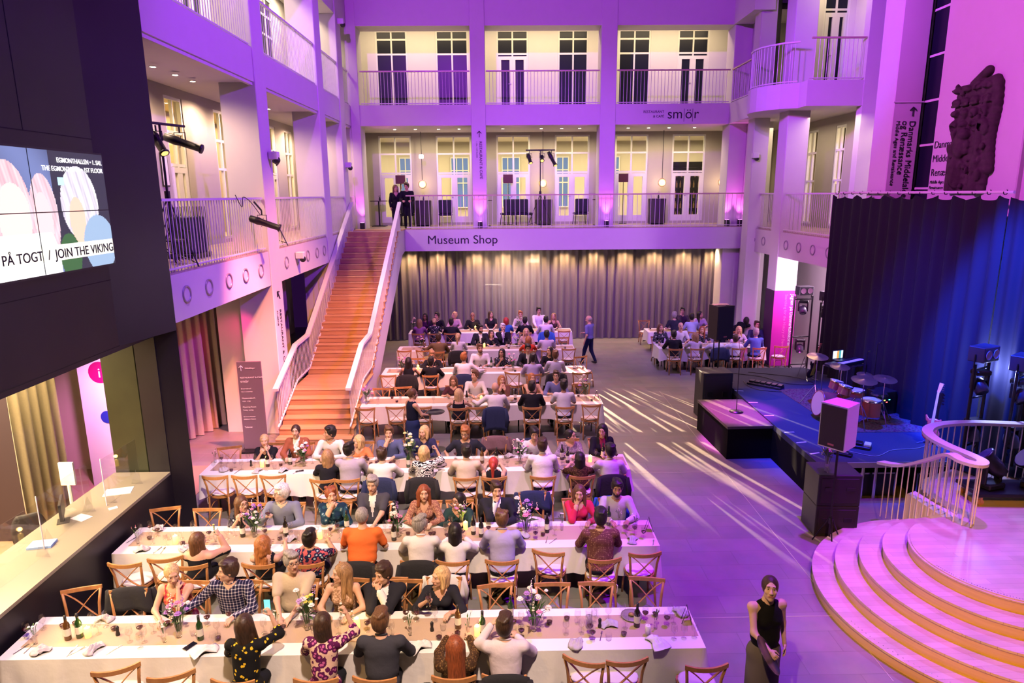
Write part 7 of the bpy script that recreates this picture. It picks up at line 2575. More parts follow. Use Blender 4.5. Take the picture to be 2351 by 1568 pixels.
# (pixel x, pixel y of the head centre, table, side, sex, hair, hair colour, look to the photo's right in degrees, top, sleeve, arms, description, extras)
PP = [
    (395, 1318, 1, 'f', 'f', 'bun', 'y', 35, 'orangefloral', 'none', 'Tc', 'woman with blond updo in orange floral dress', dict(neck=0.12, nod=22, big=1.08)),
    (523, 1310, 1, 'f', 'm', 'short', 'd', -60, 'check', 'long', 'ot', 'man in navy checked shirt', dict(nod=8, big=1.15)),
    (670, 1290, 1, 'f', 'm', 'short', 'g', 35, (0.52, 0.42, 0.30), 'short', 'TT', 'man with glasses in beige shirt', dict(glasses=True, big=1.15)),
    (783, 1316, 1, 'f', 'f', 'long', 'l', -60, 'lace', 'none', 'tt', 'woman with long hair in beige lace top', {}),
    (880, 1318, 1, 'f', 'm', 'short', 'd', -40, (0.02, 0.02, 0.028), 'long', 'cc', 'man in black blazer clasping his hands', dict(under=WSH, nod=15, big=1.08)),
    (1010, 1324, 1, 'f', 'f', 'bob', 'y', -50, (0.02, 0.02, 0.03), 'roll', 'wt', 'blonde woman in black top holding wine', dict(neck=0.12)),
    (563, 1432, 1, 'n', 'f', 'long', 'd', 5, 'yellowfloral', 'roll', 'tu', 'woman in black dress with yellow flowers', dict(nod=0)),
    (742, 1428, 1, 'n', 'f', 'half', 'd', 0, 'purplefloral', 'roll', 'tu', 'woman with long ponytail in purple floral blouse', dict(nod=0)),
    (875, 1424, 1, 'n', 'm', 'short', 'b', 15, (0.045, 0.045, 0.06), 'long', 'tt', 'man in charcoal blazer seen from behind', dict(big=1.12)),
    (1045, 1484, 1, 'n', 'f', 'long', 'r', -10, 'goldbrown', 'long', 'tt', 'woman with long auburn hair seen from behind', dict(nod=15)),
    (1160, 1435, 1, 'n', 'm', 'short', 'd', 20, (0.66, 0.56, 0.60), 'long', 'wt', 'man in pale pink shirt seen from behind', dict(big=1.05)),
    (555, 1157, 2, 'f', 'f', 'long', 'b', 50, 'bwfloral', 'short', 'jj', 'woman with glasses in black and white floral blouse', dict(glasses=True, neck=0.1)),
    (645, 1132, 2, 'f', 'm', 'short', 'w', -55, (0.20, 0.22, 0.30), 'long', 'wt', 'white-haired man in grey shirt holding red wine', dict(glasses=True, big=1.12, skin=3)),
    (760, 1137, 2, 'f', 'f', 'crop', 'r', 25, 'bluegreen', 'long', 'ct', 'woman with short auburn hair in blue-green blouse', dict(neck=0.1)),
    (855, 1112, 2, 'f', 'm', 'short', 'g', -5, (0.06, 0.06, 0.075), 'short', 'TT', 'smiling man in dark grey vest', dict(under=WSH, nod=14, big=1.05)),
    (973, 1132, 2, 'f', 'f', 'curly', 'r', 10, 'goldspeck', 'long', 'tt', 'woman with curly hair in gold patterned blouse', dict(neck=0.15)),
    (1052, 1150, 2, 'f', 'f', 'long', 'k', -40, (0.02, 0.05, 0.05), 'long', 'tT', 'woman with black hair and glasses in dark green', dict(glasses=True, neck=0.08, skin=1)),
    (1140, 1125, 2, 'f', 'm', 'short', 'd', 10, (0.02, 0.02, 0.035), 'long', 'ct', 'young man in navy blazer', dict(under=WSH, nod=12)),
    (1330, 1132, 2, 'f', 'f', 'wavy', 'b', -10, (0.62, 0.03, 0.09), 'long', 'ct', 'woman in red blazer', dict(neck=0.1, nod=15)),
    (1417, 1120, 2, 'f', 'm', 'short', 'k', -8, (0.70, 0.66, 0.68), 'long', 'tt', 'bearded man in white shirt at the right end', dict(beard='k', nod=18, skin=1)),
    (456, 1240, 2, 'n', 'f', 'long', 'b', 25, (0.012, 0.012, 0.018), 'long', 'tu', 'woman in black off-shoulder top', dict(neck=-1)),
    (607, 1248, 2, 'n', 'f', 'curly', 'o', 35, (0.012, 0.012, 0.018), 'none', 'tt', 'woman with curly hair and black strap top', dict(neck=0.2)),
    (712, 1236, 2, 'n', 'm', 'short', 'k', 15, 'polaroid', 'short', 'tt', 'black-haired man in navy printed shirt', dict(skin=1)),
    (832, 1183, 2, 'n', 'm', 'buzz', 'g', 10, (0.82, 0.17, 0.04), 'short', 'tt', 'man in bright orange shirt', dict(big=1.25)),
    (966, 1203, 2, 'n', 'm', 'short', 'g', 45, (0.72, 0.66, 0.68), 'roll', 'tt', 'grey-blond man with glasses in white shirt', dict(glasses=True, big=1.08)),
    (1045, 1218, 2, 'n', 'f', 'half', 'k', 0, (0.75, 0.70, 0.70), 'long', 'tt', 'woman with long black hair in white cardigan', {}),
    (1153, 1190, 2, 'n', 'm', 'crop', 'b', 5, (0.38, 0.34, 0.58), 'long', 'tt', 'brown-haired man in lavender shirt', dict(big=1.08)),
    (1378, 1187, 2, 'n', 'm', 'short', 'k', 0, 'brownprint', 'long', 'tt', 'man in brown patterned shirt', dict(big=1.15)),
    (607, 1012, 3, 'f', 'f', 'bun', 'y', 15, (0.012, 0.012, 0.016), 'short', 'jc', 'blond woman in black covering her mouth', dict(neck=0.1)),
    (679, 990, 3, 'f', 'f', 'bun', 'd', 5, (0.30, 0.09, 0.05), 'long', 'tt', 'woman in rust-coloured jacket', dict(under=WSH)),
    (757, 994, 3, 'f', 'm', 'short', 'k', -60, (0.72, 0.66, 0.66), 'long', 'tt', 'dark-haired man in white shirt looking left', dict(skin=1)),
    (822, 1013, 3, 'f', 'f', 'bob', 'y', -50, (0.70, 0.20, 0.08), 'short', 'tt', 'woman with bobbed hair in orange top', dict(neck=0.08)),
    (893, 994, 3, 'f', 'm', 'short', 'b', 5, (0.10, 0.12, 0.26), 'long', 'ct', 'man in blue-grey jumper with hand at chin', dict(neck=0.03)),
    (973, 992, 3, 'f', 'f', 'bob', 'y', -25, (0.03, 0.03, 0.09), 'long', 'tt', 'woman with blond bob in dark blue', {}),
    (1068, 994, 3, 'f', 'm', 'short', 'o', -15, (0.02, 0.022, 0.04), 'short', 'bb', 'man with glasses in dark polo shirt', dict(glasses=True, beard='o', nod=22, big=1.2)),
    (1227, 996, 3, 'f', 'm', 'short', 'k', 0, (0.74, 0.70, 0.74), 'long', 'Tt', 'dark-haired man in white shirt looking down', dict(nod=25)),
    (1310, 1000, 3, 'f', 'f', 'bun', 'k', 55, 'greyprint', 'long', 'tT', 'woman with tied hair and glasses in grey blouse', dict(glasses=True)),
    (1383, 988, 3, 'f', 'f', 'long', 'k', -20, (0.015, 0.012, 0.02), 'long', 'Tl', 'woman in dark cardigan over burgundy top', dict(under=mat('burgundy_cloth', (0.22, 0.01, 0.04), 0.8), nod=18)),
    (752, 1046, 3, 'n', 'f', 'wavy', 'l', -15, (0.015, 0.015, 0.02), 'roll', 'tt', 'woman with streaked long hair in black', {}),
    (803, 1032, 3, 'n', 'm', 'short', 'k', 40, (0.36, 0.32, 0.40), 'long', 'tt', 'man in grey-lilac shirt', dict(big=1.15)),
    (878, 1043, 3, 'n', 'm', 'crop', 'd', 10, (0.76, 0.70, 0.70), 'long', 'tt', 'man in white shirt beside the black and white print', {}),
    (974, 1037, 3, 'n', 'f', 'bob', 'y', 15, 'geo', 'roll', 'tu', 'woman in black and white geometric blouse', dict(big=1.12)),
    (1070, 1036, 3, 'n', 'm', 'short', 'k', -20, (0.58, 0.48, 0.40), 'long', 'tt', 'man in beige shirt seen from behind', dict(big=1.08)),
    (1133, 1064, 3, 'n', 'f', 'pony', 'R', 5, (0.012, 0.012, 0.016), 'none', 'tt', 'woman with red ponytail in black halter', dict(neck=0.05)),
    (1245, 1022, 3, 'n', 'm', 'short', 'd', 0, (0.76, 0.70, 0.74), 'roll', 'tt', 'broad man in white shirt seen from behind', dict(big=1.12)),
    (1331, 1052, 3, 'n', 'f', 'half', 'k', 0, 'goldbrown', 'short', 'tt', 'woman with sleek black hair in brown print', {}),
    (1400, 1035, 3, 'n', 'm', 'short', 'k', -25, (0.78, 0.72, 0.78), 'long', 'tt', 'man in white shirt at the right end', {}),
    (1041, 875, 4, 'f', 'f', 'long', 'b', -5, (0.06, 0.02, 0.03), 'short', 'tt', 'brown-haired woman in maroon top', dict(nod=20)),
    (1090, 862, 4, 'f', 'm', 'short', 'b', -35, (0.74, 0.68, 0.68), 'roll', 'Tt', 'tall man in open white shirt', dict(neck=0.14)),
    (1152, 873, 4, 'f', 'f', 'long', 'o', 10, (0.16, 0.07, 0.05), 'long', 'cc', 'blond woman in brown with hands at chin', {}),
    (1221, 868, 4, 'f', 'f', 'long', 'o', 20, (0.35, 0.2, 0.18), 'none', 'ct', 'woman with red-blond hair in strap top', dict(neck=0.14)),
    (1277, 863, 4, 'f', 'm', 'short', 'd', -15, (0.16, 0.17, 0.38), 'roll', 'tt', 'man with glasses in blue-grey shirt', dict(glasses=True)),
    (1053, 903, 4, 'n', 'f', 'wavy', 'y', 0, (0.012, 0.012, 0.018), 'none', 'tt', 'woman with long wavy blond hair', dict(neck=0.12, skirt=True)),
    (1137, 890, 4, 'n', 'm', 'bald', 'g', -5, (0.78, 0.72, 0.76), 'long', 'ot', 'bald man in white shirt', dict(big=1.12)),
    (1221, 888, 4, 'n', 'm', 'short', 'k', 5, (0.012, 0.012, 0.02), 'long', 'tt', 'man in black shirt seen from behind', dict(big=1.05)),
    (1294, 884, 4, 'n', 'm', 'short', 'k', 0, (0.62, 0.58, 0.72), 'short', 'tt', 'dark-skinned man in pale shirt', dict(skin=2)),
    (992, 815, 5, 'f', 'm', 'short', 'l', 0, (0.012, 0.012, 0.018), 'long', 'tt', 'fair-haired man in black', dict(nod=20)),
    (1102, 800, 5, 'f', 'm', 'short', 'b', 15, (0.78, 0.72, 0.76), 'roll', 'tt', 'big bearded man in white shirt', dict(beard='b', big=1.25)),
    (1152, 810, 5, 'f', 'f', 'long', 'k', -20, 'bwfloral', 'short', 'jt', 'dark-haired woman in patterned top', dict(skin=1)),
    (1212, 800, 5, 'f', 'm', 'short', 'k', 0, (0.015, 0.015, 0.03), 'long', 'tt', 'man in navy suit looking down', dict(under=WSH, nod=22)),
    (1262, 806, 5, 'f', 'f', 'long', 'k', -40, (0.02, 0.015, 0.02), 'long', 'tt', 'dark-haired woman in profile', {}),
    (938, 830, 5, 'n', 'f', 'half', 'k', 0, (0.012, 0.012, 0.016), 'none', 'tt', 'woman with long black hair in black', dict(neck=0.1, skin=1)),
    (990, 830, 5, 'n', 'm', 'short', 'k', 10, (0.012, 0.012, 0.02), 'long', 'tt', 'man in black suit seen from behind', {}),
    (1065, 820, 5, 'n', 'm', 'short', 'o', 15, (0.72, 0.66, 0.72), 'long', 'to', 'ginger man in white shirt seen from behind', dict(big=1.15)),
    (1223, 822, 5, 'n', 'm', 'short', 'k', 0, (0.45, 0.38, 0.62), 'long', 'tt', 'dark-haired man in lavender shirt', {}),
    (1275, 815, 5, 'n', 'm', 'short', 'b', 0, (0.52, 0.48, 0.66), 'long', 'tt', 'brown-haired man in pale blue shirt', {}),
    (1103, 755, 6, 'f', 'm', 'short', 'k', 30, (0.015, 0.015, 0.035), 'long', 'tt', 'dark bearded man in navy suit', dict(under=WSH, beard='k', skin=1)),
    (1128, 766, 6, 'f', 'f', 'bob', 'd', 20, (0.02, 0.015, 0.02), 'long', 'tt', 'woman with dark bob in black', {}),
    (1155, 752, 6, 'f', 'm', 'short', 'w', 10, (0.02, 0.015, 0.02), 'long', 'ct', 'white-haired man in black suit', dict(under=WSH)),
    (1208, 762, 6, 'f', 'f', 'long', 'y', 0, (0.5, 0.35, 0.28), 'short', 'tt', 'blond woman in beige', {}),
    (1007, 775, 6, 'n', 'm', 'short', 'd', 10, (0.16, 0.11, 0.06), 'long', 'ot', 'man in olive striped jumper', dict(big=1.15)),
    (1052, 773, 6, 'n', 'f', 'pony', 'y', 10, (0.72, 0.66, 0.76), 'long', 'tt', 'blonde with ponytail in white blouse', {}),
    (1213, 780, 6, 'n', 'f', 'bob', 'o', 0, (0.60, 0.05, 0.02), 'short', 'tt', 'blond woman in red top', {}),
    (1255, 768, 6, 'n', 'm', 'short', 'k', 0, (0.55, 0.46, 0.60), 'short', 'tt', 'man in pale lilac shirt', {}),
    (976, 727, 7, 'f', 'f', 'long', 'k', -15, (0.05, 0.01, 0.06), 'long', 'tt', 'dark-haired woman in plum', dict(skin=2)),
    (1003, 725, 7, 'f', 'm', 'short', 'k', -30, (0.012, 0.012, 0.02), 'long', 'tt', 'man in black leaning left', {}),
    (1043, 724, 7, 'f', 'f', 'crop', 'y', -60, (0.55, 0.35, 0.42), 'long', 'tt', 'woman with short blond hair in pink cardigan', {}),
    (1085, 725, 7, 'f', 'm', 'thin', 'k', 0, (0.012, 0.012, 0.02), 'long', 'tt', 'dark-skinned man in black', dict(skin=2)),
    (1127, 722, 7, 'f', 'f', 'long', 'd', 30, (0.012, 0.012, 0.02), 'short', 'tt', 'woman with long hair in black top', dict(neck=0.1)),
    (1195, 722, 7, 'f', 'm', 'short', 'o', 0, (0.55, 0.5, 0.5), 'long', 'tt', 'ruddy man behind the flowers', {}),
    (1237, 713, 7, 'f', 'm', 'short', 'k', 10, (0.70, 0.66, 0.76), 'long', 'tt', 'tall man in white shirt', {}),
    (1271, 726, 7, 'f', 'f', 'long', 'l', -10, (0.06, 0.03, 0.04), 'none', 'tt', 'woman in dark strap top', dict(neck=0.14)),
    (963, 740, 7, 'n', 'f', 'long', 'l', 0, (0.28, 0.10, 0.30), 'long', 'tt', 'woman in purple seen from behind', {}),
    (997, 738, 7, 'n', 'f', 'bun', 'y', 0, 'bwfloral', 'short', 'tt', 'woman with bun in patterned blouse', {}),
    (1036, 740, 7, 'n', 'm', 'short', 'k', 0, (0.012, 0.012, 0.03), 'long', 'tt', 'man in dark blazer seen from behind', {}),
    (1162, 736, 7, 'n', 'f', 'bob', 'R', 0, (0.04, 0.14, 0.45), 'short', 'tt', 'red-haired woman in blue top', {}),
    (1205, 736, 7, 'n', 'm', 'short', 'k', 0, (0.012, 0.012, 0.016), 'long', 'tt', 'man in black seen from behind', {}),
    (1253, 734, 7, 'n', 'm', 'short', 'k', 0, (0.74, 0.68, 0.76), 'long', 'tt', 'man in white shirt seen from behind', {}),
    (1547, 768, 8, 'n', 'm', 'short', 'k', 10, (0.012, 0.012, 0.02), 'long', 'tt', 'man in black shirt and white trousers', dict(bottom=(0.6, 0.5, 0.45))),
    (1595, 772, 8, 'n', 'f', 'long', 'l', -40, (0.6, 0.5, 0.66), 'short', 'tt', 'woman with long fair hair in white', dict(bottom=(0.5, 0.4, 0.5))),
    (1645, 778, 8, 'n', 'm', 'short', 'b', 0, (0.6, 0.56, 0.7), 'long', 'tt', 'man hidden behind the loudspeaker', {}),
    (1688, 778, 8, 'n', 'm', 'short', 'd', 0, (0.62, 0.6, 0.75), 'long', 'tt', 'man in white behind the microphone', {}),
    (1735, 763, 8, 'n', 'm', 'short', 'g', 0, (0.08, 0.12, 0.42), 'long', 'tt', 'grey-haired man in blue shirt', {}),
    (1517, 752, 8, 'f', 'f', 'curly', 'b', 10, 'bwfloral', 'long', 'tt', 'curly-haired woman in floral dress', {}),
    (1563, 749, 8, 'f', 'm', 'bald', 'g', 0, (0.7, 0.66, 0.74), 'short', 'tt', 'bald man in pale open shirt', {}),
    (1612, 757, 8, 'f', 'f', 'long', 'r', -20, 'bwfloral', 'short', 'tt', 'auburn-haired woman in floral top', {}),
    (1697, 757, 8, 'f', 'f', 'wavy', 'y', 0, (0.6, 0.4, 0.6), 'long', 'tt', 'curly blonde in pink', {}),
    (1738, 746, 8, 'f', 'm', 'short', 'd', 0, (0.03, 0.03, 0.1), 'long', 'tt', 'man in dark blue jumper', {}),
    (1548, 724, 9, 'n', 'm', 'short', 'g', 10, (0.02, 0.02, 0.035), 'short', 'tt', 'grey-haired man in black tee', {}),
    (1567, 714, 9, 'f', 'm', 'short', 'k', -20, (0.04, 0.02, 0.05), 'long', 'ct', 'man with hand at chin', {}),
    (1588, 728, 9, 'n', 'm', 'short', 'k', 10, (0.45, 0.5, 0.75), 'short', 'tt', 'man in light blue shirt', {}),
    (1608, 722, 9, 'f', 'f', 'long', 'k', 40, (0.55, 0.4, 0.6), 'short', 'tt', 'dark-haired woman in white', {}),
    (1713, 735, 9, 'n', 'f', 'bob', 'k', 0, (0.012, 0.012, 0.02), 'long', 'tt', 'black-haired woman in black', {}),
]
SEATED = []
for (px, py, tk, sd, sex, hr, hc, lk, top, slv, arms, desc, ex) in PP:
    x0, x1, y0, y1 = TAB[tk]
    ye = (y0 - 0.24) if sd == 'n' else (y1 + 0.24)
    sg = 1 if sd == 'n' else -1
    hz0 = 1.25 if sex == 'm' else 1.20
    yh = ye + sg * (0.14 if sd == 'f' else 0.10)
    p = at(px, py, Y=yh)
    hz = min(hz0 + 0.09, max(hz0 - 0.13, p[2]))
    q = at(px, py, z=hz)
    dy = max(-0.06, min(0.38, sg * (q[1] - ye)))
    if arms in ('cc', 'jj', 'jc', 'ct', 'tc'):
        dy = min(dy, 0.26)
    q = at(px, py, Y=ye + sg * dy)
    hz = min(1.40, max(1.02, q[2]))
    x = max(x0 + 0.1, min(x1 - 0.05, q[0]))
    kw = dict(ex)
    tm = None
    tc = top
    if isinstance(top, str):
        tm = pattern('print_' + top, *FL[top])
        tc = (0.5, 0.5, 0.5)
    lab = desc + ' at ' + TNAME[tk]
    rz = (0.0 if sd == 'n' else math.pi)
    lkl = -lk if sd == 'n' else lk
    kw['nod'] = kw.get('nod', 8) - 11
    o, arm, wr = person(lab, (x, ye, 0.0), rz, (sg * (q[0] - x), dy, hz), sex, hr, hc, lkl, top=tc, sleeve=slv, arms=(arms[::-1] if sd == 'f' else arms), tmat=tm, dist=ye, **kw)
    SEATED.append((x, ye, tk, sd, desc, o, wr))
    chair(x, ye - sg * 0.04, rz + random.uniform(-0.08, 0.08), 'cross-back chair of the ' + desc)
for key, jm, lab in (('man in pale pink', 'black', 'black jacket on the chair of the man in pale pink shirt'), ('grey-blond man', 'black', 'black jacket on the chair of the grey-blond man'), ('man in bright orange', 'black', 'black jacket on the chair of the man in bright orange'),
                     ('beside the black and white print', 'navy', 'navy jacket on the chair beside the geometric blouse'), ('geometric', 'black', 'black coat on the chair of the geometric blouse'), ('man in white shirt at the right end', 'black', 'black coat on the right end chair of the third table'),
                     ('bald man in white shirt', 'navy', 'long navy coat on the chair of the bald man'), ('ginger man in white', 'navy', 'navy jacket on the chair of the ginger man'), ('brown-haired man in pale blue', 'black', 'black jacket on the chair of the pale blue shirt'),
                     ('blonde with ponytail', 'black', 'black jacket on the chair of the blonde with ponytail'), ('man in white shirt seen from behind', 'blue', 'royal blue jacket on a chair at the last table'), ('man hidden behind', 'navy', 'navy coat on the chair behind the loudspeaker'),
                     ('blonde woman in black top', 'white', 'white jacket on the chair of the blonde holding wine'), ('bearded man in white shirt at', 'blue', 'blue jacket on the chair of the bearded man'), ('dark-haired man in white shirt looking down', 'navy', 'navy jacket on the chair of the man looking down'),
                     ('young man in navy', 'black', 'black jacket hanging behind the young man in navy blazer'), ('smiling man', 'black', 'black coat hanging behind the smiling man in vest'), ('woman with long black hair in black', 'black', 'black coat on the chair beside the stair foot')):
    for (x, y, tk, sd, desc, o, wr) in SEATED:
        if desc.startswith(key) or (key == 'beside the black and white print' and key in desc) or (key == 'geometric' and key in desc):
            if key == 'bald man in white shirt' and tk != 4 or key == 'man in white shirt seen from behind' and tk != 7:
                continue
            coat(lab, x, y - (1 if sd == 'n' else -1) * 0.05, 0 if sd == 'n' else math.pi, JM[jm], 0.25, 0.62 if 'long' in lab else 0.45, seed=int(x * 100))
            break

# ---- standing people
q = at(1765, 1347, z=1.66)
o, arm, wr = person('waitress in black sleeveless top carrying a round tray, walking at lower right', (q[0], q[1], 0), math.pi + 0.12, (0, 0.03, 1.66), 'f', 'bun', 'd', -22, -14, (0.008, 0.008, 0.01), 'none', 'sf', 0.02, 3, 'walk', None, (0.13, 0.11, 0.12), skirt=True, dist=5, big=1.13)
MB().tube([world(o, (0, 0, 0)) * 0 + np.array(p) for p in [(-0.085, 0.02, 1.61), (-0.085, 0.02, 1.58)]], 0.007, 6).build('earring', CHROME, o)
t = thing('serving_tray', 'black round tray held against the hip of the waitress at lower right', 'tray')
p0 = world(o, wr[1][0])
t.location = (p0[0] - 0.06, p0[1] - 0.10, p0[2] + 0.02)
Mt = Matrix.Rotation(0.9, 4, 'Y') @ Matrix.Rotation(0.25, 4, 'X')
MB().lathe([(0.0, 0.0), (0.19, 0.0), (0.2, 0.012), (0.195, 0.012), (0.187, 0.004), (0.0, 0.004)], 32, M=Mt, cap=False).build('tray_disc', mat('black_tray', (0.01, 0.01, 0.012), 0.3), t, smooth=True)
q = at(945, 905, z=1.54)
o, arm, wr = person('waitress in navy dress with tray passing the fourth table', (q[0], min(q[1], 15.0), 0), -0.9, (0, 0.03, 1.54), 'f', 'bun', 'b', -20, 10, (0.01, 0.012, 0.03), 'none', 'sf', 0.03, 0, True, None, (0.02, 0.03, 0.10), skirt=True, dist=15)
p0 = world(o, wr[1][0])
t = thing('serving_tray', 'dark tray in the hand of the waitress at the fourth table', 'tray', (p0[0] + 0.16, p0[1] + 0.10, p0[2] + 0.03))
MB().lathe([(0.0, 0.0), (0.19, 0.0), (0.2, 0.015), (0.187, 0.004)], 28, cap=False).build('tray_disc', mat('black_tray', (0.01, 0.01, 0.012)), t, smooth=True)
q = at(1321, 728, z=1.60)
person('man in blue-lilac tee and jeans walking past the last table', (3.02, 22.7, 0), 0.9, (0, 0.05, 1.58), 'm', 'thin', 'g', 20, 12, (0.16, 0.16, 0.40), 'short', 'sf', 0.03, 0, 'walk', None, (0.012, 0.015, 0.05), dist=22)
person('woman in black with long hair leaning at the head of the stairs', (-3.98, 25.95, Z1), 0.3 + math.pi, (0, 0.12, 1.5), 'f', 'long', 'b', 10, 5, (0.012, 0.012, 0.018), 'long', 'fs', 0.14, 0, True, None, (0.012, 0.012, 0.018), dist=19)
person('man in black beside her holding a phone at the balcony rail', (-3.55, 26.0, Z1), 0.1 + math.pi, (0, 0.10, 1.57), 'm', 'short', 'd', -20, 18, (0.012, 0.012, 0.018), 'long', 'ff', 0.03, 0, True, None, (0.012, 0.012, 0.018), dist=19)
person('person in ochre shirt standing inside the first restaurant door', (-4.45, 30.2, Z1), math.pi + 0.6, (0, 0.02, 1.6), 'm', 'short', 'b', 40, 5, (0.6, 0.4, 0.15), 'long', 'ss', 0.03, 0, True, None, (0.05, 0.05, 0.06), dist=30)
person('bald man standing between the two side tables', (7.95, 23.75, 0), math.pi, (0, 0.1, 1.55), 'm', 'bald', 'g', 10, 20, (0.45, 0.12, 0.18), 'long', 'fs', 0.05, 0, True, None, (0.03, 0.03, 0.05), dist=23)
person('person seated at the very bottom edge, only grey hair showing', (-3.5, 5.42, 0), 0.0, (0, 0.05, 1.17), 'f', 'crop', 'g', 0, 5, (0.1, 0.1, 0.12), 'long', 'tt', 0.03, 0, False, None, dist=5)
chair(-3.5, 5.35, 0, 'cross-back chair of the grey-haired person at the bottom edge')

# ================================================================ TABLEWARE
GRN = mat('green_bottle_glass', (0.015, 0.05, 0.012), 0.08, spec=0.9)
DKG = mat('dark_bottle_glass', (0.012, 0.01, 0.008), 0.08, spec=0.9)
AMB = mat('amber_bottle_glass', (0.10, 0.04, 0.008), 0.08, spec=0.9)
LAB = mat('bottle_label', (0.75, 0.70, 0.62), 0.6)
WINE = mat('red_wine', (0.05, 0.003, 0.01), 0.1, spec=0.8)
WAXM = mat('lit_candle_wax', (1.0, 0.8, 0.35), 0.5, emit=(1.0, 0.62, 0.12), estr=2.2)
FLAME = mat('candle_flame', (1, 0.9, 0.5), 0.5, emit=(1, 0.7, 0.25), estr=14)
NAPK = mat('grey_linen_napkin', (0.46, 0.42, 0.44), 0.9, bump=0.4, bscale=25)
NAPW = mat('white_linen_napkin', (0.72, 0.68, 0.66), 0.9, bump=0.4, bscale=25)


GLS = glassy('drinking_glass', (0.93, 0.93, 0.94), 0.07, 0.08, 1.5)
LAND = []


def nearest(x, y, tk):
    c = sorted([(abs(x - s_[0]) + 0.3 * abs(y - s_[1]), s_[4]) for s_ in SEATED if s_[2] == tk] + [(math.hypot(x - a, y - b), l_) for (a, b, k_, l_) in LAND if k_ == tk])
    return c[0][1] if c else ''


LABC = {}
ORD = ['', ' second one', ' third one', ' fourth one', ' fifth one', ' sixth one']
ITEMS = []


def place(proto, x, y, tk, desc, cat, rz=0.0, sc=1.0, z=None):
    o = copy_tree(proto)
    o.location = (x, y, TT + 0.001 if z is None else z)
    o.rotation_euler = (0, 0, rz)
    o.scale = (sc, sc, sc)
    tag(o, desc, cat)
    ITEMS.append((o, desc, tk, x, y))
    return o


PROTO = []


def proto(name, cat):
    t = thing(name, 'x', cat)
    PROTO.append(t)
    return t


def mk_bottle(m, nm='wine_bottle'):
    t = proto(nm, 'bottle')
    MB().lathe([(0.0, 0.0), (0.036, 0.0), (0.038, 0.008), (0.038, 0.185), (0.03, 0.212), (0.016, 0.235), (0.0145, 0.30)], 14, cap=False).build('glass_body', m, t, smooth=True)
    MB().lathe([(0.0385, 0.06), (0.0385, 0.15)], 14, cap=False).build('label', LAB, t, smooth=True)
    MB().lathe([(0.016, 0.262), (0.016, 0.312), (0.0, 0.312)], 10, cap=False).build('capsule', BLACKM, t, smooth=True)
    return t


b_green, b_dark, b_amber = mk_bottle(GRN), mk_bottle(DKG), mk_bottle(AMB)


def mk_glass(wine):
    t = proto('wine_glass', 'glass')
    MB().lathe([(0.034, 0.0), (0.034, 0.003), (0.004, 0.008), (0.0035, 0.075), (0.012, 0.082), (0.036, 0.11), (0.040, 0.135), (0.032, 0.19)], 14, cap=False).build('bowl_and_stem', GLS, t, smooth=True)
    if wine:
        MB().lathe([(0.0, 0.084), (0.012, 0.085), (0.034, 0.11), (0.037, 0.122), (0.0, 0.122)], 12, cap=False).build('wine', WINE, t, smooth=True)
    return t


g_wine, g_empty = mk_glass(True), mk_glass(False)


def mk_tumbler(c):
    t = proto('tumbler', 'glass')
    MB().lathe([(0.0, 0.0), (0.03, 0.0), (0.037, 0.04), (0.036, 0.085)], 14, cap=False).build('glass_wall', GLS, t, smooth=True)
    if c:
        MB().lathe([(0.0, 0.006), (0.028, 0.006), (0.034, 0.04), (0.0, 0.04)], 12, cap=False).build('drink', WINE, t, smooth=True)
    return t


t_dark, t_clear = mk_tumbler(True), mk_tumbler(False)
candle = proto('pillar_candle', 'candle')
MB().lathe([(0.0, 0.0), (0.035, 0.0), (0.035, 0.12), (0.028, 0.125), (0.0, 0.118)], 16, cap=False).build('wax', WAXM, candle, smooth=True)
MB().lathe([(0.0, 0.118), (0.007, 0.13), (0.0, 0.155)], 8, cap=False).build('flame', FLAME, candle, smooth=True)
candle_off = proto('pillar_candle', 'candle')
MB().lathe([(0.0, 0.0), (0.032, 0.0), (0.032, 0.12), (0.025, 0.124), (0.0, 0.118)], 16, cap=False).build('wax', mat('white_wax', (0.8, 0.75, 0.68), 0.5), candle_off, smooth=True)
MB().tube([(0, 0, 0.118), (0, 0, 0.135)], 0.002, 5).build('wick', BLACKM, candle_off)
mill = proto('pepper_mill', 'pepper mill')
MB().lathe([(0.0, 0.0), (0.024, 0.0), (0.024, 0.02), (0.016, 0.05), (0.02, 0.085)], 12, cap=False).build('body', BLACKM, mill, smooth=True)
MB().lathe([(0.02, 0.087), (0.022, 0.10), (0.01, 0.12), (0.0, 0.122)], 12, cap=False).build('cap', BLACKM, mill, smooth=True)
carafe = proto('water_carafe', 'carafe')
MB().lathe([(0.0, 0.0), (0.042, 0.0), (0.044, 0.02), (0.042, 0.2), (0.046, 0.235)], 16, cap=False).build('glass_wall', GLASS, carafe, smooth=True)
MB().lathe([(0.0, 0.004), (0.04, 0.004), (0.04, 0.15), (0.0, 0.15)], 14, cap=False).build('water', glassy('water', (0.85, 0.88, 0.95), 0.1), carafe, smooth=True)


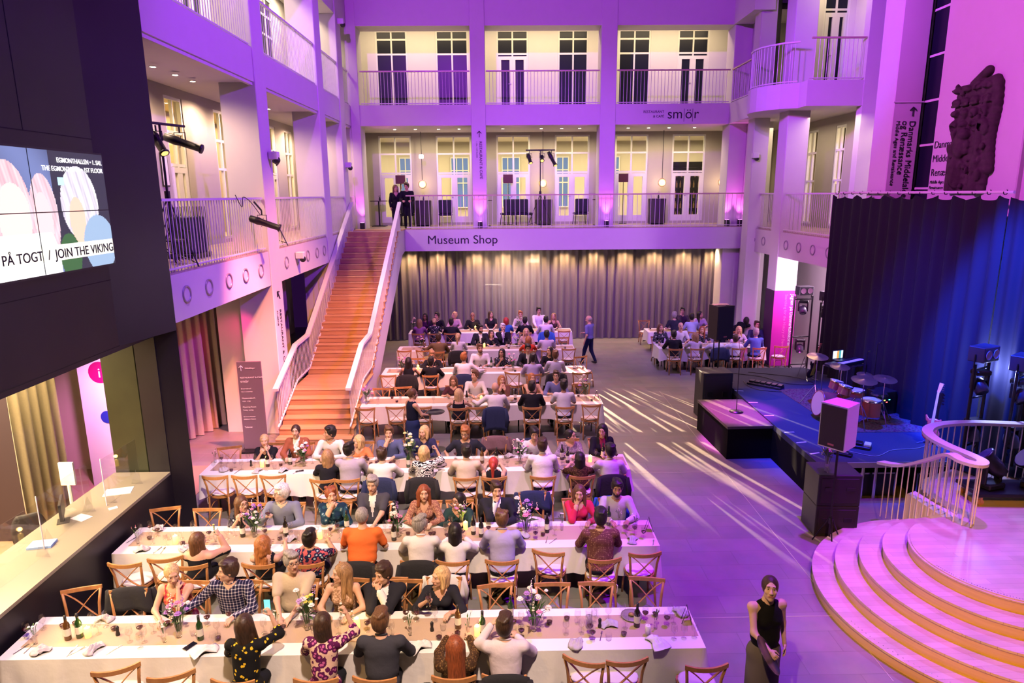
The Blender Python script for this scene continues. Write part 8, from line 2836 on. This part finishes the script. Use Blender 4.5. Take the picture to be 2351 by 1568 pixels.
def mk_napkin(m, seed, s_=1.0):
    rng = random.Random(seed)
    n = 12
    V, F = [], []
    for i in range(n + 1):
        for j in range(n + 1):
            u, v = i / n - 0.5, j / n - 0.5
            z = 0.012 + 0.055 * abs(math.sin(9 * u + 3 * v + rng.random() * 0.1 + seed)) * (1 - 2 * abs(v)) + 0.03 * math.sin(11 * v + seed) ** 2 * (1 - 2 * abs(u))
            V.append((u * 0.13 * s_ * (1 + 0.3 * math.sin(5 * v + seed)), v * 0.19 * s_ * (1 + 0.2 * math.cos(4 * u)), max(0.004, z)))
    for i in range(n):
        for j in range(n):
            a = i * (n + 1) + j
            F.append((a, a + n + 1, a + n + 2, a + 1))
    o = np_mesh('linen_napkin', V, F, [m])
    so = o.modifiers.new('thick', 'SOLIDIFY')
    so.thickness = 0.004
    so.offset = -1
    PROTO.append(o)
    return o


naps = [mk_napkin(NAPK, 1), mk_napkin(NAPK, 2.5), mk_napkin(NAPW, 4, 1.35), mk_napkin(NAPK, 5.2)]
knife = proto('table_knife', 'cutlery')
MB().bbox(-0.006, 0.006, -0.1, -0.01, 0.001, 0.006, b=0.002).build('handle', CHROME, knife)
MB().prism([(-0.006, -0.01), (0.008, -0.01), (0.008, 0.09), (0.0, 0.11), (-0.006, 0.09)], 0.002, 0.004).build('blade', CHROME, knife)
fork = proto('table_fork', 'cutlery')
MB().bbox(-0.005, 0.005, -0.1, 0.03, 0.001, 0.005, b=0.002).build('handle', CHROME, fork)
MB().box(-0.010, 0.010, 0.03, 0.05, 0.002, 0.005).box(-0.010, -0.006, 0.05, 0.09, 0.002, 0.005).box(-0.002, 0.002, 0.05, 0.09, 0.002, 0.005).box(0.006, 0.010, 0.05, 0.09, 0.002, 0.005).build('tines', CHROME, fork)
phone = proto('smartphone', 'phone')
MB().bbox(-0.036, 0.036, -0.075, 0.075, 0, 0.009, b=0.003).build('body', BLACKM, phone)
MB().box(-0.032, 0.032, -0.069, 0.069, 0.009, 0.0095).build('screen', mat('dark_phone_screen', (0.01, 0.01, 0.02), 0.05), phone)
frame = proto('menu_holder', 'menu holder')
for s_ in (-1, 1):
    MB().tube([(s_ * 0.05, -0.06, 0.003), (s_ * 0.05, 0.0, 0.20), (s_ * 0.05, 0.06, 0.003)], 0.005, 6).build('side_frame', BLACKM, frame)
MB().tube([(-0.05, 0, 0.2), (0.05, 0, 0.2)], 0.005, 6).build('top_bar', BLACKM, frame)
MB().add([(-0.048, -0.056, 0.012), (0.048, -0.056, 0.012), (0.048, -0.006, 0.185), (-0.048, -0.006, 0.185)], [(0, 1, 2, 3)]).build('menu_card', mat('kraft_card', (0.5, 0.36, 0.25), 0.7), frame)
plate = proto('dinner_plate', 'plate')
MB().lathe([(0.0, 0.003), (0.08, 0.003), (0.13, 0.016), (0.13, 0.02), (0.08, 0.009), (0.0, 0.008)], 24, cap=False).build('plate_disc', mat('dark_stoneware', (0.25, 0.2, 0.2), 0.4), plate, smooth=True)
MB().lathe([(0.0, 0.012), (0.04, 0.03), (0.0, 0.045)], 10, cap=False).build('food', mat('leftover_food', (0.4, 0.25, 0.08), 0.7), plate, smooth=True)

rng = random.Random(12)


def tk_of(y):
    return min(TAB, key=lambda k: abs((TAB[k][2] + TAB[k][3]) / 2 - y) + (0 if k < 8 else 50))


def put(pr_, px, py, what, cat, rz=0.0, sc=1.0, tk=None):
    p = at(px, py, z=TT)
    k = tk or tk_of(p[1])
    x0, x1, y0, y1 = TAB[k]
    x, y = max(x0 + 0.08, min(x1 - 0.06, p[0])), max(y0 + 0.08, min(y1 - 0.08, p[1]))
    return place(pr_, x, y, k, what, cat, rz, sc)


for px, py, b in [(157, 1468, 'a'), (184, 1463, 'g'), (461, 1468, 'g'), (1052, 1442, 'a'), (1108, 1457, 'g'), (1172, 1420, 'g'), (1462, 1438, 'd'), (558, 1232, 'd'), (657, 1230, 'd'), (905, 1240, 'd'), (1087, 1226, 'd'), (1105, 1232, 'd'), (1256, 1222, 'd'), (797, 1215, 'g'), (1397, 1205, 'g'),
                  (615, 1071, 'd'), (667, 1066, 'd'), (938, 1072, 'g'), (1107, 1063, 'a'), (1140, 1062, 'd'), (1290, 1055, 'd'), (1303, 1062, 'd'), (1384, 1052, 'd'), (1072, 925, 'd'), (1183, 918, 'd'), (1296, 915, 'd'), (1128, 843, 'g'), (1220, 850, 'd'), (1168, 800, 'd'), (1045, 795, 'd')]:
    put({'a': b_amber, 'g': b_green, 'd': b_dark}[b], px, py, {'a': 'amber wine bottle', 'g': 'green wine bottle', 'd': 'dark wine bottle'}[b], 'bottle', rng.uniform(0, 6))
CAND = [(203, 1462), (1096, 1458), (404, 1247), (735, 1236), (1069, 1215), (602, 1072), (1355, 1060), (1105, 920), (960, 848), (1112, 797), (1093, 748), (820, 1440)]
for px, py in CAND:
    o = put(candle, px, py, 'lit yellow pillar candle', 'candle')
    lamp('POINT', (o.location.x, o.location.y, o.location.z + 0.2), (1, 0.55, 0.15), 2.2, radius=0.03, name='candle_light')
put(candle_off, 1487, 1457, 'unlit white pillar candle', 'candle')
for px, py in [(271, 1458), (992, 1448), (1377, 1440), (1103, 1232), (577, 1070), (1000, 1066)]:
    put(mill, px, py, 'black pepper mill', 'pepper mill')
put(carafe, 1352, 1440, 'tall clear water carafe', 'carafe')
put(carafe, 1262, 1215, 'clear water carafe', 'carafe')
put(phone, 436, 1484, 'black smartphone lying on the cloth', 'phone', -0.5)
put(phone, 688, 1082, 'dark smartphone lying on the cloth', 'phone', -1.2)
for px, py, rz in [(1576, 1428, 1.4), (1492, 1218, 1.5), (1370, 915, 1.4)]:
    put(frame, px, py, 'black A-shaped menu holder', 'menu holder', rz)
for i, (px, py) in enumerate([(95, 1497), (215, 1493), (470, 1497), (1325, 1490), (1510, 1482), (962, 1487), (1562, 1408), (1397, 1436), (326, 1264), (422, 1262), (668, 1240), (1452, 1243), (514, 1080), (590, 1083), (650, 1082), (1170, 1045), (365, 1215), (250, 1415), (1200, 1232), (1130, 915), (1320, 845)]):
    put(naps[2] if i in (2, 5, 4) else naps[i % 2 * 3 if i % 3 else 1], px, py, 'crumpled linen napkin', 'napkin', rng.uniform(-1.5, 1.5))
for px, py in [(50, 1490), (68, 1488), (165, 1495), (180, 1494), (262, 1492), (300, 1240), (355, 1270), (370, 1268), (1255, 1240), (1270, 1242), (1440, 1232), (1500, 1245), (545, 1083), (680, 1085), (1380, 1460)]:
    put(knife if px % 2 else fork, px, py, 'steel table knife' if px % 2 else 'steel table fork', 'cutlery', rng.uniform(-0.7, 0.3))
for px, py in [(1010, 1068), (1215, 1072), (1300, 1082), (1175, 922), (1100, 860), (1450, 1415)]:
    put(plate, px, py, 'dark dinner plate with leftovers', 'plate')


def vase(label, x, y, z, s_, seed, pal, n=16, gh=0.2, gr=0.045, m=None, cat='vase'):
    t = thing('flower_vase', label, cat, (x, y, z))
    MB().lathe([(0.0, 0.0), (gr * 0.7, 0.0), (gr * 0.8, gh * 0.4), (gr * 0.7, gh * 0.75), (gr * 1.1, gh)], 14, cap=False).build('glass_vase', m or GLS, t, smooth=True)
    bouquet(t, gh, random.Random(seed), s_, n, pal)
    return t


MIX = [(0.85, 0.75, 0.72), (0.78, 0.22, 0.42), (0.38, 0.16, 0.55), (0.9, 0.72, 0.6)]
YEL = [(0.85, 0.7, 0.12), (0.45, 0.25, 0.6), (0.85, 0.8, 0.8)]
GRE = [(0.55, 0.6, 0.25), (0.9, 0.85, 0.7), (0.7, 0.5, 0.5)]
for i, (px, py, s_, pal, lab) in enumerate([(412, 1462, 1.25, MIX, 'vase of lilies and purple flowers before the orange floral dress'), (706, 1445, 1.2, YEL, 'vase of yellow and purple flowers before the beige shirt'), (1226, 1448, 1.35, MIX, 'tall vase of pink and white flowers right of the front table middle'),
                                              (585, 1232, 1.25, MIX, 'vase of pink lilies before the black and white floral blouse'), (915, 1232, 1.2, MIX, 'vase of pink flowers beside the man in dark vest'), (1207, 1225, 1.4, MIX, 'large vase of purple and white flowers before the navy coat'), (1062, 1200, 0.8, MIX, 'small dark bunch of flowers before the young man'),
                                              (698, 1070, 1.2, MIX, 'vase of white and pink flowers before the rust jacket'), (945, 1050, 1.4, GRE, 'big green and cream bouquet before the blond bob'), (1195, 1064, 1.2, MIX, 'vase of pink and cream flowers at the third table right of middle'), (835, 928, 1.3, MIX, 'bouquet beside the stair foot on the fourth table'), (1345, 912, 1.4, MIX, 'bouquet at the right end of the fourth table'),
                                              (1178, 850, 1.3, MIX, 'bouquet in the middle of the fifth table'), (924, 855, 1.1, MIX, 'bouquet at the left end of the fifth table'), (1187, 797, 1.3, GRE, 'pale bouquet on the sixth table'), (968, 800, 1.1, MIX, 'dark bouquet at the left of the sixth table'), (952, 752, 1.3, MIX, 'bouquet at the left end of the last table'), (1192, 748, 1.1, GRE, 'bouquet at the right of the last table')]):
    p = at(px, py, z=TT)
    k = tk_of(p[1])
    x0, x1, y0, y1 = TAB[k]
    LAND.append((p[0], p[1], k, lab.split(' before ')[0].split(' at ')[0].split(' right of')[0].split(' on ')[0]))
    vase(lab, max(x0 + 0.12, min(x1 - 0.1, p[0])), max(y0 + 0.15, min(y1 - 0.15, p[1])), TT + 0.001, s_, i, pal, 18 if py > 1000 else 12)
vase('tall glass vase of white and pink lilies on the subwoofer stack', 5.52, 10.66, 1.134, 1.3, 77, MIX, 16, 0.28, 0.05)
BUD = [(82, 1478, 'pink bud vase at the left end of the front table'), (378, 1474, 'bud vase left of the dark phone'), (636, 1442, 'slim bud vase behind the yellow floral dress'), (803, 1452, 'bud vase left of the charcoal blazer'), (942, 1458, 'dark bud vase right of the charcoal blazer'), (1074, 1460, 'slim bud vase left of the lit candle'), (1505, 1443, 'white bud vase beside the unlit candle'),
       (317, 1248, 'pink bud vase at the left end of the second table'), (496, 1243, 'yellow bud vase right of the off-shoulder top'), (1290, 1217, 'white bud vase before the red blazer'), (1421, 1205, 'white bud vase before the bearded man'), (492, 1062, 'pink bud vase at the left end of the third table'), (785, 1432, 'tiny pink bud vase behind the long ponytail'), (1460, 1215, 'bud vase near the right end menu holder')]
for i, (px, py, lab) in enumerate(BUD):
    p = at(px, py, z=TT)
    k = tk_of(p[1])
    x0, x1, y0, y1 = TAB[k]
    LAND.append((p[0], p[1], k, lab.split(' at ')[0].split(' before ')[0]))
    vase(lab, max(x0 + 0.06, min(x1 - 0.06, p[0])), max(y0 + 0.08, min(y1 - 0.08, p[1])), TT + 0.001, 0.55, 40 + i, [MIX[1 if 'pink' in lab else 0], YEL[0] if 'yellow' in lab else MIX[0]], 3, 0.17, 0.03, GLASS)

# glasses before each guest and at empty places
spots = [(s_[0], s_[1], s_[2], s_[3], s_[4]) for s_ in SEATED]
for (x, y, rz, lab) in EMPTY:
    k = min(TAB, key=lambda q: abs((TAB[q][2] + TAB[q][3]) / 2 - y) + (0 if (q < 8) == (x < 4) else 50))
    spots.append((x, y, k, 'n' if y < TAB[k][2] else 'f', None))
taken = [(o.location.x, o.location.y) for (o, *_) in ITEMS] + [(o.location.x, o.location.y) for o in sc.objects if o.parent is None and o.name.startswith('flower_vase')]


def free(x, y, r=0.10):
    return all((x - a) ** 2 + (y - b) ** 2 > r * r for a, b in taken)


for (x, y, k, sd, desc) in spots:
    x0, x1, y0, y1 = TAB[k]
    e = y0 if sd == 'n' else y1
    sg = 1 if sd == 'n' else -1
    num = (3 if k <= 3 else 2) + (1 if (desc is None and k <= 3) else 0)
    done = 0
    for tr in range(14):
        if done >= num:
            break
        gx, gy = x + rng.uniform(-0.28, 0.28), e + sg * rng.uniform(0.15, 0.40)
        if not (x0 + 0.06 < gx < x1 - 0.06) or not free(gx, gy):
            continue
        taken.append((gx, gy))
        r_ = rng.random()
        pr_, nm = (g_empty, 'stemmed wine glass') if r_ < 0.45 else ((g_wine, 'wine glass with red wine') if r_ < 0.65 else ((t_dark, 'tumbler with dark drink') if r_ < 0.85 else (t_clear, 'clear water tumbler')))
        o = place(pr_, gx, gy, k, nm, 'glass', 0)
        o['spot'] = desc or ''
        done += 1
# the glass held by the white-haired man and by the blonde, and the phone held up
for (x, y, tk, sd, desc, o, wr) in SEATED:
    if 'holding' in desc and 'wine' in desc:
        s_ = [q for q in (-1, 1) if wr[q][0][2] > 0.93]
        if s_:
            W_, d = wr[s_[0]]
            p = world(o, W_ + d * 0.085 + np.array([0, 0.03, -0.07]))
            g = copy_tree(g_wine)
            g.location = p
            tag(g, 'glass of red wine in the hand of the ' + desc.split(' holding')[0].split(' in ')[0], 'glass')
    if desc == 'woman in black dress with yellow flowers':
        W_, d = wr[1]
        p = world(o, W_ + d * 0.11 + np.array([0.0, 0.02, 0.0]))
        ph = thing('smartphone', 'phone with lit screen held up by the woman in yellow flowers', 'phone', p)
        MB().bbox(-0.038, 0.038, 0.0, 0.009, -0.075, 0.075, b=0.003).build('body', BLACKM, ph)
        MB().box(-0.034, 0.034, -0.001, 0.0, -0.07, 0.07).build('screen', mat('phone_screen_green', (0.1, 0.6, 0.5), 0.3, emit=(0.15, 0.8, 0.7), estr=1.6), ph)
for t in PROTO:
    for c in list(t.children):
        bpy.data.objects.remove(c)
    bpy.data.objects.remove(t)
# labels that single each thing out: by the nearest guest, then by order from the left
byk = {}
for (o, desc, tk, x, y) in ITEMS:
    near = nearest(x, y, tk)
    byk.setdefault((desc, near, tk), []).append((x, o))
NUMW = ['left', 'middle', 'right']
for (desc, near, tk), L in byk.items():
    L.sort(key=lambda q: q[0])
    n = len(L)
    for i, (x, o) in enumerate(L):
        pos = '' if n == 1 else ({2: ['left ', 'right ']}.get(n, ['first ', 'second ', 'third ', 'fourth ', 'fifth ', 'sixth ', 'seventh ', 'eighth ', 'ninth ', 'tenth ', 'eleventh ', 'twelfth '])[min(i, 11)])
        nn = near.split(' seen from')[0]
        lab = pos + desc + ' by the ' + nn
        if len(lab.split()) + 3 <= 16:
            lab += ' at ' + TNAME[tk]
        o['label'] = ' '.join(lab.split()[:16])
        if 'spot' in o:
            del o['spot']
